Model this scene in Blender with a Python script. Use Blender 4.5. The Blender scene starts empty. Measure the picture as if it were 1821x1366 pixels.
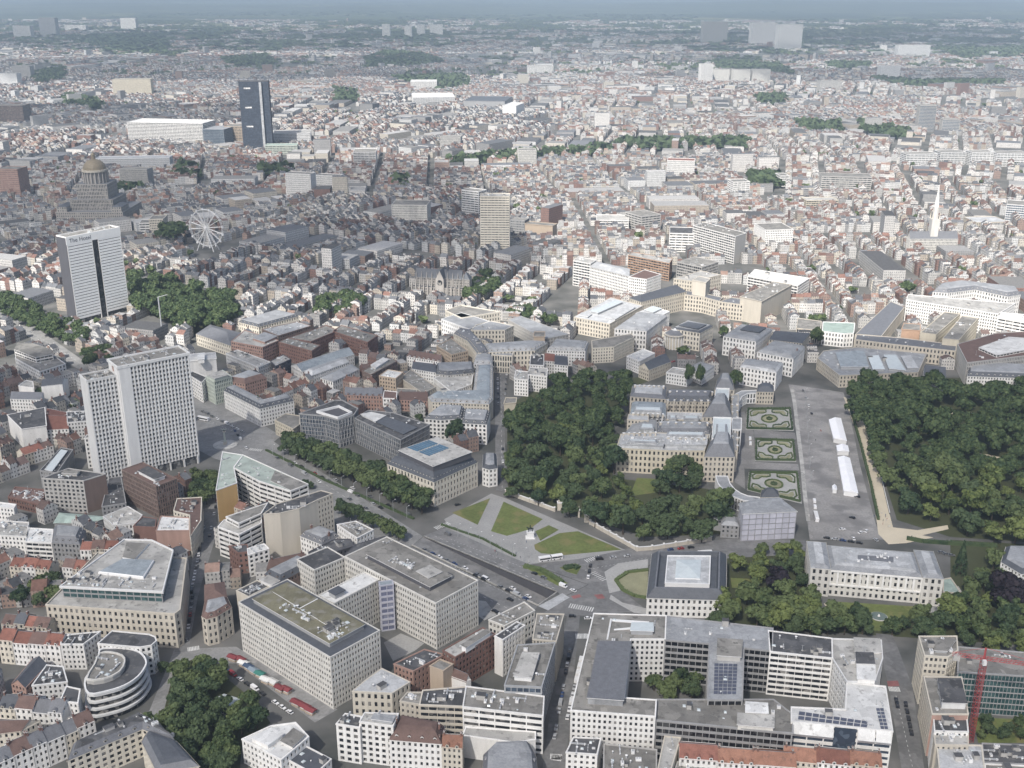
import bpy, math, random
import numpy as np
from mathutils import Vector, Matrix
R = math.radians
random.seed(7)
rng = np.random.default_rng(11)
SC = bpy.context.scene
COL = SC.collection

# ---------------------------------------------------------------- camera, sky, sun, exposure
CAM_H, CAM_PITCH, FOC = 340.0, R(20.0), 1947.0        # metres, downward tilt, focal length in photo pixels (1821 wide)
cam_data = bpy.data.cameras.new('camera')
cam = bpy.data.objects.new('camera', cam_data)
COL.objects.link(cam)
cam.location = (0, 0, CAM_H)
cam.rotation_euler = (math.pi / 2 - CAM_PITCH, 0, 0)
cam_data.sensor_width = 36.0
cam_data.lens = 36.0 * FOC / 1821.0
cam_data.clip_start = 1.0
cam_data.clip_end = 200000.0
SC.camera = cam

SUN_EL, SUN_AZ = R(47.0), R(203.0)
world = bpy.data.worlds.new('World')
SC.world = world
world.use_nodes = True
wn = world.node_tree.nodes
wl = world.node_tree.links
bg = wn['Background']
sky = wn.new('ShaderNodeTexSky')
sky.sky_type = 'NISHITA'
sky.sun_disc = False
sky.sun_elevation = SUN_EL
sky.sun_rotation = SUN_AZ
sky.air_density = 0.8
sky.dust_density = 3.0
sky.ozone_density = 1.0
wl.new(sky.outputs['Color'], bg.inputs['Color'])
bg.inputs['Strength'].default_value = 0.095

sun_dir = Vector((math.sin(SUN_AZ) * math.cos(SUN_EL), math.cos(SUN_AZ) * math.cos(SUN_EL), math.sin(SUN_EL)))
sun_data = bpy.data.lights.new('sun', 'SUN')
sun_data.energy = 4.6
sun_data.angle = R(0.6)
sun_data.color = (1.0, 0.96, 0.90)
sun = bpy.data.objects.new('sun', sun_data)
COL.objects.link(sun)
sun.rotation_euler = sun_dir.to_track_quat('Z', 'Y').to_euler()
sun.location = (0, 0, 2000)

SC.view_settings.view_transform = 'Standard'
SC.view_settings.look = 'None'
SC.view_settings.gamma = 1.0
SC.view_settings.use_curve_mapping = False
SC.view_settings.exposure = 0.62
SC.cycles.max_bounces = 5
SC.cycles.diffuse_bounces = 3
SC.cycles.glossy_bounces = 2
SC.cycles.transmission_bounces = 2
SC.cycles.transparent_max_bounces = 8
SC.cycles.volume_bounces = 0
SC.cycles.use_denoising = True
SC.cycles.sample_clamp_indirect = 6.0

# ---------------------------------------------------------------- survey: where a sighted spot stands on the plan
def plan(u, v, z=0.0):
    a, b = (u - 910.5) / FOC, (v - 683.0) / FOC
    s, c = math.sin(CAM_PITCH), math.cos(CAM_PITCH)
    t = (CAM_H - z) / (s + b * c)
    return Vector((a * t, (c - b * s) * t))

ZONES = {'O': (0, 0, 1.0), 'Z1': (0, 700, 3.959), 'Z2': (400, 680, 3.959), 'Z3': (0, 1020, 3.948), 'Z4': (400, 920, 3.948),
         'Z5': (560, 1020, 3.948), 'Z6': (980, 1020, 3.948), 'Z7': (1380, 1020, 3.948), 'Z8': (800, 840, 3.948),
         'R1': (0, 0, 2.969), 'R2': (600, 0, 2.969), 'R3': (1210, 0, 2.969), 'R4': (0, 380, 2.969), 'R5': (600, 420, 2.969),
         'R6': (1210, 420, 2.969), 'P': (1080, 650, 4.5525), 'A': (1421, 880, 4.5525), 'M3': (330, 520, 4.5525),
         'M4': (680, 480, 4.5525), 'M5': (980, 440, 4.139), 'M6': (1421, 470, 4.5525), 'M7': (0, 560, 5.356), 'M8': (330, 770, 5.509)}

def site(zone, p, z=0.0):
    ox, oy, s = ZONES[zone]
    return plan(ox + p[0] / s, oy + p[1] / s, z)

def outline(zone, pts, z=0.0):
    return [site(zone, p, z) for p in pts]

# ---------------------------------------------------------------- plane geometry
def area(poly):
    return 0.5 * sum(poly[i].x * poly[(i + 1) % len(poly)].y - poly[(i + 1) % len(poly)].x * poly[i].y for i in range(len(poly)))

def ccw(poly):
    return poly if area(poly) > 0 else poly[::-1]

def rect3(a, b, c):
    d = (b - a).normalized()
    n = Vector((-d.y, d.x))
    k = (c - b).dot(n)
    return [a, b, b + n * k, a + n * k]

def grow(poly, d):
    """offset a counter-clockwise outline outwards by d (inwards when negative)"""
    out, n = [], len(poly)
    for i in range(n):
        p0, p1, p2 = poly[i - 1], poly[i], poly[(i + 1) % n]
        e1, e2 = (p1 - p0), (p2 - p1)
        if e1.length < 1e-6 or e2.length < 1e-6:
            out.append(p1.copy()); continue
        e1, e2 = e1.normalized(), e2.normalized()
        n1, n2 = Vector((e1.y, -e1.x)), Vector((e2.y, -e2.x))
        m = n1 + n2
        den = max(0.35, 1 + n1.dot(n2))
        out.append(p1 + m * (d / den))
    return out

def inside(poly, p):
    c = False
    j = len(poly) - 1
    for i in range(len(poly)):
        a, b = poly[i], poly[j]
        if (a.y > p.y) != (b.y > p.y) and p.x < (b.x - a.x) * (p.y - a.y) / (b.y - a.y) + a.x:
            c = not c
        j = i
    return c

def inside_np(poly, X, Y):
    c = np.zeros(X.shape, bool)
    j = len(poly) - 1
    for i in range(len(poly)):
        ax, ay, bx, by = poly[i].x, poly[i].y, poly[j].x, poly[j].y
        if ay != by:
            c ^= ((ay > Y) != (by > Y)) & (X < (bx - ax) * (Y - ay) / (by - ay) + ax)
        j = i
    return c

def centre(poly):
    return sum(poly, Vector((0, 0))) / len(poly)

# what ground is already taken (2 m cells)
MX0, MY0, MC = -2600.0, 300.0, 2.5
MNX, MNY = 2080, 2300
TAKEN = np.zeros((MNY, MNX), np.uint8)
def take(poly, val=1, margin=0.0):
    poly = ccw(list(poly))
    if margin: poly = grow(poly, margin)
    x0 = max(0, int((min(p.x for p in poly) - MX0) / MC)); x1 = min(MNX, int((max(p.x for p in poly) - MX0) / MC) + 2)
    y0 = max(0, int((min(p.y for p in poly) - MY0) / MC)); y1 = min(MNY, int((max(p.y for p in poly) - MY0) / MC) + 2)
    if x1 <= x0 or y1 <= y0: return
    X, Y = np.meshgrid(MX0 + (np.arange(x0, x1) + .5) * MC, MY0 + (np.arange(y0, y1) + .5) * MC)
    m = inside_np(poly, X, Y)
    TAKEN[y0:y1, x0:x1][m] = val
def taken(X, Y):
    ix = ((np.asarray(X) - MX0) / MC).astype(int); iy = ((np.asarray(Y) - MY0) / MC).astype(int)
    ok = (ix >= 0) & (ix < MNX) & (iy >= 0) & (iy < MNY)
    r = np.zeros(ix.shape, np.uint8)
    r[ok] = TAKEN[iy[ok], ix[ok]]
    return r
def in_view(X, Y, pad=25.0, z=10.0):
    d = Y * math.cos(CAM_PITCH) + (CAM_H - z) * math.sin(CAM_PITCH)
    h = (CAM_H - z) * math.cos(CAM_PITCH) - Y * math.sin(CAM_PITCH)
    return (np.abs(X) < 0.4677 * d + pad) & (h < 0.3508 * d + pad)

# ---------------------------------------------------------------- materials
MATS = {}
def newmat(name):
    m = bpy.data.materials.new(name)
    m.use_nodes = True
    MATS[name] = m
    nt = m.node_tree
    return m, nt.nodes, nt.links, nt.nodes['Principled BSDF']

def mat(name, col, rough=.85, amt=.16, scale=.35, fine=3.0, streak=0.0, jit=.10, spec=.25, metal=0.0, spots=None, patch=0.0):
    m, n, l, b = newmat(name)
    b.inputs['Roughness'].default_value = rough
    b.inputs['Specular IOR Level'].default_value = spec
    b.inputs['Metallic'].default_value = metal
    tc = n.new('ShaderNodeTexCoord')
    n1 = n.new('ShaderNodeTexNoise'); n1.inputs['Scale'].default_value = scale; n1.inputs['Detail'].default_value = 4
    n2 = n.new('ShaderNodeTexNoise'); n2.inputs['Scale'].default_value = fine; n2.inputs['Detail'].default_value = 2
    oi = n.new('ShaderNodeObjectInfo')
    add = n.new('ShaderNodeVectorMath'); add.operation = 'ADD'
    l.new(tc.outputs['Object'], add.inputs[0]); l.new(oi.outputs['Location'], add.inputs[1])
    src = add.outputs[0]
    l.new(src, n2.inputs['Vector'])
    if streak:
        mp = n.new('ShaderNodeMapping'); mp.inputs['Scale'].default_value = (1, 1, 1 / (1 + streak * 6))
        l.new(src, mp.inputs['Vector']); l.new(mp.outputs[0], n1.inputs['Vector'])
    else:
        l.new(src, n1.inputs['Vector'])
    a1 = n.new('ShaderNodeMath'); a1.operation = 'ADD'
    l.new(n1.outputs['Fac'], a1.inputs[0]); l.new(n2.outputs['Fac'], a1.inputs[1])
    mr = n.new('ShaderNodeMapRange')
    mr.inputs[1].default_value = .6; mr.inputs[2].default_value = 1.4
    mr.inputs[3].default_value = 1 - amt; mr.inputs[4].default_value = 1 + amt
    l.new(a1.outputs[0], mr.inputs[0])
    jr = n.new('ShaderNodeMapRange'); jr.inputs[3].default_value = 1 - jit; jr.inputs[4].default_value = 1 + jit
    l.new(oi.outputs['Random'], jr.inputs[0])
    mu = n.new('ShaderNodeMath'); mu.operation = 'MULTIPLY'
    l.new(mr.outputs[0], mu.inputs[0]); l.new(jr.outputs[0], mu.inputs[1])
    if patch:
        vo = n.new('ShaderNodeTexVoronoi'); vo.distance = 'CHEBYCHEV'; vo.inputs['Scale'].default_value = .16; l.new(src, vo.inputs['Vector'])
        sc = n.new('ShaderNodeSeparateColor'); l.new(vo.outputs['Color'], sc.inputs[0])
        pr = n.new('ShaderNodeMapRange'); pr.inputs[3].default_value = 1 - patch; pr.inputs[4].default_value = 1 + patch; l.new(sc.outputs[0], pr.inputs[0])
        m3 = n.new('ShaderNodeMath'); m3.operation = 'MULTIPLY'; l.new(mu.outputs[0], m3.inputs[0]); l.new(pr.outputs[0], m3.inputs[1]); mu = m3
    vm = n.new('ShaderNodeVectorMath'); vm.operation = 'SCALE'
    vm.inputs[0].default_value = col
    l.new(mu.outputs[0], vm.inputs['Scale'])
    out = vm.outputs[0]
    if spots:
        n3 = n.new('ShaderNodeTexNoise'); n3.inputs['Scale'].default_value = spots[1]; n3.inputs['Detail'].default_value = 5
        l.new(src, n3.inputs['Vector'])
        r3 = n.new('ShaderNodeMapRange'); r3.inputs[1].default_value = spots[2]; r3.inputs[2].default_value = spots[2] + .12
        l.new(n3.outputs['Fac'], r3.inputs[0])
        mx = n.new('ShaderNodeMix'); mx.data_type = 'RGBA'
        l.new(r3.outputs[0], mx.inputs[0]); l.new(out, mx.inputs[6]); mx.inputs[7].default_value = (*spots[0], 1)
        out = mx.outputs[2]
    l.new(out, b.inputs['Base Color'])
    return m

# walls
mat('white', (.73, .72, .695), amt=.17, streak=1, jit=.08, spots=((.52, .51, .48), .5, .64))
mat('white2', (.66, .66, .65), amt=.12, streak=1)
mat('cream', (.60, .56, .48), amt=.12, streak=1)
mat('beige', (.53, .49, .42), amt=.12, streak=1)
mat('stone', (.50, .46, .39), amt=.16, streak=1)
mat('paleconcrete', (.60, .585, .545), amt=.18, streak=1)
mat('courtstone', (.35, .33, .305), amt=.25, streak=1)
mat('concrete', (.42, .41, .39), amt=.15, streak=1)
mat('greywall', (.30, .30, .30), amt=.15, streak=1)
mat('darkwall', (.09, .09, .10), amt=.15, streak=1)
mat('brick', (.20, .12, .10), amt=.2, fine=6, streak=.5)
mat('pinkbrick', (.36, .24, .20), amt=.2, fine=6, streak=.5)
mat('brownbrick', (.20, .15, .13), amt=.2, fine=6, streak=.5)
mat('ochre', (.60, .40, .18), amt=.08, streak=1)
mat('tan', (.43, .35, .27), amt=.14, streak=1)
mat('yellowstone', (.53, .485, .39), amt=.14, streak=1)
mat('palegreen', (.48, .52, .46), amt=.12)
mat('lavender', (.47, .47, .525), amt=.10, scale=.25, fine=.9, streak=1)
mat('orangebrick', (.40, .27, .19), amt=.15, fine=6)
# roofs
mat('bitumen', (.085, .086, .09), amt=.35, scale=.12, spots=((.17, .168, .16), .3, .57), patch=.3)
mat('gravel', (.225, .217, .20), amt=.28, scale=.10, spots=((.12, .117, .108), .3, .57), patch=.22)
mat('palegravel', (.40, .392, .37), amt=.25, scale=.12, spots=((.21, .205, .195), .35, .57), patch=.18)
mat('sedum', (.165, .155, .105), amt=.35, scale=.12, spots=((.23, .22, .185), .18, .52), patch=.15)
mat('slate', (.085, .092, .105), rough=.6, amt=.25, fine=1.6, spec=.4)
mat('slatelight', (.15, .155, .168), rough=.6, amt=.25, fine=1.6, spec=.4)
mat('zinc', (.285, .292, .30), rough=.5, amt=.24, fine=1.0, spec=.4, patch=.16)
mat('zincpale', (.43, .437, .44), rough=.5, amt=.24, fine=1.0, spec=.4, patch=.16)
mat('zincblue', (.26, .292, .315), rough=.45, amt=.24, fine=.9, spec=.4, patch=.14)
mat('tile', (.225, .105, .08), amt=.3, fine=2.2, jit=.22, spots=((.16, .08, .06), .4, .60))
mat('tilebrown', (.145, .098, .085), amt=.28, fine=2.2, jit=.2)
mat('tileorange', (.265, .14, .098), amt=.3, fine=2.2, jit=.15, spots=((.19, .11, .085), .5, .58))
mat('whiteroof', (.62, .62, .605), amt=.2, scale=.15, spots=((.38, .375, .36), .4, .58), patch=.12)
mat('greenroof', (.36, .41, .37), amt=.22, scale=.1, spots=((.27, .28, .26), .3, .57), patch=.12)
mat('copper', (.30, .37, .335), amt=.25, patch=.12)
mat('pvblue', (.085, .095, .13), rough=.4, amt=.2, spec=.5)
mat('pvcyan', (.06, .14, .22), rough=.3, amt=.2, spec=.5)
mat('skylight', (.52, .57, .58), rough=.25, amt=.12, spec=.6)
mat('metalwhite', (.72, .72, .71), rough=.5, amt=.08)
mat('metalgrey', (.36, .37, .38), rough=.45, amt=.12)
mat('gold', (.24, .20, .14), rough=.5, amt=.25)
mat('cranered', (.34, .07, .07), rough=.5, amt=.1)
# ground
mat('asphalt', (.18, .179, .177), amt=.25, patch=.12, scale=.05, fine=.5, spots=((.235, .23, .225), .09, .54))
mat('asphaltpale', (.24, .238, .232), patch=.12, amt=.24, scale=.05, fine=.6, spots=((.19, .188, .185), .10, .56))
mat('setts', (.26, .252, .242), patch=.10, amt=.24, scale=.03, fine=.7, spots=((.19, .185, .18), .05, .5))
mat('pavement', (.34, .337, .325), amt=.2, scale=.08, fine=.9)
mat('sand', (.53, .47, .36), amt=.14, scale=.08)
mat('lawn', (.125, .15, .05), amt=.3, scale=.09, fine=.5, spots=((.19, .18, .075), .10, .52))
mat('lawnpale', (.27, .265, .17), amt=.25, scale=.12)
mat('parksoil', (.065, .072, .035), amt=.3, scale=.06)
mat('paint', (.62, .62, .60), amt=.2)
mat('redasphalt', (.27, .12, .115), amt=.3)
mat('water', (.10, .14, .13), rough=.1, amt=.1, spec=.6)

def glassmat(name, col, pale, frac=.62, rough=.12):
    m, n, l, b = newmat(name)
    b.inputs['Roughness'].default_value = rough
    b.inputs['Specular IOR Level'].default_value = .6
    tc = n.new('ShaderNodeTexCoord')
    vo = n.new('ShaderNodeTexVoronoi'); vo.inputs['Scale'].default_value = .42
    l.new(tc.outputs['Object'], vo.inputs['Vector'])
    sp = n.new('ShaderNodeSeparateColor'); l.new(vo.outputs['Color'], sp.inputs[0])
    r = n.new('ShaderNodeMapRange'); r.inputs[1].default_value = frac; r.inputs[2].default_value = 1.0
    l.new(sp.outputs[0], r.inputs[0])
    mx = n.new('ShaderNodeMix'); mx.data_type = 'RGBA'
    l.new(r.outputs[0], mx.inputs[0]); mx.inputs[6].default_value = (*col, 1); mx.inputs[7].default_value = (*pale, 1)
    l.new(mx.outputs[2], b.inputs['Base Color'])
glassmat('glass', (.02, .022, .026), (.30, .29, .27), .58)
glassmat('glassdark', (.012, .013, .016), (.06, .06, .06), .6)
glassmat('glassgrey', (.075, .077, .082), (.38, .375, .36), .45)
glassmat('glassgreen', (.025, .062, .064), (.07, .13, .13), .5)
glassmat('glassblue', (.045, .06, .085), (.10, .13, .17), .5)
glassmat('glassmauve', (.15, .16, .23), (.26, .27, .34), .4)

# ---------------------------------------------------------------- mesh building
class MB:
    def __init__(s):
        s.v, s.f, s.m, s.mats = [], [], [], []
    def mi(s, name):
        if name not in s.mats: s.mats.append(name)
        return s.mats.index(name)
    def face(s, pts, m):
        k = len(s.v)
        s.v += [tuple(p) for p in pts]
        s.f.append(tuple(range(k, k + len(pts)))); s.m.append(s.mi(m))
    def prism(s, poly, z0, z1, side, top=None, bottom=False):
        n, k = len(poly), len(s.v)
        s.v += [(p.x, p.y, z0) for p in poly] + [(p.x, p.y, z1) for p in poly]
        ms = s.mi(side)
        for i in range(n):
            j = (i + 1) % n
            s.f.append((k + i, k + j, k + n + j, k + n + i)); s.m.append(ms)
        if top is not None:
            s.f.append(tuple(range(k + n, k + 2 * n))); s.m.append(s.mi(top))
        if bottom:
            s.f.append(tuple(range(k + n - 1, k - 1, -1))); s.m.append(ms)
    def loft(s, p0, z0, p1, z1, m, top=None):
        """sloping sides between two outlines of equal count"""
        n, k = len(p0), len(s.v)
        s.v += [(p.x, p.y, z0) for p in p0] + [(p.x, p.y, z1) for p in p1]
        for i in range(n):
            j = (i + 1) % n
            s.f.append((k + i, k + j, k + n + j, k + n + i)); s.m.append(s.mi(m))
        if top is not None:
            s.f.append(tuple(range(k + n, k + 2 * n))); s.m.append(s.mi(top))
    def ring(s, out, inn, z0, z1, m):
        n, k = len(out), len(s.v)
        s.v += [(p.x, p.y, z0) for p in out] + [(p.x, p.y, z1) for p in out] + [(p.x, p.y, z1) for p in inn] + [(p.x, p.y, z0) for p in inn]
        ms = s.mi(m)
        for i in range(n):
            j = (i + 1) % n
            for a in range(3):
                s.f.append((k + a * n + i, k + a * n + j, k + (a + 1) * n + j, k + (a + 1) * n + i)); s.m.append(ms)
    def slab(s, p, q, nrm, d0, d1, z0, z1, m, ends=True):
        """upright board along p-q, from d0 to d1 out along nrm"""
        a, b = p + nrm * d0, q + nrm * d0
        c, d = q + nrm * d1, p + nrm * d1
        k = len(s.v)
        s.v += [(a.x, a.y, z0), (b.x, b.y, z0), (c.x, c.y, z0), (d.x, d.y, z0), (a.x, a.y, z1), (b.x, b.y, z1), (c.x, c.y, z1), (d.x, d.y, z1)]
        fs = [(3, 2, 6, 7), (7, 6, 5, 4), (2, 3, 0, 1)]
        if ends: fs += [(2, 1, 5, 6), (0, 3, 7, 4)]
        ms = s.mi(m)
        for f in fs:
            s.f.append(tuple(k + i for i in f)); s.m.append(ms)
    def bar(s, a, b, w, m, n=4):
        """a stick from a to b"""
        a, b = Vector(a), Vector(b)
        d = (b - a).normalized()
        u = d.orthogonal().normalized(); t = d.cross(u)
        k = len(s.v)
        for c in (a, b):
            for i in range(n):
                g = 2 * math.pi * (i + .5) / n
                s.v.append(tuple(c + u * (math.cos(g) * w) + t * (math.sin(g) * w)))
        ms = s.mi(m)
        for i in range(n):
            j = (i + 1) % n
            s.f.append((k + i, k + j, k + n + j, k + n + i)); s.m.append(ms)
        s.f.append(tuple(range(k + n, k + 2 * n))); s.m.append(ms)
        s.f.append(tuple(range(k + n - 1, k - 1, -1))); s.m.append(ms)
    def disc(s, c, r, z0, z1, m, n=20, top=None, r1=None):
        p0 = [Vector((c[0] + r * math.cos(2 * math.pi * i / n), c[1] + r * math.sin(2 * math.pi * i / n))) for i in range(n)]
        q = r if r1 is None else r1
        p1 = [Vector((c[0] + q * math.cos(2 * math.pi * i / n), c[1] + q * math.sin(2 * math.pi * i / n))) for i in range(n)]
        s.loft(p0, z0, p1, z1, m, top or m)
    def mesh(s, name, off=(0, 0, 0)):
        me = bpy.data.meshes.new(name)
        o, seen, vs, ix = off, {}, [], []
        for x, y, z in s.v:
            k = (round(x, 3), round(y, 3), round(z, 3))
            if k not in seen:
                seen[k] = len(vs); vs.append((x - o[0], y - o[1], z - o[2]))
            ix.append(seen[k])
        me.from_pydata(vs, [], [tuple(ix[i] for i in f) for f in s.f])
        for k in s.mats: me.materials.append(MATS[k])
        if len(s.mats) > 1: me.polygons.foreach_set('material_index', s.m)
        me.update()
        return me
    def build(s, name, parent=None, kind=None, off=None):
        if not s.f: return None
        off = off if off is not None else (parent['at'] if parent is not None else (0, 0, 0))
        o = bpy.data.objects.new(name, s.mesh(name, off))
        COL.objects.link(o)
        if parent is not None:
            o.parent = parent; o['at'] = tuple(off)
        else:
            o.location = off; o['at'] = tuple(off)
        if kind: o['kind'] = kind
        return o

def tag(o, label, cat, group=None):
    w = label.split()
    while len(w) > 16 and 'the' in w: w.remove('the')
    o['label'] = ' '.join(w[:16]); o['category'] = cat
    if group: o['group'] = group
    return o

def thing(name, label, cat, at, group=None):
    o = bpy.data.objects.new(name, None)
    COL.objects.link(o)
    o.empty_display_size = 1.0
    o.location = (at[0], at[1], at[2] if len(at) > 2 else 0.0)
    o['at'] = (float(at[0]), float(at[1]), float(at[2]) if len(at) > 2 else 0.0)
    return tag(o, label, cat, group)

def put(name, me, parent, loc, rz=0.0, sc=(1, 1, 1), base=None):
    """a shared mesh under parent, at world place loc"""
    o = bpy.data.objects.new(name, me)
    COL.objects.link(o)
    b = base or parent['at']
    o.parent = parent
    o.location = (loc[0] - b[0], loc[1] - b[1], loc[2] - b[2])
    o.rotation_euler = (0, 0, rz); o.scale = sc
    return o

# ---------------------------------------------------------------- building kit
# storey height, bay width, share of pier, share of spandrel
STY = {'grid': (3.4, 1.9, .46, .46), 'office': (3.4, 2.4, .40, .46), 'house': (3.3, 2.5, .56, .46), 'stone': (4.3, 3.2, .56, .42),
       'ribbon': (3.4, 7.5, .07, .50), 'ribbonfine': (3.2, 4.0, .06, .42), 'ribbonpale': (3.3, 5.0, .08, .66), 'towerfine': (3.3, 2.6, .34, .44), 'curtain': (3.5, 1.7, .10, .16), 'curtainband': (3.5, 3.0, .10, .34),
       'punched': (3.3, 2.4, .52, .44), 'tower': (3.3, 2.6, .34, .36), 'apartment': (3.1, 3.4, .45, .40), 'vertical': (3.4, 1.8, .5, .26),
       'colonnade': (6.0, 2.4, .42, .22), 'attic': (3.0, 4.0, .12, .3)}

def facade(mb, p, q, nrm, z0, z1, sty, wall, d=.32, ext=True, proud=0.05):
    sh, bay, pf, sf = STY[sty]
    L = (q - p).length
    ns = max(1, round((z1 - z0) / sh)); sh = (z1 - z0) / ns
    nb = max(1, round(L / bay)); bw = L / nb
    e = (q - p) / L
    x = d * .95 if ext else 0
    pe, qe = p - e * x, q + e * x
    for k in range(ns + 1):
        a = z0 if k == 0 else z0 + k * sh - .4 * sf * sh
        b = z1 if k == ns else z0 + k * sh + .6 * sf * sh
        mb.slab(pe, qe, nrm, 0, d, a, b, wall)
    for k in range(nb + 1):
        w = bw * pf
        a, b = max(-x, k * bw - w / 2), min(L + x, k * bw + w / 2)
        if k == 0: a = -x; b = max(b, .3)
        if k == nb: b = L + x; a = min(a, L - .3)
        mb.slab(p + e * a, p + e * b, nrm, 0, d + proud, z0, z1 - .02, wall, ends=True)

UNITS = []
def make_units():
    b = MB(); b.prism([Vector(p) for p in ((-1, -.7), (1, -.7), (1, .7), (-1, .7))], 0, 1.3, 'metalwhite', 'metalwhite')
    b.disc((-.45, 0), .4, 1.3, 1.45, 'metalgrey', 8); b.disc((.45, 0), .4, 1.3, 1.45, 'metalgrey', 8); UNITS.append(b.mesh('air_handler'))
    b = MB(); b.disc((0, 0), .35, 0, 1.5, 'metalgrey', 8); b.disc((0, 0), .6, 1.5, 1.8, 'metalwhite', 8, r1=.2); UNITS.append(b.mesh('vent_pipe'))
    b = MB(); q = [Vector(p) for p in ((-.8, -.8), (.8, -.8), (.8, .8), (-.8, .8))]
    b.prism(q, 0, .35, 'metalgrey'); b.loft(q, .35, grow(q, -.35), .75, 'skylight', 'skylight'); UNITS.append(b.mesh('roof_light'))
    b = MB(); q = [Vector(p) for p in ((-1.6, -1.2), (1.6, -1.2), (1.6, 1.2), (-1.6, 1.2))]
    b.prism(q, 0, 2.3, 'concrete'); b.prism(grow(q, .15), 2.3, 2.5, 'palegravel', 'bitumen', True); UNITS.append(b.mesh('stair_cabin'))
    b = MB(); b.prism([Vector(p) for p in ((-3.2, -.3), (3.2, -.3), (3.2, .3), (-3.2, .3))], .25, .85, 'metalgrey', 'metalgrey', True)
    for x in (-2.6, 0, 2.6): b.prism([Vector(p) for p in ((x - .15, -.35), (x + .15, -.35), (x + .15, .35), (x - .15, .35))], 0, .9, 'metalwhite', 'metalwhite')
    UNITS.append(b.mesh('duct'))
    b = MB(); b.bar((0, 0, 0), (0, 0, 4.5), .1, 'metalgrey', 4); b.bar((-.7, 0, 4), (.7, 0, 4), .07, 'metalgrey', 4); b.disc((0, 0), .5, 0, .3, 'concrete', 6); UNITS.append(b.mesh('antenna'))
make_units()
UNAMES = ['air_handler', 'vent_pipe', 'roof_light', 'stair_cabin', 'duct', 'antenna']
CHIM = None
def make_chimney():
    global CHIM
    b = MB(); q = [Vector(p) for p in ((-.7, -.35), (.7, -.35), (.7, .35), (-.7, .35))]
    b.prism(q, -1.5, 1.4, 'brick'); b.prism(grow(q, .1), 1.4, 1.6, 'concrete', 'concrete', True)
    for x in (-.4, 0, .4): b.disc((x, 0), .13, 1.6, 2.0, 'tile', 6)
    CHIM = b.mesh('chimney')
make_chimney()
b_ = MB(); q_ = [Vector(p) for p in ((-.8, -.4), (.8, -.4), (.8, .4), (-.8, .4))]; b_.prism(q_, -1.5, 1.4, 'stone'); b_.prism(grow(q_, .12), 1.4, 1.7, 'white2', 'white2', True); CHIMP = b_.mesh('chimney')
DORM = {}
def dormer_mesh(wall, roof):
    k = wall + roof
    if k not in DORM:
        b = MB()
        q = [Vector(p) for p in ((-.75, -.2), (.75, -.2), (.75, 1.8), (-.75, 1.8))]
        b.prism(q, 0, 1.5, wall)
        b.face([(-.5, -.24, .3), (.5, -.24, .3), (.5, -.24, 1.3), (-.5, -.24, 1.3)], 'glass')
        b.face([(-.9, -.4, 1.5), (0, -.4, 2.0), (0, 1.9, 2.0), (-.9, 1.9, 1.5)], roof)
        b.face([(0, -.4, 2.0), (.9, -.4, 1.5), (.9, 1.9, 1.5), (0, 1.9, 2.0)], roof)
        b.face([(-.75, -.2, 1.5), (.75, -.2, 1.5), (0, -.2, 1.95)], wall)
        DORM[k] = b.mesh('dormer')
    return DORM[k]

def scatter_units(parent, poly, z, n, r, big=False):
    n = int(n * 2.4 + 2); core = grow(poly, -1.8)
    xs = [p.x for p in core]; ys = [p.y for p in core]
    e = (poly[1] - poly[0]); ang = math.atan2(e.y, e.x)
    k = 0
    for _ in range(n * 12):
        if k >= n: break
        p = Vector((r.uniform(min(xs), max(xs)), r.uniform(min(ys), max(ys))))
        if not inside(core, p): continue
        t = r.choice([0, 0, 1, 1, 2, 2, 4, 4, 5, 3 if big else 0])
        s = r.uniform(.5, 1.25)
        put(UNAMES[t], UNITS[t], parent, (p.x, p.y, z), ang + r.choice([0, math.pi / 2]), (s * r.uniform(.8, 1.3), s, s * r.uniform(.7, 1.1)))
        k += 1

def faces_camera(a, b, nrm, slack=.25):
    m = (a + b) / 2
    return nrm.dot(-m.normalized()) > -slack

def roof_flat(root, poly, h, rm, wall, pp, d=.32):
    b = MB()
    o = grow(poly, d + .12)
    b.prism(o, h - .02, h + .22, wall, rm)
    roof = b.build('roof', root)
    if pp > 0:
        c = MB(); c.ring(grow(poly, d + .16), grow(poly, -.15), h + .1, h + pp, wall)
        c.build('parapet', roof)
    return roof

def roof_gable(root, poly, h, rm, wall, rise, axis=0):
    """four-cornered: ridge parallel to edge `axis`"""
    q = poly[axis:] + poly[:axis]
    a, b_, c, d = q
    m0, m1 = (d + a) / 2, (b_ + c) / 2
    e = (b_ - a).normalized()
    b = MB()
    ov = grow(q, .45)
    dz = rise * .45 / max(1.0, (d - a).length / 2)
    r0, r1 = m0 - e * .3, m1 + e * .3
    b.face([(*ov[0], h - dz), (*ov[1], h - dz), (*r1, h + rise), (*r0, h + rise)], rm)
    b.face([(*ov[2], h - dz), (*ov[3], h - dz), (*r0, h + rise), (*r1, h + rise)], rm)
    b.face([(*a, h - .6), (*d, h - .6), (*d, h - .05), (*m0, h + rise - .08), (*a, h - .05)], wall)
    b.face([(*c, h - .6), (*b_, h - .6), (*b_, h - .05), (*m1, h + rise - .08), (*c, h - .05)], wall)
    b.bar((*r0, h + rise), (*r1, h + rise), .14, 'slatelight')
    return b.build('roof', root), (m0, m1, rise)

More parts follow.
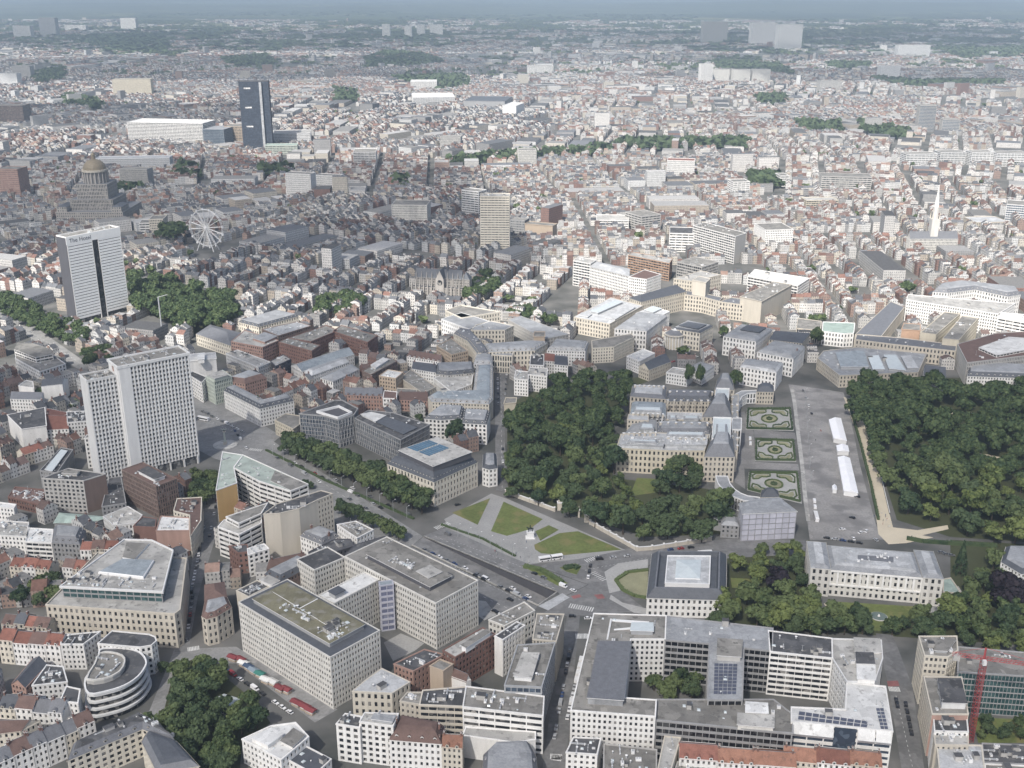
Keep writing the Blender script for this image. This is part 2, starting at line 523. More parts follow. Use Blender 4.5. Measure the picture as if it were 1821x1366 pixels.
def roof_hip(root, poly, h, rm, rise):
    q = poly
    if (q[1] - q[0]).length < (q[2] - q[1]).length: q = q[1:] + q[:1]
    a, b_, c, d = q
    m0, m1 = (d + a) / 2, (b_ + c) / 2
    w = (d - a).length / 2
    e = (m1 - m0); L = e.length; e = e.normalized()
    k = min(w, L * .42)
    r0, r1 = m0 + e * k, m1 - e * k
    o = grow(q, .5)
    b = MB()
    z = h + rise
    b.prism(o, h - .25, h, 'palegravel', None, True)
    b.face([(*o[0], h), (*o[1], h), (*r1, z), (*r0, z)], rm)
    b.face([(*o[1], h), (*o[2], h), (*r1, z)], rm)
    b.face([(*o[2], h), (*o[3], h), (*r0, z), (*r1, z)], rm)
    b.face([(*o[3], h), (*o[0], h), (*r0, z)], rm)
    return b.build('roof', root), (r0, r1, rise)

def roof_mansard(root, poly, h, rm, wall, rise, inset=1.7, top='zinc', cap=.7):
    b = MB()
    o = grow(poly, .55); i = grow(poly, -inset)
    b.prism(o, h - .35, h, wall, None, True)
    b.loft(grow(poly, .35), h, i, h + rise, rm)
    i2 = grow(poly, -inset - 2.2)
    if abs(area(i2)) > 8 and area(i2) > 0 and abs(area(i2)) < abs(area(i)):
        b.loft(i, h + rise, i2, h + rise + cap, top, top)
    else:
        b.face([(*p, h + rise) for p in i], top)
    return b.build('roof', root)

def add_dormers(roof, poly, h, wall, rm, every, rise, inset, r):
    me = dormer_mesh(wall, rm)
    n = len(poly)
    for i in range(n):
        a, b = poly[i], poly[(i + 1) % n]
        L = (b - a).length
        if L < 5: continue
        e = (b - a) / L; nrm = Vector((e.y, -e.x))
        if not faces_camera(a, b, nrm, .1): continue
        k = max(1, int(L / every))
        for j in range(k):
            p = a + e * (L * (j + .5) / k) - nrm * (inset * .35)
            put('dormer', me, roof, (p.x, p.y, h + .35), math.atan2(e.y, e.x), (1, 1, min(1.2, rise / 2.6)))

def bld(name, label, cat, zone, pts, h, wall='white', sty='house', roof='flat', rm='bitumen', glass='glass', blank=(), z0=0.0,
        rise=None, inset=1.8, units=0, chim=0, dorm=0.0, pents=(), group=None, pp=.7, top='zinc', axis=0, base=None, world_pts=None, keep=False, proud=.05):
    if world_pts is not None:
        poly = [Vector(p) for p in world_pts]
    else:
        poly = outline(zone, pts, h)
    if len(poly) == 3: poly = rect3(*poly)
    n = len(poly)
    flip = area(poly) < 0
    if flip:
        poly = poly[::-1]
        blank = [(n - 2 - i) % n for i in blank]; axis = (n - 2 - axis) % n
    if not keep: take(poly, 1, 2.0)
    c = centre(poly)
    r = random.Random(int(c.x * 31 + c.y * 17))
    root = thing(name, label, cat, (c.x, c.y, 0), group)
    if sty is None:
        b = MB(); b.prism(poly, z0, h, wall); b.build('wall', root)
    else:
        b = MB(); b.prism(poly, z0, h, glass); b.build('glazing', root)
        f = MB()
        for i in range(n):
            p, q = poly[i], poly[(i + 1) % n]
            if (q - p).length < .8: continue
            e = (q - p).normalized(); nrm = Vector((e.y, -e.x))
            if i in blank or not faces_camera(p, q, nrm):
                f.slab(p - e * .3, q + e * .3, nrm, 0, .33, z0, h, base if (base and i in blank) else wall)
            else:
                facade(f, p, q, nrm, z0, h, sty, wall, proud=proud)
        f.build('facade', root, 'stuff')
    ridge = None
    if roof == 'flat':
        ro = roof_flat(root, poly, h, rm, wall, pp)
    elif roof == 'gable':
        ro, ridge = roof_gable(root, poly, h, rm, wall, rise or 3.5, axis)
    elif roof == 'hip':
        ro, ridge = roof_hip(root, poly, h, rm, rise or 3.0)
    elif roof == 'mansard':
        ro = roof_mansard(root, poly, h, rm, wall, rise or 3.2, inset, top)
        if dorm: add_dormers(ro, poly, h, wall, rm, dorm, rise or 3.2, inset, r)
    top_z = h + (.22 if roof == 'flat' else (rise or 3.2) + .1)
    if roof == 'gable' and dorm: add_dormers(ro, poly, h - .6, wall, rm, dorm, 2.6, 0, r)
    for pe in pents:
        zn, pp_, eh, w2, r2, s2 = pe
        pq = outline(zn, pp_, h + eh)
        if len(pq) == 3: pq = rect3(*pq)
        pq = ccw(pq)
        b = MB(); b.prism(pq, top_z - .4, h + eh, w2 if s2 is None else 'glass')
        if s2:
            for i in range(len(pq)):
                p, q = pq[i], pq[(i + 1) % len(pq)]
                e = (q - p).normalized(); nrm = Vector((e.y, -e.x))
                facade(b, p, q, nrm, top_z - .3, h + eh, s2, w2)
        b.prism(grow(pq, .55), h + eh, h + eh + .3, 'metalwhite' if r2 != 'slate' else 'slate', r2, True)
        po = b.build('penthouse', root)
    if units and roof in ('flat', 'mansard'):
        scatter_units(ro, grow(poly, -inset - 1 if roof == 'mansard' else 0), top_z, units, r, True)
    if chim:
        if ridge:
            m0, m1, rs = ridge
            for k in range(chim):
                t = (k + .5) / chim if chim > 2 else (.06, .94)[k]
                p = m0.lerp(m1, t); e = m1 - m0
                put('chimney', CHIM, ro, (p.x, p.y, h + rs), math.atan2(e.y, e.x) + math.pi / 2)
        else:
            for k in range(chim):
                i = (k * 2 + 1) % n
                p = (poly[i] + poly[(i + 1) % n]) / 2; p = p.lerp(c, .12); e = poly[(i + 1) % n] - poly[i]
                put('chimney', CHIM, ro, (p.x, p.y, top_z + .6), math.atan2(e.y, e.x))
    return root

ORD = ['first', 'second', 'third', 'fourth', 'fifth', 'sixth', 'seventh', 'eighth', 'ninth', 'tenth', 'eleventh', 'twelfth']
ROOFWORD = {'tile': 'red tiled', 'tilebrown': 'brown tiled', 'tileorange': 'orange tiled', 'slate': 'dark slate', 'slatelight': 'grey slate',
            'bitumen': 'black flat', 'gravel': 'grey flat', 'palegravel': 'pale flat', 'zinc': 'zinc', 'whiteroof': 'white flat', 'zincpale': 'pale zinc', 'zincblue': 'blue grey zinc'}
WALLWORD = {'white': 'white', 'white2': 'off-white', 'cream': 'cream', 'beige': 'beige', 'brick': 'red brick', 'pinkbrick': 'pink brick',
            'brownbrick': 'brown brick', 'concrete': 'grey', 'stone': 'stone', 'greywall': 'dark grey', 'yellowstone': 'yellow', 'paleconcrete': 'pale grey', 'tan': 'tan'}

def row(where, zone, a, b, depth, n, h, walls, roofs, seed=1, sty='house', rise=3.6, jit=.8, group=None, kinds=('gable',)):
    """a terrace of n houses whose front eaves run from a to b; the houses reach `depth` metres back"""
    A, B = site(zone, a, h), site(zone, b, h)
    r = random.Random(seed)
    e = (B - A); L = e.length; e = e / L
    nrm = Vector((e.y, -e.x))
    if nrm.dot(-(A + B) / 2) < 0:
        A, B = B, A; e = -e; nrm = -nrm
    flipped = site(zone, a, h) != A
    w = np.array([r.uniform(.85, 1.2) for _ in range(n)]); w = np.cumsum(w) / w.sum(); w = [0, *w]
    for i in range(n):
        p, q = A + e * (L * w[i]), A + e * (L * w[i + 1] - .02)
        dd = depth * r.uniform(.93, 1.07)
        hh = h + r.uniform(-jit, jit)
        poly = [p, q, q - nrm * dd, p - nrm * dd]
        wl_, rf = r.choice(walls), r.choice(roofs)
        kd = r.choice(kinds)
        flat = rf in ('bitumen', 'gravel', 'palegravel', 'whiteroof')
        if flat: kd = 'flat'
        if kd == 'flat' and not flat: rf = 'gravel'
        left = (A.x < B.x); idx = i if left else n - 1 - i
        if idx < n / 2 or idx >= 12:
            pos = f'{ORD[min(idx, 11)]} from left' if idx else 'leftmost'
        else:
            j = n - 1 - idx
            pos = f'{ORD[j]} from right' if j else 'rightmost'
        lab = f'{WALLWORD[wl_]} townhouse, {ROOFWORD[rf]} roof, {pos} {where}'
        bld('townhouse', lab, 'house', None, None, hh, wl_, sty, kd, rf, rise=rise * r.uniform(.9, 1.15) if kd != 'mansard' else 3.0, chim=2 if (kd == 'gable' and r.random() < .8) else 0,
            dorm=(4.2 if r.random() < .55 else 0) if kd != 'flat' else 0, blank=(1, 3), units=r.randint(0, 2) if kd == 'flat' else 0, group=group or 'terraced townhouses', world_pts=poly)
# ---------------------------------------------------------------- ground and terrain
def ground_material():
    m, n, l, b = newmat('cityground')
    b.inputs['Roughness'].default_value = .95
    b.inputs['Specular IOR Level'].default_value = .1
    geo = n.new('ShaderNodeNewGeometry')
    nz = n.new('ShaderNodeTexNoise'); nz.inputs['Scale'].default_value = .03; nz.inputs['Detail'].default_value = 6
    l.new(geo.outputs['Position'], nz.inputs['Vector'])
    cr = n.new('ShaderNodeValToRGB')
    cr.color_ramp.elements[0].position = .35; cr.color_ramp.elements[0].color = (.085, .088, .082, 1)
    cr.color_ramp.elements[1].position = .68; cr.color_ramp.elements[1].color = (.19, .185, .175, 1)
    l.new(nz.outputs['Fac'], cr.inputs[0])
    # open country beyond the suburbs: fields and meadows
    mp = n.new('ShaderNodeMapping'); mp.inputs['Scale'].default_value = (.0011, .0007, 1)
    l.new(geo.outputs['Position'], mp.inputs['Vector'])
    vo = n.new('ShaderNodeTexVoronoi'); vo.inputs['Scale'].default_value = 1.0
    l.new(mp.outputs[0], vo.inputs['Vector'])
    sp = n.new('ShaderNodeSeparateColor'); l.new(vo.outputs['Color'], sp.inputs[0])
    fr = n.new('ShaderNodeValToRGB')
    fr.color_ramp.interpolation = 'CONSTANT'
    els = fr.color_ramp.elements
    els[0].position = 0; els[0].color = (.04, .058, .035, 1)
    els[1].position = .42; els[1].color = (.08, .105, .05, 1)
    for p, c in ((.58, (.16, .165, .09, 1)), (.68, (.05, .07, .04, 1)), (.9, (.12, .14, .07, 1))):
        e = els.new(p); e.color = c
    l.new(sp.outputs[0], fr.inputs[0])
    ln = n.new('ShaderNodeVectorMath'); ln.operation = 'LENGTH'
    l.new(geo.outputs['Position'], ln.inputs[0])
    mr = n.new('ShaderNodeMapRange'); mr.inputs[1].default_value = 5200; mr.inputs[2].default_value = 8500
    l.new(ln.outputs['Value'], mr.inputs[0])
    mx = n.new('ShaderNodeMix'); mx.data_type = 'RGBA'
    l.new(mr.outputs[0], mx.inputs[0]); l.new(cr.outputs[0], mx.inputs[6]); l.new(fr.outputs[0], mx.inputs[7])
    l.new(mx.outputs[2], b.inputs['Base Color'])
ground_material()

TR = [plan(733, 970), plan(957, 1077), plan(990, 1054), plan(753, 955)]     # the underpass cutting
W = 60000.0
gb = MB()
big = [Vector((-W, -W)), Vector((W, -W)), Vector((W, W)), Vector((-W, W))]
for i in range(4):
    j = (i + 1) % 4
    gb.face([(*big[i], 0), (*big[j], 0), (*TR[j], 0), (*TR[i], 0)], 'cityground')
ground = gb.build('ground', kind='structure')
ub = MB()
Z_T = -7.0
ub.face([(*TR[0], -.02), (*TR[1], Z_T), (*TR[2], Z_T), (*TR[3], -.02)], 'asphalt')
ub.face([(*TR[3], -.02), (*TR[2], Z_T), (*TR[2], .0)], 'darkwall')  # cutting walls near-black: the trench shade is deepened in their colour
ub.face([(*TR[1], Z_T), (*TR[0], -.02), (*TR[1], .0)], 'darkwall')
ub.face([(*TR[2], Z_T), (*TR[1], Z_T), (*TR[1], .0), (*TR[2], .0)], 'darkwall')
ub.build('underpass_road', kind='structure')
# coping walls of the cutting
for p, q, nm in ((TR[0], TR[1], 'near'), (TR[2], TR[3], 'far'), (TR[1], TR[2], 'end')):
    c = MB(); e = (q - p).normalized(); nn = Vector((e.y, -e.x))
    c.slab(p, q, nn, .02, .5, 0, .9, 'palegravel')
    o = c.build('underpass_parapet', off=(p.x, p.y, 0))
    tag(o, {'near': 'pale low parapet along the near edge of the underpass cutting', 'far': 'pale low parapet along the far edge of the underpass cutting',
            'end': 'pale parapet across the mouth of the underpass tunnel'}[nm], 'parapet')
take(TR, 2, 6)

def sheet(name, zone, pts, m, z=.03, reserve=True, val=2, margin=0.0, kind='structure', world=None):
    poly = ccw(world if world else outline(zone, pts, 0))
    b = MB(); b.face([(*p, z) for p in poly], m)
    if reserve: take(poly, val, margin)
    return b.build(name, kind=kind, off=(*centre(poly), 0))
def raised(name, zone, pts, m, z=.13, side='pavement', world=None, reserve=True):
    poly = ccw(world if world else outline(zone, pts, 0))
    b = MB(); b.prism(poly, -.02, z, side, m)
    if reserve: take(poly, 2)
    return b.build(name, kind='structure', off=(*centre(poly), 0))

# roads
sheet('boulevard_road', 'O', [(425, 800), (470, 775), (752, 954), (732, 971), (690, 990), (560, 905)], 'asphaltpale')
sheet('boulevard_road', 'O', [(754, 953), (800, 935), (905, 985), (960, 1010), (1045, 1040), (1000, 1062), (992, 1053)], 'asphalt', z=.034)
sheet('boulevard_road', 'O', [(731, 972), (956, 1079), (925, 1112), (850, 1070), (690, 992)], 'asphalt', z=.034)
sheet('junction_road', 'O', [(1000, 1064), (1047, 1040), (960, 1008), (1010, 985), (1160, 972), (1300, 958), (1440, 962), (1440, 985), (1165, 1000), (1085, 1035), (1150, 1085), (1060, 1095), (960, 1096)], 'asphalt', z=.038)
sheet('roundabout_road', 'O', [(340, 690), (400, 715), (500, 775), (470, 800), (425, 830), (380, 815), (352, 800)], 'asphaltpale', z=.026)
sheet('boulevard_road', 'R4', [(0, 470), (230, 630), (490, 810), (440, 840), (200, 680), (0, 560)], 'asphaltpale', z=.026)
sheet('palace_square', 'O', [(1402, 683), (1500, 698), (1512, 740), (1530, 830), (1558, 935), (1575, 960), (1440, 960), (1432, 900), (1422, 790), (1412, 720)], 'setts', z=.045)
sheet('palace_driveway', 'P', [(1020, 400), (1110, 370), (1185, 540), (1195, 800), (1110, 830), (1115, 1000), (1010, 930), (1045, 700)], 'setts', z=.05)
sheet('square_pavement', 'P', [(1480, 180), (1505, 175), (1530, 300), (1562, 560), (1592, 800), (1622, 1100), (1645, 1260), (1612, 1260), (1588, 1100), (1560, 800), (1530, 560), (1505, 330)], 'palegravel', z=.062)
sheet('garden_path', 'P', [(1185, 520), (1520, 545), (1530, 600), (1190, 580)], 'setts', z=.055)
sheet('garden_path', 'P', [(1190, 780), (1545, 800), (1555, 850), (1110, 835)], 'setts', z=.055)
sheet('street', 'R5', [(832, 700), (905, 700), (882, 830), (885, 1100), (902, 1345), (838, 1345), (832, 1000)], 'asphalt', z=.03)
sheet('street', 'Z7', [(700, 420), (820, 430), (960, 800), (1040, 1366), (880, 1366), (790, 790)], 'asphalt', z=.03)
sheet('street', 'Z5', [(1770, 300), (1860, 300), (1800, 900), (1760, 1366), (1600, 1366), (1660, 900)], 'asphalt', z=.03)
sheet('street', 'O', [(345, 850), (388, 850), (385, 950), (352, 1060), (335, 1160), (310, 1160), (335, 1040), (350, 940)], 'asphalt', z=.03)
sheet('street', 'O', [(310, 1155), (420, 1150), (600, 1262), (560, 1285), (420, 1180), (330, 1180), (280, 1290), (255, 1290)], 'asphaltpale', z=.026)
# squares and pavements
sheet('square_paving', 'Z8', [(-40, 330), (290, 150), (400, 185), (1230, 545), (900, 610), (560, 645), (440, 600), (0, 400)], 'pavement', z=.05)
for pts in ([(15, 285), (283, 183), (195, 370)], [(377, 207), (652, 330), (560, 402), (400, 448), (288, 415)],
            [(600, 415), (695, 372), (765, 405), (635, 482)], [(592, 510), (770, 428), (900, 415), (1150, 520), (1205, 545), (800, 583), (640, 570), (598, 542)]):
    raised('lawn', 'Z8', pts, 'lawn', .16)
raised('pavement', 'Z8', [(1130, 860), (1210, 915), (1390, 960), (1390, 1000), (1290, 985), (1120, 890)], 'pavement', .12)
raised('traffic_island', 'Z8', [(620, 940), (790, 850), (840, 880), (690, 970)], 'zincpale', .13)
raised('traffic_island', 'Z8', [(770, 670), (880, 640), (925, 660), (890, 720), (820, 700)], 'lawn', .15)
raised('median', 'Z8', [(500, 655), (620, 660), (830, 780), (760, 800)], 'lawn', .15)
raised('forecourt_lawn', 'Z8', [(1150, 755), (1250, 690), (1390, 680), (1390, 880), (1300, 870), (1200, 820)], 'lawnpale', .12)
sheet('cycle_crossing', 'Z8', [(850, 870), (910, 855), (925, 875), (870, 890)], 'redasphalt', .046)
sheet('cycle_crossing', 'Z8', [(1010, 860), (1070, 855), (1090, 885), (1040, 890)], 'redasphalt', .046)
sheet('red_forecourt', 'Z7', [(778, 755), (855, 752), (868, 790), (788, 795)], 'redasphalt', .036)
sheet('sand_path', 'O', [(1500, 706), (1524, 712), (1556, 800), (1583, 918), (1588, 938), (1632, 943), (1685, 934), (1687, 941), (1640, 952), (1660, 956), (1612, 966), (1580, 968), (1562, 950), (1556, 905), (1538, 830), (1520, 760)], 'sand', z=.052)
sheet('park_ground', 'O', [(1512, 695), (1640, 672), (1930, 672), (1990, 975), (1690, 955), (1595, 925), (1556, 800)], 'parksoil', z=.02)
sheet('park_path', 'M6', [(1040, 1160), (1240, 1190), (1250, 1215), (1060, 1180)], 'sand', z=.04)
sheet('park_path', 'R6', [(1580, 1145), (1705, 1170), (1710, 1190), (1585, 1165)], 'sand', z=.04)
sheet('park_path', 'M6', [(1390, 1200), (1450, 1210), (1480, 1366), (1430, 1366)], 'sand', z=.04)
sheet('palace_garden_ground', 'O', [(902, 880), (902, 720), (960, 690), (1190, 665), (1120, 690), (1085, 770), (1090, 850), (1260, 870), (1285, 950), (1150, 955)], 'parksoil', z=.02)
sheet('garden_lawn', 'P', [(240, 910), (420, 920), (450, 1020), (180, 1060)], 'lawn', z=.05)
sheet('academy_grounds', 'O', [(1290, 985), (1440, 960), (1440, 1080), (1690, 1090), (1690, 960), (1850, 970), (1850, 1150), (1270, 1110)], 'parksoil', z=.02)
sheet('academy_lawn', 'A', [(290, 865), (960, 905), (980, 990), (760, 1110), (600, 1100), (290, 950)], 'lawn', z=.05)
sheet('office_court', 'Z4', [(1115, 880), (1235, 815), (1400, 885), (1330, 940), (1180, 1010)], 'pavement', z=.04)
sheet('office_forecourt', 'Z5', [(1150, 190), (1200, 195), (1275, 290), (1190, 330), (1150, 300)], 'palegravel', z=.06)
sheet('pavement', 'Z8', [(1085, 700), (1180, 640), (1390, 610), (1390, 670), (1250, 685), (1150, 750), (1200, 830), (1120, 850)], 'pavement', z=.06)
sheet('academy_lawn', 'Z6', [(1260, 30), (1430, 40), (1440, 110), (1270, 100)], 'lawn', z=.05)
sheet('academy_path', 'A', [(200, 880), (285, 880), (280, 930), (240, 940)], 'sand', z=.055)
sheet('academy_path', 'A', [(970, 915), (1250, 900), (1310, 800), (1260, 740), (1290, 740), (1340, 820), (1290, 950), (1000, 955)], 'pavement', z=.055)
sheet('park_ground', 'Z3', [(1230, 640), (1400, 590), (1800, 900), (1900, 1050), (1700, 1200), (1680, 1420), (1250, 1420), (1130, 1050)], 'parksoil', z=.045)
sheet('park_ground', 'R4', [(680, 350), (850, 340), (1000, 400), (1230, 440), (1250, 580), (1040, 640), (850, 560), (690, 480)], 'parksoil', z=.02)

for z_, p_ in (('Z2', [(280, 430), (560, 330), (850, 500), (1150, 600), (1520, 880), (1720, 900), (1560, 1090), (1290, 1130), (760, 830), (300, 560)]), ('P', [(0, 160), (460, 130), (1200, 130), (1500, 60), (1520, 1400), (-30, 1000)]),
               ('O', [(760, 900), (900, 860), (1450, 940), (1700, 1000), (1700, 1160), (900, 1160)]), ('O', [(300, 1130), (420, 1100), (1000, 1180), (1000, 1366), (250, 1420)]), ('O', [(1000, 1060), (1640, 1130), (1660, 1420), (960, 1420)]),
               ('O', [(1430, 940), (1860, 930), (1900, 1160), (1430, 1100)]), ('O', [(1395, 640), (1500, 655), (1520, 715), (1385, 705)]), ('Z7', [(1210, 380), (1950, 440), (1950, 1240), (1350, 1210)]), ('O', [(330, 680), (500, 770), (600, 850), (420, 870), (350, 830)])): take(outline(z_, p_), 3)
# lane lines, zebra stripes
def stripes(zone, a, b, n, w, l, name='road_marking'):
    A, B = site(zone, a), site(zone, b)
    e = (B - A); L = e.length; e /= L; nn = Vector((-e.y, e.x))
    for i in range(n):
        m = MB(); p = A + e * (L * (i + .5) / n)
        q = [p - e * w / 2 - nn * l / 2, p + e * w / 2 - nn * l / 2, p + e * w / 2 + nn * l / 2, p - e * w / 2 + nn * l / 2]
        m.face([(*x, .06) for x in ccw(q)], 'paint')
        m.build(name, kind='structure', off=(*p, 0))
def dashes(zone, a, b, n, frac=.4, w=.22):
    A, B = site(zone, a), site(zone, b)
    stripes(zone, a, b, n, (B - A).length / n * frac, w)
stripes('Z6', (170, 440), (260, 440), 9, .55, 5.0, 'zebra_stripe')
stripes('Z6', (5, 1290), (75, 1300), 7, .55, 4.0, 'zebra_stripe')
stripes('Z5', (1650, 1285), (1735, 1290), 8, .55, 4.0, 'zebra_stripe')
stripes('Z3', (1315, 535), (1400, 520), 8, .55, 4.0, 'zebra_stripe')
stripes('Z8', (835, 935), (1010, 965), 11, .6, 5.0, 'zebra_stripe')
stripes('Z8', (950, 625), (1060, 590), 8, .6, 4.0, 'zebra_stripe')
stripes('Z8', (1000, 700), (1090, 760), 7, .5, 4.0, 'zebra_stripe')
stripes('Z2', (170, 470), (260, 480), 8, .6, 4.0, 'zebra_stripe')
stripes('Z2', (1480, 1030), (1580, 990), 9, .6, 4.5, 'zebra_stripe')
stripes('Z7', (790, 810), (870, 815), 8, .55, 4.0, 'zebra_stripe')
for d in ((0, 0), (0, 0)): pass
dashes('O', (480, 800), (735, 960), 26)
dashes('O', (700, 985), (930, 1095), 20)
dashes('O', (770, 952), (990, 1048), 20)
dashes('Z8', (0, 470), (700, 740), 30); dashes('Z8', (1390, 600), (940, 690), 16); dashes('Z8', (0, 650), (560, 930), 20); dashes('M3', (120, 1010), (560, 1200), 18); dashes('R4', (60, 560), (440, 800), 24)
dashes('Z7', (840, 850), (960, 1366), 16)
dashes('R5', (862, 720), (870, 1340), 24)

# ---------------------------------------------------------------- vegetation kit
def leafmat(name, c0, c1, c2):
    m, n, l, b = newmat(name)
    b.inputs['Roughness'].default_value = .7
    b.inputs['Specular IOR Level'].default_value = .2
    geo = n.new('ShaderNodeNewGeometry'); oi = n.new('ShaderNodeObjectInfo')
    nz = n.new('ShaderNodeTexNoise'); nz.inputs['Scale'].default_value = .22; nz.inputs['Detail'].default_value = 3
    l.new(geo.outputs['Position'], nz.inputs['Vector'])
    a = n.new('ShaderNodeMath'); a.operation = 'MULTIPLY_ADD'; a.inputs[1].default_value = .55
    l.new(oi.outputs['Random'], a.inputs[0]); l.new(nz.outputs['Fac'], a.inputs[2])
    w = n.new('ShaderNodeMath'); w.operation = 'MULTIPLY_ADD'; w.inputs[1].default_value = .35
    l.new(geo.outputs['Random Per Island'], w.inputs[0]); l.new(a.outputs[0], w.inputs[2])
    cr = n.new('ShaderNodeValToRGB')
    e = cr.color_ramp.elements
    e[0].position = .45; e[0].color = (*c0, 1); e[1].position = 1.25 / 1.3; e[1].color = (*c2, 1)
    k = e.new(.72); k.color = (*c1, 1)
    l.new(w.outputs[0], cr.inputs[0]); l.new(cr.outputs[0], b.inputs['Base Color'])
leafmat('leaf', (.030, .052, .023), (.058, .087, .035), (.102, .132, .053))
leafmat('leafdark', (.022, .042, .022), (.040, .065, .031), (.068, .096, .044))
leafmat('leaflight', (.045, .07, .024), (.085, .115, .038), (.135, .165, .055))
leafmat('leafpurple', (.010, .008, .014), (.016, .012, .019), (.026, .02, .026))
mat('bark', (.07, .055, .042), amt=.3)

def crown_mesh(name, leaf, seed, n=1250, lobes=12, squash=.8, size=.07, cone=False):
    """leafy crown about 1 wide, bottom at z=.28, top near z=1.05: many leaf-clump faces spread over uneven lobes"""
    r = np.random.default_rng(seed)
    cs, rs = [np.array([0, 0, .62])], [.36]
    for i in range(lobes):
        a = 2 * np.pi * (i + r.uniform(-.3, .3)) / lobes
        rad = r.uniform(.16, .40); z = r.uniform(.36, .94)
        cs.append(np.array([math.cos(a) * rad, math.sin(a) * rad, z])); rs.append(r.uniform(.09, .22))
    cs, rs = np.array(cs), np.array(rs)
    pick = r.choice(len(rs), n, p=rs ** 2 / (rs ** 2).sum())
    d = r.normal(size=(n, 3)); d /= np.linalg.norm(d, axis=1)[:, None]
    d[:, 2] = np.where(d[:, 2] < -.35, -d[:, 2], d[:, 2])
    rr = rs[pick] * r.uniform(.7, 1.18, n)
    P = cs[pick] + d * rr[:, None] * np.array([1, 1, squash])
    if cone:
        t = r.uniform(0, 1, n) ** .75
        a = r.uniform(0, 2 * np.pi, n); q = (1 - t) * .42 * r.uniform(.75, 1.1, n) + .02
        P = np.stack([np.cos(a) * q, np.sin(a) * q, .08 + t * 1.1], 1)
        d = np.stack([np.cos(a), np.sin(a), np.full(n, .5)], 1)
    nn = d + r.normal(scale=.45, size=(n, 3)); nn /= np.linalg.norm(nn, axis=1)[:, None]
    u = np.cross(nn, r.normal(size=(n, 3))); u /= np.linalg.norm(u, axis=1)[:, None]
    w = np.cross(nn, u)
    s = size * r.uniform(.6, 1.3, n)[:, None]
    k = r.uniform(.5, 1.0, n)[:, None]
    V = np.stack([P - u * s, P + w * s * k, P + u * s, P - w * s * k], 1).reshape(-1, 3)
    F = np.arange(4 * n).reshape(n, 4)
    me = bpy.data.meshes.new(name)
    me.from_pydata(V.tolist(), [], F.tolist())
    me.materials.append(MATS[leaf]); me.update()
    return me
def trunk_mesh(seed):
    r = random.Random(seed)
    b = MB()
    def limb(a, c, w0, w1):
        a, c = Vector(a), Vector(c)
        d = (c - a).normalized(); u = d.orthogonal().normalized(); t = d.cross(u); k = len(b.v)
        for q, w in ((a, w0), (c, w1)):
            for i in range(5):
                g = 2 * math.pi * i / 5
                b.v.append(tuple(q + u * math.cos(g) * w + t * math.sin(g) * w))
        for i in range(5):
            j = (i + 1) % 5
            b.f.append((k + i, k + j, k + 5 + j, k + 5 + i)); b.m.append(b.mi('bark'))
    limb((0, 0, -.01), (.01, 0, .4), .035, .022)
    for i in range(5):
        a = 2 * math.pi * i / 5 + r.uniform(-.3, .3)
        limb((.01, 0, .36), (math.cos(a) * .25, math.sin(a) * .25, r.uniform(.55, .75)), .016, .006)
    limb((.01, 0, .38), (0, .02, .85), .02, .006)
    return b.mesh('trunk')
TRUNKS = [trunk_mesh(i) for i in range(3)]
CROWNS = {'leaf': [crown_mesh('crown', 'leaf', s) for s in (1, 2, 3, 4)], 'leafdark': [crown_mesh('crown', 'leafdark', s) for s in (5, 6, 7)],
          'leaflight': [crown_mesh('crown', 'leaflight', s) for s in (8, 9)], 'leafpurple': [crown_mesh('crown', 'leafpurple', 10, lobes=11)],
          'conifer': [crown_mesh('crown', 'leafdark', 12, n=700, cone=True, size=.06)]}
TREES = []           # (x, y, diameter, height, kind, name, label, group)
def tree(p, dia, hgt, kind, label, group, name='broadleaf_tree'):
    TREES.append((p.x, p.y, dia, hgt, kind, name, label, group))
def forest(poly, spacing, dia, kinds, label, group, seed=1, name='broadleaf_tree', hf=(.95, 1.25), avoid=(), margin=0):
    r = random.Random(seed)
    poly = ccw(list(poly))
    x0, x1 = min(p.x for p in poly), max(p.x for p in poly); y0, y1 = min(p.y for p in poly), max(p.y for p in poly)
    pts = []
    for _ in range(int((x1 - x0) * (y1 - y0) / spacing ** 2 * 26)):
        p = Vector((r.uniform(x0, x1), r.uniform(y0, y1)))
        if not inside(poly, p) or any((p - q).length < spacing for q in pts) or any(inside(a, p) for a in avoid): continue
        if taken([p.x], [p.y])[0] == 1: continue
        pts.append(p)
        d = r.uniform(*dia); kd = r.choice(kinds)
        fx, fy = (p.x - x0) / (x1 - x0), (p.y - y0) / (y1 - y0)
        w = ('near ', '', 'far ')[min(2, int(fy * 3))] + ('left', 'middle', 'right')[min(2, int(fx * 3))]
        lb = {'leaf': 'mid-green ', 'leafdark': 'dark green ', 'leaflight': 'pale green '}[kd] + label.replace('dark ', '').replace('bright ', '') + f', {w} part'
        tree(p, d, d * r.uniform(*hf), kd, lb, group, name)
def avenue(zone, a, b, n, dia, kinds, label, group, seed=1, z=7.0, name='plane_tree', hf=(1.0, 1.15)):
    r = random.Random(seed)
    A, B = site(zone, a, z), site(zone, b, z)
    for i in range(n):
        d = r.uniform(*dia)
        tree(A.lerp(B, (i + .5) / n) + Vector((r.uniform(-1, 1), r.uniform(-1, 1))), d, d * r.uniform(*hf), r.choice(kinds), (ORD[i] if i < 12 else 'near end') + ' ' + label, group, name)
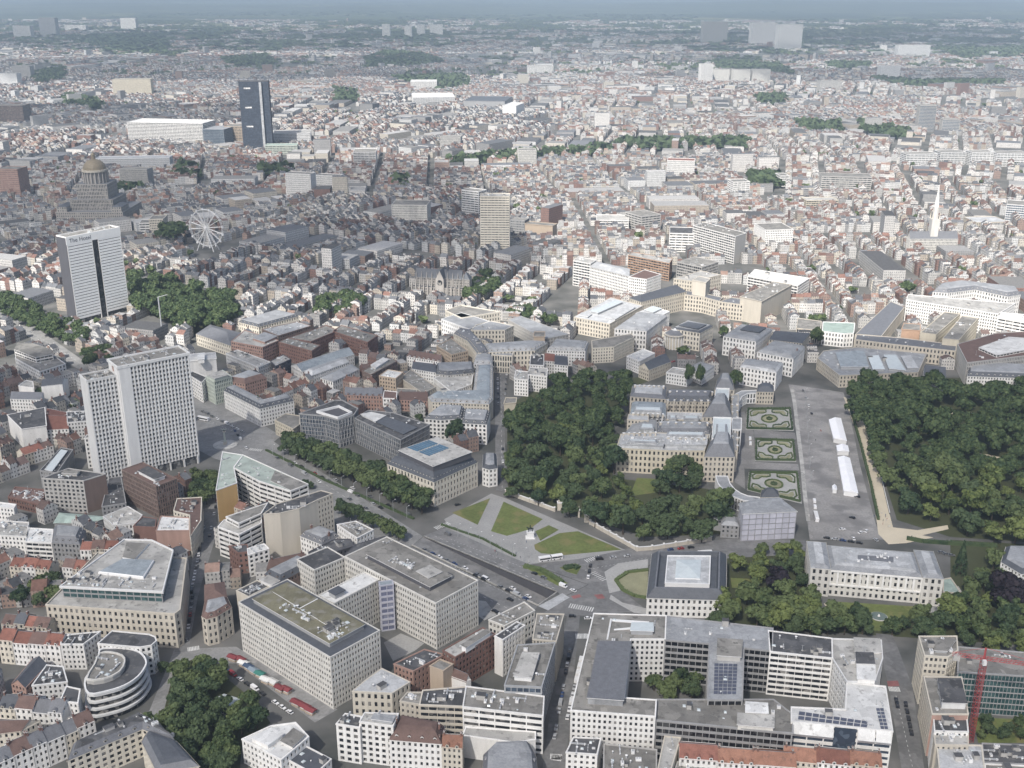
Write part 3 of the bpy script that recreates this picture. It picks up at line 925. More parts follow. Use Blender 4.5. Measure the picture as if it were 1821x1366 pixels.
def hedge(name, label, pts, w, h, leaf='leafdark', closed=False, cat='hedge', group=None, dens=5.0, structure=False, base=0.0, parent=None):
    """a clipped hedge along a line: a solid body with leaf faces on it"""
    r = np.random.default_rng(int(abs(pts[0].x * 13 + pts[0].y * 7)) + len(pts))
    b = MB(); m = leaf
    seq = list(pts) + ([pts[0]] if closed else [])
    for p, q in zip(seq[:-1], seq[1:]):
        L = (q - p).length
        if L < .05: continue
        e = (q - p) / L; nn = Vector((e.y, -e.x))
        k = len(b.v)
        for c in (p - nn * w * .42, q - nn * w * .42, q + nn * w * .42, p + nn * w * .42): b.v.append((c.x, c.y, base))
        for c in (p - nn * w * .36, q - nn * w * .36, q + nn * w * .36, p + nn * w * .36): b.v.append((c.x, c.y, base + h * .88))
        for f in ((0, 1, 5, 4), (1, 2, 6, 5), (2, 3, 7, 6), (3, 0, 4, 7), (4, 5, 6, 7)):
            b.f.append(tuple(k + i for i in f)); b.m.append(b.mi(m))
        for _ in range(int(L * dens)):
            c = p + e * r.uniform(0, L) + nn * r.uniform(-.5, .5) * w
            z = base + h * r.uniform(.4, 1.05); s = r.uniform(.18, .45) * min(1.2, w)
            u = Vector(r.normal(size=3)).normalized(); v = u.orthogonal().normalized(); C = Vector((c.x, c.y, z))
            b.face([C - u * s, C + v * s, C + u * s, C - v * s], m)
    if parent is not None:
        return b.build(name, parent, 'stuff')
    o = b.build(name, off=(pts[0].x, pts[0].y, 0))
    return tag(o, label, cat, group)

AV = lambda zone, pts, z=8.0: outline(zone, pts, z)
forest(AV('O', [(1512, 700), (1545, 680), (1640, 680), (1700, 690), (1850, 675), (1880, 960), (1700, 935), (1600, 905), (1565, 830), (1535, 760)]), 12.4, (9, 20), ['leaf', 'leaf', 'leafdark', 'leaflight', 'leaf', 'leaflight', 'leafdark'],
       'leafy tree in the large park right of the palace square', 'trees of the large park', 3, hf=(.8, 1.35), avoid=[outline(z_, p_, 4) for z_, p_ in (('M6', [(1000, 1130), (1260, 1170), (1270, 1230), (1030, 1200)]), ('M6', [(1370, 1170), (1460, 1180), (1500, 1400), (1420, 1400)]), ('R6', [(1560, 1130), (1720, 1160), (1720, 1200), (1570, 1180)]), ('A', [(740, 160), (920, 160), (1200, 210), (1210, 300), (760, 260)]))])
forest(AV('O', [(905, 735), (1000, 675), (1100, 660), (1125, 690), (1088, 770), (1098, 850), (1130, 875), (1135, 900), (1280, 890), (1280, 945), (1150, 950), (1000, 900), (905, 870)]), 12.2, (9, 19), ['leaf', 'leafdark', 'leafdark', 'leaf', 'leaflight', 'leafdark'],
       'dark leafy tree in the walled palace garden', 'trees of the palace garden', 4, hf=(.85, 1.35))
forest(AV('P', [(420, 760), (720, 750), (730, 970), (430, 980)]), 11, (13, 16), ['leafdark', 'leaf'], 'tree close against the sunless rear wing of the palace', 'trees by the palace wing', 5)
for x, y in ((655, 190), (745, 195)):
    tree(site('P', (x, y)), 9, 24, 'conifer', 'pointed dark conifer behind the rear palace wing, ' + ('left' if x < 700 else 'right') + ' one of two', 'conifers behind the palace', 'conifer_tree')
tree(site('P', (1040, 195)), 13, 19, 'leafdark', 'rounded dark tree left of the white twin-winged mansion', 'single trees by the mansion')
forest(AV('R4', [(690, 360), (850, 350), (1000, 410), (1230, 450), (1240, 570), (1040, 620), (850, 550), (700, 480)]), 15, (17, 23), ['leafdark', 'leafdark', 'leaf'], 'dark tree in the small park behind the white banded tower', 'trees of the park behind the banded tower', 6)
forest(AV('R4', [(-20, 430), (300, 545), (460, 625), (430, 680), (280, 640), (-20, 500)]), 12, (13, 17), ['leaf', 'leafdark'], 'tree of the double row along the boulevard left of the banded tower', 'trees along the far boulevard', 7, 'plane_tree')
forest(AV('R4', [(450, 700), (580, 700), (590, 770), (460, 790)]), 10, (11, 14), ['leaf'], 'tree between the far boulevard and the ribbed tower', 'trees behind the ribbed tower', 8, 'plane_tree')
avenue('Z2', (420, 390), (1440, 820), 15, (13, 17), ['leafdark', 'leaf'], 'plane tree in the far row along the boulevard below the lattice building', 'far row of plane trees on the boulevard', 1)
avenue('Z2', (420, 440), (1430, 880), 15, (12, 16), ['leafdark', 'leaf'], 'plane tree in the near row along the boulevard below the lattice building', 'near row of plane trees on the boulevard', 2)
avenue('Z2', (790, 850), (1260, 1060), 8, (9, 11.5), ['leafdark', 'leaf'], 'plane tree on the near side of the boulevard before the black-roofed houses', 'plane trees on the near side of the boulevard', 3)
avenue('Z2', (560, 660), (600, 700), 2, (5, 6), ['leafdark'], 'small street tree beside the green roofed office wing', 'small street trees by the green roof', 3)
forest(AV('O', [(338, 850), (380, 840), (384, 880), (345, 895)], 6), 7, (9, 12), ['leafdark', 'leaf'], 'dark tree at the foot of the ribbed tower', 'trees at the foot of the ribbed tower', 9)
PAV = grow(ccw(outline('Z3', [(1480, 900), (1570, 845), (1680, 880), (1640, 960)])), 2.5)
forest(AV('Z3', [(1240, 650), (1400, 610), (1780, 900), (1830, 1000), (1700, 1120), (1660, 1400), (1300, 1400), (1160, 1050), (1210, 800)], 6), 8.2, (9, 13), ['leafdark', 'leaf', 'leafdark'], 'dark tree in the triangular square below the gridded office block', 'trees of the triangular square', 10, avoid=[PAV])
forest(AV('Z3', [(120, 60), (420, 40), (440, 180), (150, 190)], 6), 9, (10, 13), ['leafdark', 'leaf'], 'tree in the yard left of the grey stone office block', 'yard trees left of the stone block', 11)
tree(site('Z3', (1150, 690)), 6, 6.5, 'leafdark', 'small tree before the white round-cornered office block', 'single street trees')
forest(AV('Z6', [(1130, 240), (1250, 170), (1450, 140), (1860, 120), (1860, 370), (1160, 340)], 6), 9.5, (8, 15), ['leaf', 'leaf', 'leaflight', 'leafdark'], 'bright leafy tree between the white pavilion and the academy', 'trees between pavilion and academy', 12)
forest(AV('Z7', [(-30, 300), (280, 260), (650, 290), (680, 400), (0, 380)], 6), 9.5, (11, 14), ['leaf', 'leafdark'], 'tree in front of the left half of the academy', 'trees in front of the academy', 13)
forest(AV('Z7', [(820, 320), (1160, 290), (1250, 200), (1330, 60), (1500, -120), (1760, -60), (1780, 530), (1280, 500), (1000, 420), (820, 390)], 6), 9.8, (8, 15), ['leaf', 'leaf', 'leaflight', 'leafdark'], 'tree in the grounds right of the academy', 'trees right of the academy', 14)
forest(AV('O', [(1305, 1005), (1350, 970), (1428, 964), (1432, 1035), (1340, 1030)], 6), 9.5, (8, 14), ['leaf', 'leafdark', 'leaflight'], 'tree left of the academy beside the road', 'trees left of the academy', 19)
tree(site('A', (1690, 920)), 24, 23, 'leafpurple', 'large dark purple copper beech right of the academy', 'copper beeches')
tree(site('Z6', (1600, 140)), 15, 16, 'leafpurple', 'dark purple copper beech left of the academy', 'copper beeches')
tree(site('A', (1300, 640)), 11, 20, 'conifer', 'dark pointed tree at the right end of the academy', 'conifers by the academy', 'conifer_tree')
forest(outline('Z6', [(680, 760), (1060, 700), (1070, 870), (690, 860)], 3), 7.5, (9, 11), ['leafdark', 'leaf'], 'tree in the courtyard of the long white office complex', 'courtyard trees of the office complex', 15)
tree(site('Z2', (1620, 440)), 15, 21, 'leafdark', 'tall dark tree behind the solar-roofed stone block', 'single garden trees')
tree(site('Z2', (1370, 290)), 7, 9, 'leaflight', 'small yellow-green tree behind the lattice building', 'single garden trees')
tree(site('M6', (860, 260)), 22, 18, 'leafdark', 'dark round tree behind the long white curved-roof building', 'single garden trees')
tree(site('M6', (300, 410)), 14, 12, 'leafdark', 'dark tree on the terrace left of the ribbed glass roof', 'single garden trees')
tree(site('M6', (130, 680)), 14, 22, 'leafdark', 'tall dark tree right of the white museum block', 'single garden trees')
tree(site('R1', (915, 1295)), 42, 34, 'leafdark', 'large round dark tree left of the ferris wheel', 'single garden trees')
forest(AV('M4', [(620, 110), (940, 40), (960, 130), (850, 190), (700, 220)], 10), 13, (14, 19), ['leafdark'], 'dark tree behind the gothic church', 'trees behind the church', 16)
forest(AV('M4', [(970, 330), (1100, 320), (1400, 380), (1380, 410), (1100, 370)], 8), 11, (11, 14), ['leafdark'], 'dark tree beside the sloping arcade roof', 'trees beside the arcade roof', 17)
forest(AV('M3', [(1050, 60), (1300, 30), (1420, 90), (1200, 170), (1060, 150)], 10), 13, (14, 19), ['leafdark'], 'dark tree left of the gothic church', 'trees left of the church', 18)
for x, y in ((1270, 650), (1430, 640)):
    tree(site('M5', (x, y + 20)), 10, 14, 'leafdark', 'dark tree beside the cube museum ' + ('on its left' if x < 1300 else 'on its right'), 'trees beside the cube museum')

sheet('court_garden', 'Z7', [(1380, 1010), (1900, 1030), (1900, 1190), (1420, 1190)], 'lawn', z=.04)
forest(outline('Z7', [(1400, 1040), (1880, 1060), (1880, 1150), (1430, 1150)], 2), 6, (4, 7), ['leafdark', 'leaf'], 'small tree in the court garden below the green glass office', 'court garden trees', 20)
def plant_trees(limit=300):
    r = random.Random(5)
    TREES.sort(key=lambda t: t[1] * t[1] + t[0] * t[0])
    near, rest = TREES[:limit], TREES[limit:]
    for (x, y, d, h, kind, name, label, group) in near:
        t = thing(name, label, 'tree', (x, y, 0), group)
        rz = r.uniform(0, 6.28)
        cm = r.choice(CROWNS[kind])
        put('trunk', r.choice(TRUNKS), t, (x, y, 0), rz, (d, d, h))
        put('crown', cm, t, (x, y, 0), rz, (d * r.uniform(.93, 1.07), d * r.uniform(.93, 1.07), h * .95))
    if rest:
        leaf_mass('tree_canopy', [(x, y, d, h) for (x, y, d, h, *_) in rest], CROWNS['leaf'][0], 'leaf', 'further trees of the park that close up into one dark canopy')

def leaf_mass(name, spots, me, m, label, sub=1):
    n = len(me.vertices)
    V = np.empty(n * 3, np.float32); me.vertices.foreach_get('co', V); V = V.reshape(-1, 4, 3)[::sub]
    S = np.array(spots, np.float32)
    a = rng.uniform(0, 6.28, len(S))
    c, s = np.cos(a)[:, None, None], np.sin(a)[:, None, None]
    k = 1.0 if sub == 1 else math.sqrt(sub) * .8
    ctr = V.mean(1, keepdims=True); V = ctr + (V - ctr) * k
    X = (V[None, :, :, 0] * c - V[None, :, :, 1] * s) * S[:, 2, None, None] + S[:, 0, None, None]
    Y = (V[None, :, :, 0] * s + V[None, :, :, 1] * c) * S[:, 2, None, None] + S[:, 1, None, None]
    Z = V[None, :, :, 2] * S[:, 3, None, None]
    P = np.stack([X, Y, Z], -1).reshape(-1, 3).astype(np.float32)
    q = len(P) // 4
    o = fast_mesh(name, P, np.arange(len(P), dtype=np.int32), np.arange(0, len(P), 4, dtype=np.int32), np.full(q, 4, np.int32), m)
    o['kind'] = 'stuff'; o['label'] = label
    return o
def fast_mesh(name, P, loops, starts, totals, m):
    me = bpy.data.meshes.new(name)
    me.vertices.add(len(P)); me.vertices.foreach_set('co', P.ravel())
    me.loops.add(len(loops)); me.loops.foreach_set('vertex_index', loops)
    me.polygons.add(len(starts)); me.polygons.foreach_set('loop_start', starts); me.polygons.foreach_set('loop_total', totals)
    me.materials.append(MATS[m]); me.update(calc_edges=True); me.shade_flat()
    o = bpy.data.objects.new(name, me); COL.objects.link(o)
    return o
# ---------------------------------------------------------------- foreground: the gridded office pair
bld('office_block', 'large beige gridded office block with sedum roof beside the triangular square', 'office block', 'Z4', [(100, 600), (740, 985), (1095, 805)], 30,
    'paleconcrete', 'grid', rm='slate', units=0, pp=.5, pents=[('Z4', [(200, 575), (735, 885), (985, 762)], 2.6, 'greywall', 'sedum', None)])
bld('office_block', 'beige gridded office block with gravel roof beside the underpass', 'office block', 'Z4', [(845, 280), (1480, 607), (1778, 452)], 28.5,
    'paleconcrete', 'grid', rm='gravel', units=3, pents=[('Z4', [(1000, 262), (1440, 488), (1600, 418)], 3.0, 'darkwall', 'gravel', None), ('Z4', [(1350, 380), (1430, 425), (1520, 385)], 3.9, 'metalwhite', 'palegravel', None)])
bld('office_wing', 'cream-roofed lower wing joining the two gridded office blocks', 'office wing', 'Z4', [(665, 552), (768, 606), (1085, 442)], 26, 'paleconcrete', 'grid', rm='whiteroof',
    pents=[('Z4', [(730, 520), (775, 545), (838, 512)], 3.0, 'metalgrey', 'slate', None)])
bld('office_wing', 'gridded rear wing closing the court of the beige office blocks', 'office wing', 'Z4', [(628, 374), (838, 286), (735, 210)], 27, 'paleconcrete', 'grid', rm='bitumen')
bld('office_annex', 'flat black-roofed annex behind the gravel-roofed office block', 'annex', 'Z4', [(850, 262), (920, 195), (1118, 138), (1240, 185), (1175, 192), (992, 258)], 26, 'darkwall', 'curtain', rm='bitumen', pp=.4)
bld('stair_tower', 'blue glazed stair tower in the corner of the office court', 'stair tower', 'Z4', [(1090, 482), (1180, 470), (1165, 445)], 29, 'lavender', 'curtainband', rm='zincblue', glass='glassmauve', pp=.3)
bld('apartment_house', 'dark-walled slate-roofed house behind the sedum-roofed office block', 'apartment house', 'Z4', [(390, 452), (618, 335), (560, 262)], 20, 'brownbrick', 'house', 'mansard', 'slate', dorm=5)
bld('apartment_house', 'long black-roofed house beside the plane trees of the boulevard', 'apartment house', 'Z4', [(600, 300), (905, 205), (880, 160), (770, 160), (590, 250)], 19, 'darkwall', 'house', 'flat', 'bitumen', units=3)
bld('apartment_house', 'flat-roofed house with white roof cabins left of the gridded block', 'apartment house', 'Z4', [(85, 520), (165, 562), (312, 492)], 18, 'cream', 'house', rm='bitumen', units=3, blank=(0,),
    pents=[('Z4', [(250, 440), (330, 475), (385, 440)], 2.4, 'white', 'palegravel', None)])
# ---------------------------------------------------------------- bottom centre
bld('corner_house', 'cream stone corner house with pale metal roof under the gridded office block', 'corner house', 'Z5', [(268, 828), (360, 752), (470, 672), (608, 738), (662, 765), (540, 842)], 18, 'cream', 'stone', 'flat', 'zincpale', pp=.4, units=2)
bld('apartment_house', 'brown brick house with dark flat roof behind the cream corner house', 'apartment house', 'Z5', [(560, 640), (690, 690), (905, 575), (770, 540)], 17, 'pinkbrick', 'house', rm='bitumen', units=3)
bld('apartment_house', 'tan blank-walled house beside the white gable', 'apartment house', 'Z5', [(812, 655), (900, 688), (965, 642), (880, 610)], 20, 'tan', 'house', rm='gravel', blank=(0, 1, 2, 3))
bld('apartment_house', 'house with a tall white blank gable below the red brick office', 'apartment house', 'Z5', [(905, 700), (1060, 755), (1090, 740), (960, 670)], 14, 'white', 'house', 'gable', 'tilebrown', blank=(0, 1, 2, 3))
bld('brick_office', 'long red brick office with set-back glazed top storey', 'office', 'Z5', [(985, 592), (1262, 432), (1165, 395)], 20, 'brick', 'office', rm='palegravel', units=3,
    pents=[('Z5', [(1030, 505), (1060, 520), (1240, 415)], 3.2, 'metalwhite', 'gravel', None)])
bld('apartment_house', 'narrow white apartment house right of the red brick office', 'apartment house', 'Z5', [(1266, 445), (1318, 470), (1432, 352)], 22, 'white', 'house', rm='bitumen', units=2, blank=(0,))
bld('office', 'low grey-roofed office strip along the underpass road', 'office', 'Z5', [(1225, 330), (1330, 372), (1540, 265), (1470, 208)], 15, 'paleconcrete', 'office', rm='gravel', units=3)
bld('office', 'gravel-roofed office at the corner of the junction and the narrow street', 'office', 'Z5', [(1532, 465), (1692, 480), (1745, 292), (1562, 288)], 24, 'beige', 'vertical', rm='gravel', units=7)
bld('office', 'dark glass office with white plant on a stepped roof along the narrow street', 'office', 'Z5', [(1335, 790), (1590, 802), (1682, 492), (1425, 510)], 25, 'metalgrey', 'curtainband', rm='gravel', glass='glassblue', units=3,
    pents=[('Z5', [(1400, 720), (1520, 730), (1570, 560), (1460, 560)], 2.6, 'metalwhite', 'palegravel', None)])
bld('office', 'white ribbon-windowed office with dark roof at the bottom centre', 'office', 'Z5', [(1042, 940), (1598, 1002), (1606, 870), (1064, 800)], 21, 'white', 'ribbon', rm='gravel', units=8)
bld('office', 'pale stone office with black roof left of the white ribbon-windowed office', 'office', 'Z5', [(738, 925), (1040, 938), (1060, 802), (760, 828)], 20, 'beige', 'ribbonfine', rm='bitumen', units=5)
bld('apartment_house', 'narrow beige house at the left end of the ribbon-windowed offices', 'apartment house', 'Z5', [(602, 900), (736, 924), (752, 842), (652, 842)], 19, 'beige', 'house', rm='gravel', units=2)
bld('annex', 'low annex with a blank white front below the ribbon-windowed office', 'annex', 'Z5', [(1042, 1140), (1400, 1190), (1545, 1170), (1545, 1120), (1062, 1085)], 12, 'white', 'house', rm='palegravel', blank=(0, 1, 2, 3, 4))
bld('apartment_house', 'grey metal mansard house at the bottom edge beside the narrow street', 'apartment house', 'Z5', [(1190, 1275), (1262, 1205), (1500, 1195), (1548, 1290), (1560, 1460), (1180, 1460)], 13, 'concrete', 'house', 'mansard', 'slatelight', top='zinc', dorm=6)
bld('apartment_house', 'white stepped apartment house at the left end of the bottom row', 'apartment house', 'Z5', [(155, 1060), (312, 1085), (322, 1012), (215, 992)], 20, 'white', 'apartment', rm='bitumen', units=2)
bld('apartment_house', 'tall white apartment house with balconies in the bottom row', 'apartment house', 'Z5', [(318, 1045), (546, 1075), (582, 992), (352, 985)], 22, 'white', 'apartment', rm='palegravel', units=2,
    pents=[('Z5', [(400, 1020), (540, 1040), (560, 1000), (420, 990)], 1.8, 'metalgrey', 'zinc', None)])
bld('apartment_house', 'white house with a tall red-brown mansard roof in the bottom row', 'apartment house', 'Z5', [(528, 1165), (885, 1195), (905, 1075), (585, 1015)], 17, 'white', 'house', 'mansard', 'tilebrown', rise=4.2, inset=2.6, dorm=5, top='tilebrown', chim=2)
bld('apartment_house', 'cream house with orange tiled roof at the right of the bottom row', 'apartment house', 'Z5', [(895, 1215), (1030, 1228), (1040, 1130), (908, 1125)], 16, 'cream', 'house', 'gable', 'tileorange', dorm=4, chim=2)
# ---------------------------------------------------------------- bottom right: the office complex
bld('office_complex_wing', 'white punched-window wing with slate monitor roof of the long office complex', 'office wing', 'Z6', [(142, 965), (728, 1008), (735, 895), (512, 880), (556, 465), (798, 465), (805, 302), (302, 287)], 25,
    'white', 'punched', rm='gravel', units=4, pents=[('Z6', [(258, 872), (505, 890), (553, 482), (336, 478)], 3.6, 'zinc', 'slatelight', None), ('Z6', [(562, 400), (715, 405), (712, 350), (570, 350)], 2.6, 'metalgrey', 'skylight', None)])
bld('office_complex_wing', 'dark glazed middle wing with solar roof between the courts of the office complex', 'office wing', 'Z6', [(808, 304), (1555, 388), (1550, 545), (1352, 525), (1340, 888), (1102, 888), (1112, 494), (802, 468)], 25,
    'greywall', 'curtainband', rm='zinc', glass='glassdark', units=5, pp=.5, pents=[('Z6', [(1170, 575), (1330, 585), (1340, 470), (1175, 460)], 3.0, 'concrete', 'gravel', None)])
bld('office_complex_wing', 'long dark-windowed front wing of the office complex', 'office wing', 'Z6', [(738, 1032), (1690, 1126), (1700, 1000), (1560, 892), (742, 892)], 22,
    'greywall', 'curtainband', rm='gravel', glass='glassdark', units=5, pents=[('Z6', [(1312, 1060), (1560, 1080), (1562, 1000), (1316, 985)], 2.6, 'paleconcrete', 'palegravel', None), ('Z6', [(1370, 972), (1520, 980), (1515, 915), (1372, 905)], 3.4, 'metalwhite', 'whiteroof', None)])
bld('office_complex_wing', 'white balconied wing with black roof at the right of the office complex', 'office wing', 'Z7', [(-40, 552), (392, 598), (390, 462), (-52, 408)], 25, 'white', 'ribbonfine', rm='bitumen', units=4)
bld('office_complex_wing', 'pale-roofed stepped wing beside the street of parked black cars', 'office wing', 'Z7', [(394, 464), (735, 475), (745, 600), (690, 762), (500, 762), (400, 602)], 24, 'white2', 'office', rm='palegravel', units=4,
    pents=[('Z7', [(570, 632), (688, 635), (678, 560), (565, 555)], 3.0, 'white', 'bitumen', None), ('Z7', [(575, 738), (695, 745), (690, 650), (572, 645)], 2.4, 'white', 'whiteroof', None), ('Z7', [(560, 545), (735, 552), (722, 462), (552, 455)], 1.2, 'white', 'palegravel', None)])
bld('office_complex_wing', 'white-roofed wing with solar panels and white awnings at the street corner', 'office wing', 'Z7', [(110, 1042), (815, 1112), (765, 800), (500, 770), (490, 962), (110, 945)], 23, 'white', 'ribbon', rm='whiteroof', units=3, glass='glassblue')
bld('corner_house', 'white corner house with black flat roof at the bottom edge right of the narrow street', 'corner house', 'Z6', [(110, 1260), (320, 1275), (345, 1165), (160, 1158)], 15, 'white', 'house', rm='bitumen', units=3)
bld('office', 'grey flat-roofed building at the bottom edge before the white punched-window wing', 'office', 'Z6', [(372, 1420), (735, 1430), (738, 1245), (374, 1205)], 13, 'concrete', 'house', rm='gravel', units=6)
bld('apartment_house', 'pale ornate house at the bottom edge between grey and orange roofs', 'apartment house', 'Z6', [(740, 1440), (820, 1440), (905, 1160), (800, 1150)], 14, 'cream', 'house', rm='palegravel', units=1, blank=(1, 3))
row('in the orange-roofed terrace along the bottom right edge', 'Z6', (905, 1300), (1720, 1360), 11, 3, 13, ['white', 'cream'], ['tileorange', 'tile'], 5)
row('in the red-roofed terrace left of the street of parked cars', 'Z7', (60, 1300), (740, 1372), 11, 3, 13, ['white', 'cream'], ['tile', 'tileorange'], 6)
bld('annex', 'grey flat annex before the orange-roofed terrace at the bottom edge', 'annex', 'Z6', [(850, 1460), (1400, 1480), (1400, 1375), (890, 1330)], 9, 'concrete', 'house', rm='gravel', units=5)
bld('annex', 'long grey flat annex with skylights at the bottom edge', 'annex', 'Z6', [(1405, 1480), (1900, 1500), (1900, 1425), (1405, 1380)], 9, 'concrete', 'house', rm='gravel', units=7)
# right of the street
bld('office', 'cream tower-like office head across the street from the pale stepped wing', 'office', 'Z7', [(1045, 580), (1205, 590), (1272, 545), (1265, 447), (1005, 448)], 28, 'cream', 'office', rm='gravel', units=5,
    pents=[('Z7', [(1120, 540), (1200, 545), (1255, 470), (1130, 465)], 1.5, 'metalgrey', 'gravel', None)])
bld('office', 'brick-fronted office with black penthouse roof right of the street', 'office', 'Z7', [(1098, 990), (1345, 992), (1300, 735), (1040, 732)], 23, 'beige', 'office', rm='gravel', units=3, blank=(0,), base='pinkbrick',
    pents=[('Z7', [(1168, 905), (1335, 910), (1292, 742), (1142, 742)], 3.6, 'white2', 'bitumen', None)])
bld('apartment_house', 'white gabled house with black roof beside the crane mast', 'apartment house', 'Z7', [(1115, 1110), (1345, 1115), (1335, 1020), (1108, 1015)], 20, 'white', 'house', rm='bitumen', units=3)
bld('apartment_house', 'white-vaulted house at the bottom right below the crane', 'apartment house', 'Z7', [(1150, 1380), (1460, 1385), (1440, 1215), (1130, 1205)], 16, 'cream', 'house', rm='zincpale', units=3)
bld('apartment_house', 'beige house at the right foot of the street, bottom edge', 'apartment house', 'Z7', [(1120, 1205), (1345, 1210), (1345, 1120), (1112, 1115)], 18, 'beige', 'house', rm='palegravel', units=3)
bld('glass_office', 'green glass office behind the red crane', 'office', 'Z7', [(1278, 695), (1900, 735), (1900, 575), (1282, 522)], 23, 'greywall', 'curtain', rm='gravel', glass='glassgreen', units=3)
bld('apartment_house', 'dark flat-roofed house at the bottom right corner', 'apartment house', 'Z7', [(1460, 1330), (1900, 1350), (1900, 1220), (1450, 1200)], 10, 'greywall', 'house', rm='bitumen', units=7)
bld('apartment_house', 'white-trimmed grey-roofed house at the bottom right corner', 'apartment house', 'Z7', [(1470, 1460), (1900, 1480), (1900, 1365), (1470, 1345)], 10, 'white', 'house', rm='gravel', units=5)

# ---------------------------------------------------------------- left foreground
bld('stone_office', 'grey stone office block with glazed penthouse and blue roof light', 'office block', 'Z3', [(327, 226), (1225, 290), (1262, 262), (1308, -100), (690, -140)], 21, 'stone', 'stone', rm='palegravel', units=0, pp=1.0)
bld('round_office', 'white-walled round-cornered house with black roof behind the half-round office', 'office', 'Z3', [(692, 496), (985, 522), (1062, 508), (1096, 478), (1086, 450), (1045, 434), (790, 410)], 17, 'white', 'punched', rm='bitumen')
bld('corner_house', 'ornate pinkish stone corner house between two streets', 'corner house', 'Z3', [(1420, 300), (1450, 318), (1520, 300), (1622, 238), (1592, 172), (1440, 205)], 17, 'beige', 'stone', 'mansard', 'tilebrown', rise=2.5, dorm=5)
bld('apartment_house', 'narrow brown-roofed house behind the pinkish corner house', 'apartment house', 'Z3', [(1440, 200), (1590, 168), (1570, 60), (1440, 80)], 16, 'pinkbrick', 'house', 'hip', 'tilebrown')
row('in the red-roofed terrace facing the half-round office', 'Z3', (-10, 470), (420, 512), 12, 4, 14, ['white', 'white', 'cream'], ['tile', 'tile', 'tilebrown'], 21)
bld('apartment_house', 'dark-roofed house between the red terrace and the round-cornered house', 'apartment house', 'Z3', [(430, 500), (585, 500), (700, 415), (440, 440)], 15, 'white', 'house', rm='bitumen', units=3)
row('in the small terrace left of the grey stone office block', 'Z3', (10, 345), (325, 385), 10, 4, 12, ['cream', 'white', 'stone'], ['tile', 'tilebrown', 'slate'], 22)
bld('workshop', 'black slate-roofed workshop in the yard left of the half-round office', 'workshop', 'Z3', [(85, 770), (180, 800), (330, 640), (230, 600)], 9, 'pinkbrick', 'house', 'gable', 'slate', axis=1)
bld('workshop', 'dark flat workshop between yard and half-round office', 'workshop', 'Z3', [(230, 790), (470, 765), (440, 660), (330, 650)], 9, 'white2', 'house', rm='bitumen', units=4)
row('in the terrace below the dark workshops', 'Z3', (-10, 940), (430, 985), 11, 4, 13, ['white', 'white2', 'cream'], ['tilebrown', 'slate', 'slatelight'], 23)
bld('apartment_house', 'white flat house at the foot of the half-round office', 'apartment house', 'Z3', [(425, 900), (545, 912), (560, 820), (470, 800)], 15, 'white', 'house', rm='bitumen')
bld('apartment_house', 'cream gabled house with brown roof at the left edge', 'apartment house', 'Z3', [(-60, 1130), (145, 1105), (280, 1035), (-40, 1020)], 13, 'cream', 'house', 'gable', 'tilebrown', axis=0)
row('in the diagonal terrace at the bottom left', 'Z3', (-20, 1345), (660, 1040), 11, 6, 13, ['white', 'white', 'cream'], ['tilebrown', 'slate', 'slatelight'], 24)
bld('apartment_house', 'grey mansard apartment house with cream court front at the bottom left', 'apartment house', 'Z3', [(480, 1310), (1000, 1090), (1230, 1180), (1110, 1050), (985, 985), (520, 1200)], 15, 'cream', 'apartment', 'mansard', 'slatelight', top='bitumen', rise=2.6, dorm=6, units=6)
bld('apartment_house', 'slate mansard house at the very bottom left of the triangular square', 'apartment house', 'Z3', [(1110, 1400), (1390, 1350), (1235, 1180), (1040, 1110), (1000, 1180)], 14, 'cream', 'apartment', 'mansard', 'slatelight', top='slate', rise=2.6)
bld('white_house', 'white stepped modern house at the bottom edge right of the triangular square', 'house', 'O', [(432, 1316), (500, 1352), (548, 1312), (525, 1287), (482, 1293)], 13, 'white', 'house', rm='whiteroof', units=3,
    pents=[('O', [(448, 1312), (476, 1325), (502, 1306), (482, 1296)], 2.5, 'white', 'whiteroof', None), ('O', [(500, 1318), (520, 1328), (540, 1308), (522, 1297)], 1.6, 'white', 'gravel', None)])
bld('annex', 'low dark solar-roofed annex right of the white stepped house', 'annex', 'O', [(508, 1350), (560, 1378), (588, 1352), (542, 1328)], 9, 'white', 'house', 'flat', 'slate', units=1)
bld('garden_pavilion', 'pale glass-roofed pavilion among the trees of the triangular square', 'pavilion', 'Z3', [(1480, 900), (1572, 848), (1680, 882), (1640, 962)], 4.5, 'metalwhite', 'curtain', 'hip', 'skylight', rise=1.6, glass='glassgreen')
# left middle
bld('apartment_block', 'grey concrete apartment block with brown brick side left of the ribbed tower foot', 'apartment block', 'Z1', [(302, 600), (588, 617), (740, 570), (480, 532)], 24, 'concrete', 'apartment', rm='bitumen', units=4, blank=(1,), base='brownbrick',
    pents=[('Z1', [(438, 560), (540, 565), (560, 545), (460, 540)], 2.2, 'palegravel', 'gravel', None)])
bld('brick_office', 'brown ribbed brick slab with white top storey before the ribbed tower', 'office', 'Z1', [(862, 540), (1098, 657), (1272, 618)], 24, 'brownbrick', 'vertical', rm='tilebrown', units=3,
    pents=[('Z1', [(975, 545), (1090, 605), (1160, 580), (1040, 515)], 2.4, 'white2', 'bitumen', None)])
bld('annex', 'low dark-roofed annex between the concrete block and the brick slab', 'annex', 'Z1', [(720, 800), (885, 775), (850, 590), (770, 600)], 9, 'greywall', 'house', rm='bitumen', units=2)
bld('annex', 'white curved terrace building with hedged roof garden', 'annex', 'Z1', [(730, 870), (900, 800), (1000, 860), (960, 915), (800, 930)], 8, 'white2', 'house', rm='palegravel', units=3)
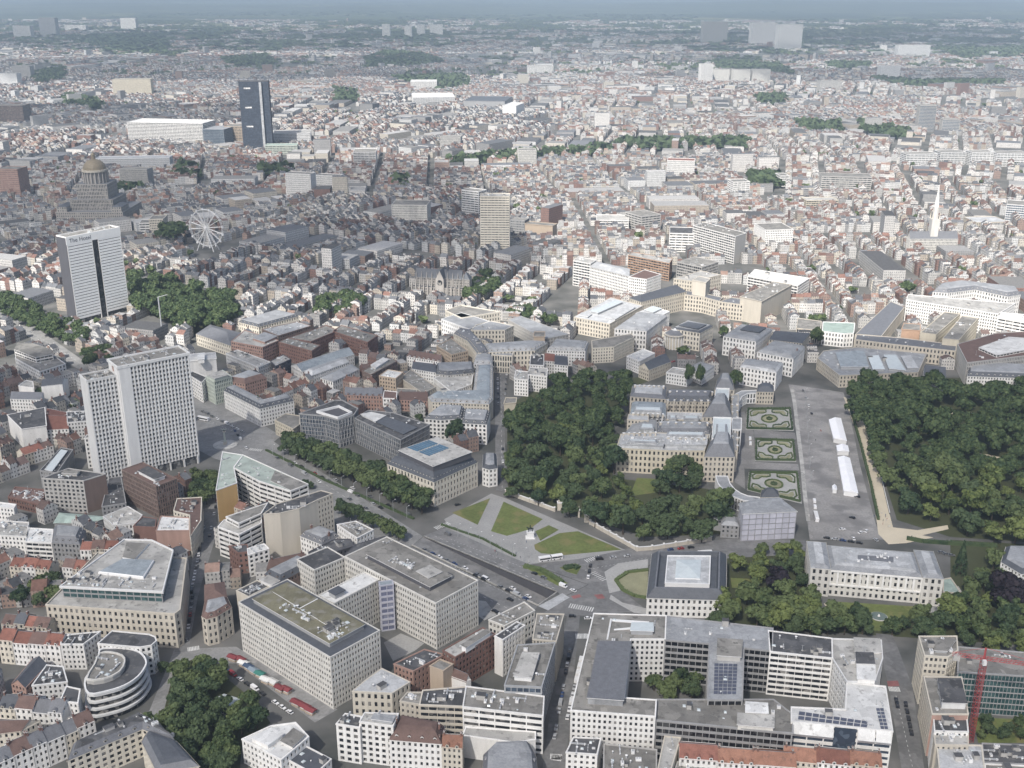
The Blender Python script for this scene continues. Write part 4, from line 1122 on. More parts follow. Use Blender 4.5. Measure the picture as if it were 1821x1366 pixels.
bld('annex', 'low brick yard building dotted with white roof lights', 'annex', 'Z1', [(60, 730), (300, 790), (312, 682), (110, 662)], 7, 'brick', 'house', rm='tilebrown', units=14)
bld('brick_house', 'flat brick house below the brown brick slab', 'house', 'Z1', [(942, 938), (1092, 945), (1100, 885), (1005, 872)], 11, 'brick', 'house', rm='bitumen', blank=(0,))
bld('brick_house', 'brick house with white upper storey above the street of parked cars', 'house', 'Z1', [(1102, 970), (1332, 968), (1332, 880), (1135, 868)], 14, 'pinkbrick', 'house', rm='whiteroof', units=3, blank=(0,))
bld('apartment_house', 'long cream house with brown roof along the street below the ribbed tower', 'apartment house', 'Z1', [(1340, 1010), (1412, 900), (1418, 735), (1250, 745), (1225, 830), (1338, 860)], 15, 'cream', 'house', rm='tilebrown', units=5)
bld('apartment_house', 'green-roofed low hall in the yard below the concrete block', 'hall', 'Z1', [(380, 910), (640, 910), (760, 870), (420, 840)], 6, 'greywall', None, 'hip', 'copper', rise=2)
bld('townhouse', 'blue-grey mansard townhouse above the red terraces', 'house', 'Z1', [(370, 1050), (560, 1060), (600, 965), (385, 945)], 13, 'greywall', 'house', 'mansard', 'slatelight', rise=4, inset=2.5, dorm=4)
bld('townhouse', 'white sawtooth-roofed workshop at the left edge', 'house', 'Z1', [(-20, 1000), (188, 1012), (200, 912), (-10, 900)], 12, 'white', 'house', rm='palegravel', units=7)
bld('townhouse', 'white flat-roofed house left of the blue-grey mansard townhouse', 'house', 'Z1', [(182, 1045), (362, 1055), (372, 962), (205, 952)], 12, 'white', 'ribbonfine', rm='whiteroof', units=3)
row('in the terrace right of the blue-grey mansard townhouse', 'Z1', (565, 1095), (820, 1095), 10, 3, 12, ['white', 'stone'], ['tile', 'tilebrown'], 31)
row('in the lower red terrace left of the grey stone office block', 'Z1', (70, 1215), (340, 1245), 10, 3, 12, ['cream', 'white', 'stone'], ['tile', 'tile'], 32)
row('in the lower red terrace touching the grey stone office block', 'Z1', (440, 1225), (660, 1245), 10, 3, 12, ['white', 'cream'], ['tile', 'tilebrown'], 33)
bld('townhouse', 'white cube house at the left edge below the concrete block', 'house', 'Z1', [(-20, 800), (95, 812), (112, 785), (-10, 770)], 12, 'white', 'house', rm='whiteroof')
bld('theatre', 'black-roofed hall with a large blank white front and lettering', 'theatre', 'M7', [(207, 1092), (440, 1058), (425, 885), (70, 955)], 17, 'white', None, 'flat', 'bitumen', units=2, pp=.4)
bld('townhouse', 'red-roofed house right of the blank white hall', 'house', 'M7', [(445, 1095), (650, 1085), (640, 930), (450, 890)], 12, 'white', 'house', 'gable', 'tile', axis=0, chim=2)
bld('apartment_house', 'black flat house dotted with white roof lights beside the ribbed tower', 'apartment house', 'M7', [(645, 1030), (825, 1015), (815, 920), (640, 930)], 15, 'white2', 'house', rm='bitumen', units=9)
bld('apartment_house', 'dark-roofed long hall with a glazed strip below the blank white hall', 'hall', 'Z1', [(285, 545), (400, 562), (512, 400), (432, 385)], 13, 'greywall', 'house', rm='bitumen', units=3,
    pents=[('Z1', [(320, 535), (365, 545), (470, 405), (432, 398)], 1.4, 'metalgrey', 'skylight', None)])
bld('apartment_house', 'pale narrow house at the left foot of the ribbed tower', 'apartment house', 'M7', [(808, 1180), (880, 1172), (905, 1150), (830, 1150)], 24, 'white', 'house', rm='gravel')
row('of the pinkish terrace at the left edge beside the blank white hall', 'M7', (0, 1270), (130, 1200), 10, 2, 14, ['pinkbrick', 'stone'], ['tile', 'tilebrown'], 34)
row('of the brown-roofed houses below the blank white hall', 'M7', (230, 1330), (500, 1240), 10, 3, 10, ['white', 'stone'], ['tile', 'tilebrown'], 35)
bld('terraced_flats', 'stepped white apartment house with curved balconies left of the ribbed tower', 'apartment house', 'M7', [(150, 420), (380, 545), (620, 470), (520, 400), (260, 330), (160, 300)], 17, 'white2', 'apartment', rm='gravel', units=5,
    pents=[('M7', [(140, 330), (340, 405), (500, 375), (480, 330), (300, 270), (170, 270)], 5.5, 'white', 'gravel', 'ribbonfine')])
bld('apartment_house', 'white blank-gabled house below the curved balconies', 'apartment house', 'M7', [(395, 680), (590, 660), (640, 610), (430, 620)], 15, 'white', 'house', 'gable', 'slate', blank=(0, 1, 2, 3))
bld('apartment_house', 'pale long house with slate roof at the far left', 'apartment house', 'M7', [(100, 800), (400, 810), (410, 740), (130, 735)], 12, 'white', 'house', 'gable', 'slatelight')
bld('apartment_house', 'white flat house with a roof opening at the far left', 'apartment house', 'M7', [(180, 680), (320, 700), (310, 640), (250, 630)], 15, 'white', 'house', rm='palegravel', blank=(0,))

# ---------------------------------------------------------------- ochre-ended office group
bld('office', 'office slab with an ochre blank end wall and pale green roof', 'office', 'M8', [(302, 566), (500, 494), (470, 340), (560, 222), (365, 192)], 23, 'white2', 'ribbonfine', rm='greenroof', blank=(0,), base='ochre', units=2)
bld('office', 'white ribbon-windowed wing with green and grey roof beside the boulevard', 'office', 'M8', [(565, 224), (1195, 508), (1030, 575), (720, 475), (476, 345)], 23.5, 'white', 'ribbon', rm='greenroof', units=4,
    pents=[('M8', [(840, 470), (1030, 560), (1180, 505), (880, 380)], .6, 'white', 'gravel', None)])
bld('office', 'stepped white office terraces with dark flat roof', 'office', 'M8', [(402, 828), (522, 890), (738, 795), (800, 695)], 24, 'white', 'ribbon', rm='gravel', z0=21)
bld('office', 'lower white terraces under the dark flat roof beside the street', 'office', 'M8', [(322, 925), (525, 1000), (740, 890), (740, 800), (520, 860), (380, 860)], 20, 'white', 'ribbon', rm='palegravel', keep=True)
bld('apartment_block', 'tall blank-walled tan and beige apartment slab beside the boulevard', 'apartment block', 'M8', [(770, 800), (925, 792), (1110, 748), (1290, 662), (1435, 602), (1330, 572), (900, 702)], 31, 'beige', 'house', rm='bitumen', units=4, blank=(0, 1, 2))
bld('townhouse', 'white ornate house with grey mansard behind the blank apartment slab', 'house', 'M8', [(1130, 1010), (1340, 1095), (1500, 1012), (1320, 940)], 14, 'white', 'house', 'mansard', 'slatelight', rise=3.6, dorm=4, chim=2)
bld('apartment_house', 'flat-topped house with white edges beside the near plane trees', 'apartment house', 'M8', [(1490, 905), (1680, 1035), (1835, 955), (1665, 872)], 20, 'white', 'house', rm='gravel', units=6)
bld('brick_house', 'small brick house with dark roof below the white terraces', 'house', 'M8', [(430, 1115), (515, 1180), (612, 1170), (600, 1100)], 14, 'brick', 'house', rm='bitumen', units=2)
bld('apartment_house', 'white terraced house right of the small brick house', 'apartment house', 'M8', [(615, 1200), (812, 1140), (770, 1095), (610, 1140)], 15, 'white', 'apartment', rm='whiteroof', units=3)
bld('apartment_house', 'brown-tiled house between the white terraces and the long black roof', 'apartment house', 'M8', [(800, 1330), (1190, 1250), (1130, 1190), (860, 1250)], 15, 'brownbrick', 'house', 'gable', 'tilebrown', chim=2)

# ---------------------------------------------------------------- around the square: solar block and lattice building
bld('stone_office', 'cream stone corner block with slate mansard and blue solar roof', 'office block', 'Z2', [(1148, 575), (1470, 702), (1808, 576)], 19, 'cream', 'stone', 'mansard', 'slate', rise=5.5, inset=3.2, top='slate', dorm=3.0,
    pents=[('Z2', [(1225, 480), (1466, 592), (1742, 495)], 9.6, 'darkwall', 'palegravel', None)])
bld('corner_house', 'small white round-ended house at the end of the long dark street', 'corner house', 'R5', [(768, 1222), (800, 1232), (842, 1225), (838, 1155), (772, 1155)], 14, 'white', 'house', 'mansard', 'slate', rise=2.5)
bld('lattice_office', 'dark office with a white diagonal lattice front and roof court', 'office', 'Z2', [(528, 226), (705, 242), (798, 270), (905, 236), (935, 190), (825, 132), (780, 132)], 23, 'greywall', 'curtain', rm='bitumen', glass='glassblue', pp=1.0)
bld('lattice_office', 'long dark office wing with diagonal lattice front and black roof', 'office', 'Z2', [(918, 256), (1236, 408), (1438, 302), (1180, 218), (1010, 202)], 21, 'greywall', 'curtain', rm='bitumen', glass='glassblue', units=3,
    pents=[('Z2', [(1050, 270), (1255, 365), (1350, 320), (1120, 240)], .9, 'slate', 'slate', None), ('Z2', [(960, 225), (1060, 275), (1130, 235), (1030, 212)], 1.5, 'metalwhite', 'whiteroof', None)])
bld('townhouse', 'pale yellow low house left of the lattice building', 'house', 'Z2', [(355, 270), (480, 330), (525, 300), (525, 240), (430, 225)], 12, 'yellowstone', 'house', rm='gravel')
bld('apartment_block', 'white balconied apartment block with dark dormer roof behind the tall dark tree', 'apartment block', 'M4', [(645, 1240), (842, 1252), (870, 1155), (662, 1142)], 17, 'white', 'apartment', 'mansard', 'slate', rise=3, dorm=5, units=3)
bld('apartment_block', 'white balconied block with dormer roof left of the tall dark tree', 'apartment block', 'M4', [(345, 1205), (470, 1215), (640, 1205), (660, 1120), (470, 1108)], 17, 'white', 'apartment', 'mansard', 'slate', rise=3, dorm=5, units=3)
bld('zinc_block', 'pale blue zinc-roofed block with a court along the long dark street', 'apartment block', 'M4', [(372, 1030), (402, 1068), (860, 1088), (893, 1050), (893, 778), (762, 782), (738, 985), (430, 995)], 16, 'cream', 'house', 'mansard', 'zinc', top='zincblue', rise=2.4, inset=2.8, dorm=5, units=5)
bld('apartment_house', 'low pale building with white roof panels in the court of the zinc block', 'apartment house', 'M4', [(420, 880), (560, 990), (720, 930), (740, 800), (530, 840)], 11, 'white', 'house', rm='palegravel', units=5)
for k, (pts, lab) in enumerate([([(1070, 885), (1178, 895), (1182, 830), (1082, 818)], 'white house with regular dark windows at the end of the long dark street, nearest the garden trees'),
                                ([(1182, 850), (1330, 868), (1335, 800), (1195, 792)], 'white wide house with dark windows behind the palace garden trees'),
                                ([(1195, 770), (1305, 778), (1305, 690), (1205, 685)], 'white house with black roof at the far end of the long dark street'),
                                ([(1315, 735), (1392, 742), (1395, 680), (1320, 672)], 'white house with reddish roof before the big zinc complex'),
                                ([(1395, 765), (1500, 775), (1495, 700), (1400, 690)], 'white slate-roofed house beside the back of the palace garden')]):
    bld('townhouse', lab, 'house', 'M4', pts, 15, 'white', 'house', 'flat' if k < 3 else 'gable', ['palegravel', 'palegravel', 'bitumen', 'tile', 'slate'][k], units=2)
bld('apartment_house', 'beige house at the corner of the palace garden and the long dark street', 'apartment house', 'M4', [(985, 1085), (1080, 1080), (1085, 1040), (1000, 1040)], 9, 'yellowstone', None, rm='gravel')
# big zinc complex behind
bld('zinc_complex', 'right range of the large grey zinc-roofed complex at the street end', 'office complex', 'M4', [(862, 665), (1232, 652), (1332, 592), (1195, 585), (825, 612)], 19, 'cream', 'stone', 'mansard', 'zinc', rise=2.6, inset=2.4, dorm=5)
bld('zinc_complex', 'left range of the large grey zinc-roofed complex, bent along a side street', 'office complex', 'M4', [(580, 515), (692, 575), (782, 690), (858, 665), (822, 605), (720, 498), (620, 480)], 19, 'cream', 'stone', 'mansard', 'slatelight', rise=2.6, inset=2.4, dorm=4, units=7, top='slatelight')
bld('zinc_complex', 'rear range of the large grey zinc-roofed complex with a roof court', 'office complex', 'M4', [(722, 492), (990, 490), (1060, 455), (880, 418), (760, 450)], 18, 'cream', 'stone', 'flat', 'zinc', units=3)
bld('zinc_complex', 'flat zinc range between the complex and the gothic church', 'office complex', 'M4', [(480, 400), (700, 480), (870, 420), (640, 350)], 18, 'white2', 'stone', 'flat', 'zinc', pp=.5)
bld('office', 'pale flat block with a brown rimmed roof terrace below the gothic church', 'office', 'M4', [(512, 335), (640, 395), (950, 345), (640, 292)], 18, 'cream', 'stone', 'flat', 'gravel', pp=1.2)
bld('office', 'tan office left of the zinc complex', 'office', 'M4', [(442, 620), (560, 690), (690, 660), (560, 560)], 17, 'tan', 'office', 'flat', 'gravel', units=4)
bld('office', 'white columned street-end front before the zinc complex', 'office', 'M4', [(890, 690), (1050, 700), (1055, 665), (890, 662)], 17, 'cream', 'colonnade', 'flat', 'zinc')
bld('arcade_hall', 'long sloping hall with a row of windows beside the dark trees', 'hall', 'M4', [(1020, 405), (1312, 560), (1505, 522), (1120, 375)], 13, 'concrete', 'vertical', 'flat', 'zinc', pp=.3)
bld('office', 'square tan block beside the end of the sloping hall', 'office', 'M4', [(1225, 545), (1315, 545), (1315, 505), (1230, 505)], 20, 'tan', None, 'flat', 'gravel')
bld('office', 'white building with slate roof and dormers right of the zinc complex', 'office', 'M4', [(1335, 650), (1640, 660), (1668, 595), (1400, 575)], 15, 'white', 'house', 'mansard', 'zinc', rise=3, dorm=5)
bld('office', 'cream curved building beside the museum corner', 'office', 'M5', [(305, 745), (460, 735), (610, 665), (590, 640), (300, 690)], 15, 'cream', 'house', 'flat', 'gravel')

# ---------------------------------------------------------------- museum quarter
bld('museum', 'white museum corner block with skylights, left of the rotunda', 'museum', 'M5', [(470, 598), (700, 618), (850, 505), (640, 480)], 19, 'white', 'stone', 'mansard', 'zinc', rise=1.6, inset=2, units=2)
bld('museum', 'cream museum block with dark inner roof right of the rotunda', 'museum', 'M5', [(890, 598), (1095, 630), (1190, 580), (1000, 542)], 19, 'cream', 'stone', 'mansard', 'slate', rise=1.6, inset=2, pents=[('M5', [(945, 575), (1080, 600), (1140, 570), (1010, 550)], 3.0, 'slate', 'slate', None)])
bld('museum', 'white cube museum with dark roof lantern', 'museum', 'M5', [(1270, 655), (1506, 692), (1625, 602), (1400, 568)], 19, 'white', 'stone', 'mansard', 'zinc', rise=1.4, inset=2, pents=[('M5', [(1395, 605), (1530, 625), (1580, 590), (1450, 572)], 3.2, 'slate', 'slate', None)])
bld('museum', 'white museum block with zinc roof at the top of the palace square', 'museum', 'R6', [(408, 612), (595, 648), (655, 585), (490, 556)], 18, 'white', 'stone', 'mansard', 'zinc', rise=2, inset=2, chim=2)
bld('mansion', 'white twin-winged mansion at the corner of the palace square', 'mansion', 'R6', [(318, 690), (505, 722), (540, 672), (345, 652)], 17, 'white', 'stone', 'mansard', 'zincpale', rise=1.8, inset=2)
bld('museum', 'slate-roofed block behind the white mansion', 'museum', 'R6', [(470, 545), (640, 565), (682, 512), (500, 500)], 17, 'stone', 'house', 'hip', 'slate')
bld('museum', 'large zinc-roofed hall with raised skylights beside the museum corner block', 'museum', 'M5', [(170, 515), (430, 565), (672, 432), (440, 372)], 17, 'stone', 'stone', 'flat', 'zincpale', pp=.5,
    pents=[('M5', [(290, 470), (345, 482), (525, 402), (470, 392)], 2.5, 'metalgrey', 'skylight', None), ('M5', [(200, 500), (270, 512), (300, 490), (230, 480)], 1.5, 'metalgrey', 'zincpale', None), ('M5', [(400, 520), (470, 530), (620, 440), (560, 430)], 1.8, 'metalgrey', 'zincpale', None)])
bld('museum', 'white raised skylight block amid the zinc museum roofs', 'museum', 'M5', [(625, 490), (760, 530), (870, 475), (740, 440)], 18, 'white', 'stone', 'flat', 'zincpale', pents=[('M5', [(690, 460), (750, 478), (810, 450), (750, 435)], 2, 'metalgrey', 'skylight', None)])
bld('museum', 'long dark slate-roofed museum range', 'museum', 'M5', [(575, 372), (660, 400), (995, 325), (920, 275)], 21, 'stone', 'stone', 'hip', 'slate', rise=4)
bld('museum', 'pale yellow curved museum front', 'museum', 'M5', [(985, 350), (1110, 365), (1235, 398), (1262, 372), (1120, 340), (1000, 322)], 18, 'stone', 'stone', 'flat', 'slatelight')
bld('museum', 'pale museum front with columns before the library block', 'museum', 'M5', [(1240, 402), (1545, 442), (1562, 402), (1330, 372)], 18, 'stone', 'stone', 'flat', 'slatelight', units=2)
bld('library', 'huge windowless beige library block', 'library', 'M5', [(1392, 366), (1550, 402), (1772, 278), (1640, 256)], 26, 'stone', None, 'flat', 'gravel', units=4)
bld('library', 'square beige library tower', 'library', 'M5', [(1042, 245), (1140, 262), (1172, 232), (1090, 215)], 34, 'beige', None, 'flat', 'palegravel')
bld('library', 'pale yellow-roofed library wing behind the curved museum', 'library', 'M5', [(905, 232), (1040, 252), (1250, 205), (1100, 175)], 26, 'stone', 'stone', 'flat', 'palegravel', units=3)
bld('apartment_block', 'long sunlit white apartment range with pale roof', 'apartment block', 'M5', [(290, 142), (572, 212), (578, 158), (322, 102)], 28, 'white', 'office', 'hip', 'zincpale', rise=2.5)
bld('apartment_block', 'sunlit white block with brown roof at the right of the white range', 'apartment block', 'M5', [(575, 220), (702, 238), (808, 202), (690, 168)], 27, 'white', 'office', 'flat', 'tilebrown')
bld('apartment_block', 'sunlit white block at the left of the white range', 'apartment block', 'M5', [(165, 100), (288, 122), (332, 96), (200, 72)], 30, 'white', 'ribbonfine', 'flat', 'palegravel', units=2)
bld('apartment_block', 'orange brick apartment block with pale bands', 'apartment block', 'M5', [(570, 60), (870, 120), (892, 85), (600, 38)], 22, 'orangebrick', 'ribbonfine', 'flat', 'palegravel', units=3)
bld('tower_slab', 'wide white slab with fine horizontal bands behind the library', 'office tower', 'R3', [(68, 1192), (290, 1250), (345, 1232), (130, 1176)], 36, 'white', 'ribbonfine', 'flat', 'gravel', blank=(1,), base='concrete', units=5)  # right end wall greyer: its shaded side is put into the colour
bld('office', 'grey glazed office in front of the wide white slab', 'office', 'M5', [(930, 110), (1110, 150), (1230, 110), (1060, 70)], 24, 'concrete', 'curtainband', 'flat', 'gravel', units=4)
bld('office', 'white flat office range right of the wide white slab', 'office', 'M5', [(1450, 215), (1815, 285), (1900, 230), (1500, 165)], 20, 'white', 'ribbonfine', 'flat', 'whiteroof', units=6)
# right middle
bld('station_hall', 'long hall with a ribbed grey roof sloping towards the museum', 'hall', 'M6', [(455, 572), (662, 588), (850, 350), (742, 305)], 15, 'stone', 'stone', 'flat', 'slatelight', pp=.4)
bld('office', 'yellow-ended office with brown roof right of the ribbed hall', 'office', 'M6', [(985, 555), (1108, 572), (1302, 405), (1180, 392)], 21, 'yellowstone', 'stone', 'flat', 'gravel', blank=(0,), units=2)
bld('office', 'second yellow-ended office with brown roof', 'office', 'M6', [(1165, 605), (1292, 618), (1448, 442), (1322, 422)], 21, 'yellowstone', 'stone', 'flat', 'gravel', blank=(0,), units=2)
bld('office', 'orange brick block beside the yellow-ended offices', 'office', 'M6', [(830, 530), (980, 540), (980, 490), (850, 480)], 19, 'orangebrick', None, 'flat', 'gravel')
bld('office', 'long sunlit white office with small square windows', 'office', 'M6', [(872, 290), (1612, 405), (1745, 322), (885, 248)], 23, 'white', 'punched', 'flat', 'palegravel', units=6)
bld('office', 'white strip-windowed office at the right edge', 'office', 'M6', [(1612, 435), (1860, 480), (1880, 415), (1640, 395)], 23, 'white', 'ribbon', 'flat', 'whiteroof', units=4)
bld('curved_station', 'curved grey-roofed station building with arcs of dormers', 'station', 'M6', [(1085, 225), (1140, 175), (1300, 152), (1760, 205), (1790, 245), (1690, 262), (1420, 205), (1200, 232)], 22, 'white', 'stone', 'mansard', 'slatelight', rise=4, inset=2.5, dorm=5)
bld('bank', 'brown-roofed bank building with a white stepped inner court', 'bank', 'M6', [(1285, 650), (1362, 800), (1900, 735), (1900, 545), (1600, 562)], 21, 'concrete', 'vertical', 'flat', 'tilebrown', units=3,
    pents=[('M6', [(1460, 675), (1600, 735), (1840, 690), (1840, 600), (1700, 590)], 2.5, 'white', 'whiteroof', 'ribbonfine')])
bld('arts_centre', 'low flat arts centre with rows of skylights behind the park', 'arts centre', 'M6', [(150, 765), (330, 905), (962, 878), (1030, 728), (480, 675), (200, 705)], 11, 'stone', 'stone', 'flat', 'zinc', units=12,
    pents=[('M6', [(340, 830), (560, 830), (520, 700), (300, 715)], 2.6, 'metalgrey', 'zincblue', None), ('M6', [(600, 850), (690, 850), (640, 740), (560, 745)], 2, 'metalgrey', 'skylight', None),
           ('M6', [(730, 845), (860, 860), (780, 735), (690, 735)], 2, 'metalgrey', 'skylight', None), ('M6', [(880, 840), (960, 840), (900, 740), (830, 745)], 2, 'metalgrey', 'zincpale', None)])
bld('townhouse', 'white house with steep slate roof between arts centre and park', 'house', 'M6', [(1010, 910), (1185, 935), (1170, 850), (1015, 840)], 11, 'white', 'house', 'gable', 'slate', rise=7, dorm=4)
bld('townhouse', 'slate-roofed row house with long white front facing the park', 'apartment house', 'M6', [(1365, 905), (1900, 925), (1900, 840), (1370, 815)], 13, 'white', 'house', 'mansard', 'slate', rise=4, dorm=5, chim=2)
bld('office', 'long slate-roofed range behind the arts centre', 'office', 'M6', [(458, 612), (800, 655), (1265, 705), (1272, 655), (820, 600), (470, 570)], 15, 'stone', 'stone', 'flat', 'slatelight', units=4)
bld('mansion', 'white porticoed house at the end of the palace square', 'house', 'M6', [(190, 545), (365, 565), (440, 560), (450, 480), (195, 470)], 14, 'white', 'stone', 'flat', 'copper')
bld('mansion', 'pale colonnaded house left of the white porticoed house', 'house', 'M6', [(-20, 520), (170, 540), (180, 465), (-10, 440)], 14, 'stone', 'colonnade', 'flat', 'gravel')

# ---------------------------------------------------------------- brick museum and market halls, middle left
bld('brick_museum', 'long left range of the brown brick court building', 'office', 'M3', [(757, 405), (1020, 478), (1088, 432), (832, 372)], 17, 'brick', 'house', 'flat', 'gravel', units=5)
bld('brick_museum', 'rear left range of the brown brick court building', 'office', 'M3', [(835, 372), (1012, 402), (1232, 312), (1140, 272)], 17, 'brick', 'house', 'flat', 'gravel', units=5)
bld('brick_museum', 'rear right range of the brown brick court building', 'office', 'M3', [(1195, 318), (1472, 408), (1552, 352), (1262, 272)], 17, 'brick', 'house', 'flat', 'gravel', units=5)
bld('brick_museum', 'grey-brown hotel block with terraced roof left of the brick court', 'hotel', 'M3', [(372, 400), (622, 448), (752, 392), (480, 312)], 16, 'pinkbrick', 'office', 'flat', 'palegravel', units=4, pents=[('M3', [(545, 370), (640, 400), (740, 355), (640, 325)], 2.5, 'pinkbrick', 'zinc', None)])
bld('brick_museum', 'long grey-roofed rear wing of the hotel block', 'hotel', 'M3', [(752, 355), (1012, 275), (905, 242), (622, 302)], 16, 'brownbrick', 'office', 'flat', 'zinc', units=6)
bld('palace_stables', 'cream hall with blue slate roof beside the small park', 'hall', 'M3', [(88, 335), (365, 430), (472, 335), (200, 262)], 12, 'cream', 'stone', 'hip', 'slatelight', rise=5)
bld('mansion', 'cream palace range with slate roof behind the hotel block', 'mansion', 'M3', [(432, 240), (590, 280), (912, 192), (740, 152)], 13, 'cream', 'stone', 'mansard', 'slate', rise=2.5, dorm=5)
bld('market_hall', 'long hall with pale blue zinc gable roof below the brick court', 'hall', 'M3', [(858, 592), (945, 640), (1362, 500), (1285, 452)], 11, 'white', 'house', 'gable', 'zincblue', axis=1, rise=4)
bld('market_hall', 'hall with a pale vaulted roof below the zinc gable hall', 'hall', 'M3', [(965, 642), (1022, 672), (1322, 562), (1285, 532)], 11, 'white', 'house', 'mansard', 'zincpale', rise=3, inset=3)
bld('market_hall', 'second vaulted hall with a white arched front', 'hall', 'M3', [(1095, 692), (1192, 722), (1402, 622), (1342, 582)], 10, 'white', 'stone', 'hip', 'zinc', rise=3)
bld('apartment_house', 'white corner building with slate roofs at the head of the boulevard', 'apartment house', 'M3', [(312, 795), (600, 942), (872, 878), (832, 832), (640, 882), (402, 762)], 16, 'white', 'house', 'mansard', 'slate', rise=3, inset=2.2, dorm=4.5, units=3)
bld('corner_tower', 'pale green glazed corner tower beside the roundabout', 'office', 'M3', [(165, 685), (232, 725), (372, 685), (300, 635)], 21, 'palegreen', 'vertical', 'flat', 'palegravel', glass='glassgreen', pents=[('M3', [(185, 672), (235, 700), (345, 668), (290, 635)], 3, 'palegreen', 'palegravel', None)])
bld('apartment_house', 'tall white blank-walled block right of the ribbed tower', 'apartment house', 'M3', [(12, 565), (248, 540), (240, 490), (8, 505)], 25, 'white', None, 'flat', 'whiteroof', pents=[('M3', [(100, 545), (150, 540), (150, 490), (100, 495)], 3.5, 'white', 'whiteroof', None)])
bld('apartment_house', 'white house with balconies between white block and corner tower', 'apartment house', 'M3', [(20, 665), (130, 735), (170, 690), (60, 645)], 18, 'white', 'apartment', 'flat', 'bitumen')
bld('apartment_house', 'grey domed house behind the white corner building', 'apartment house', 'M3', [(330, 720), (480, 740), (650, 690), (520, 650)], 16, 'pinkbrick', 'house', 'mansard', 'tilebrown', rise=4, inset=2.6)
bld('apartment_house', 'long pale-roofed shop hall between hotel block and halls', 'hall', 'M3', [(330, 500), (590, 610), (690, 570), (420, 470)], 13, 'white2', 'house', 'flat', 'palegravel', units=4)
bld('apartment_house', 'flat dark building with a white roof square beside the halls', 'apartment house', 'M3', [(690, 560), (730, 600), (850, 545), (790, 510)], 14, 'darkwall', 'house', 'flat', 'palegravel', units=2)
bld('apartment_house', 'dark long building with raised roof strip right of the market halls', 'office', 'M3', [(1435, 640), (1500, 670), (1710, 560), (1640, 530)], 14, 'brownbrick', 'house', 'flat', 'gravel', units=3, pents=[('M3', [(1500, 590), (1540, 610), (1640, 545), (1600, 530)], 2, 'metalwhite', 'whiteroof', None)])
bld('apartment_house', 'tan block with white flat roof above the lattice building', 'apartment house', 'M3', [(1570, 680), (1700, 700), (1760, 650), (1640, 630)], 17, 'tan', 'house', 'flat', 'whiteroof', units=2)
bld('apartment_house', 'brown long house behind the lattice building', 'apartment house', 'M3', [(1290, 830), (1590, 840), (1600, 770), (1300, 770)], 14, 'pinkbrick', 'house', 'gable', 'slatelight', dorm=5, chim=3)
bld('apartment_house', 'white house right of the brown long house behind the lattice building', 'apartment house', 'M3', [(1600, 860), (1705, 865), (1710, 810), (1610, 800)], 14, 'white', 'house', 'flat', 'tilebrown')
bld('apartment_house', 'olive long roof left of the zinc block', 'apartment house', 'M3', [(1710, 830), (1870, 835), (1870, 790), (1715, 780)], 11, 'stone', 'house', 'flat', 'gravel')

bld('office', 'long low zinc-roofed range behind the rear palace wing', 'office', 'M5', [(1012, 885), (1112, 930), (1200, 872), (1100, 842)], 11, 'white2', 'house', 'hip', 'zinc', rise=2)
bld('office', 'pale flat house left of the zinc range behind the palace', 'house', 'M5', [(850, 925), (1000, 948), (1052, 908), (900, 886)], 10, 'white2', 'house', 'flat', 'palegravel', units=2)
bld('office', 'large slate-roofed house behind the palace garden', 'house', 'M5', [(650, 875), (722, 902), (880, 842), (802, 792)], 11, 'stone', 'house', 'gable', 'slate', axis=1, rise=5)
bld('office', 'white terraced house between the museum corner and the palace garden', 'house', 'M5', [(560, 805), (650, 842), (762, 782), (680, 752)], 12, 'white', 'house', 'flat', 'whiteroof', units=2)
bld('apartment_house', 'pale house with slate roof in the block left of the zinc court', 'apartment house', 'M4', [(240, 800), (430, 832), (432, 762), (262, 742)], 12, 'white', 'house', 'gable', 'slate', chim=2)
bld('apartment_house', 'grey-brown flat house in the block left of the zinc court', 'apartment house', 'M4', [(150, 880), (330, 1002), (432, 952), (232, 812)], 11, 'stone', 'house', 'flat', 'gravel', units=3)
bld('apartment_house', 'slate mansard house above the zinc court', 'apartment house', 'M4', [(440, 842), (530, 852), (742, 832), (737, 762), (440, 772)], 13, 'concrete', 'house', 'mansard', 'slate', dorm=5)
bld('apartment_house', 'low brown-roofed house left of the zinc block', 'apartment house', 'M4', [(130, 1052), (362, 1062), (370, 982), (150, 982)], 10, 'pinkbrick', 'house', 'gable', 'tilebrown', chim=2)
bld('apartment_house', 'white-fronted house row left of the tan office', 'apartment house', 'M4', [(200, 700), (470, 745), (482, 692), (250, 652)], 12, 'white', 'house', 'gable', 'tilebrown', dorm=5, chim=3)
bld('corner_house', 'white domed corner house at the street end before the zinc complex', 'corner house', 'M4', [(742, 762), (888, 768), (888, 702), (762, 692)], 16, 'white', 'house', 'mansard', 'zinc', dorm=5)
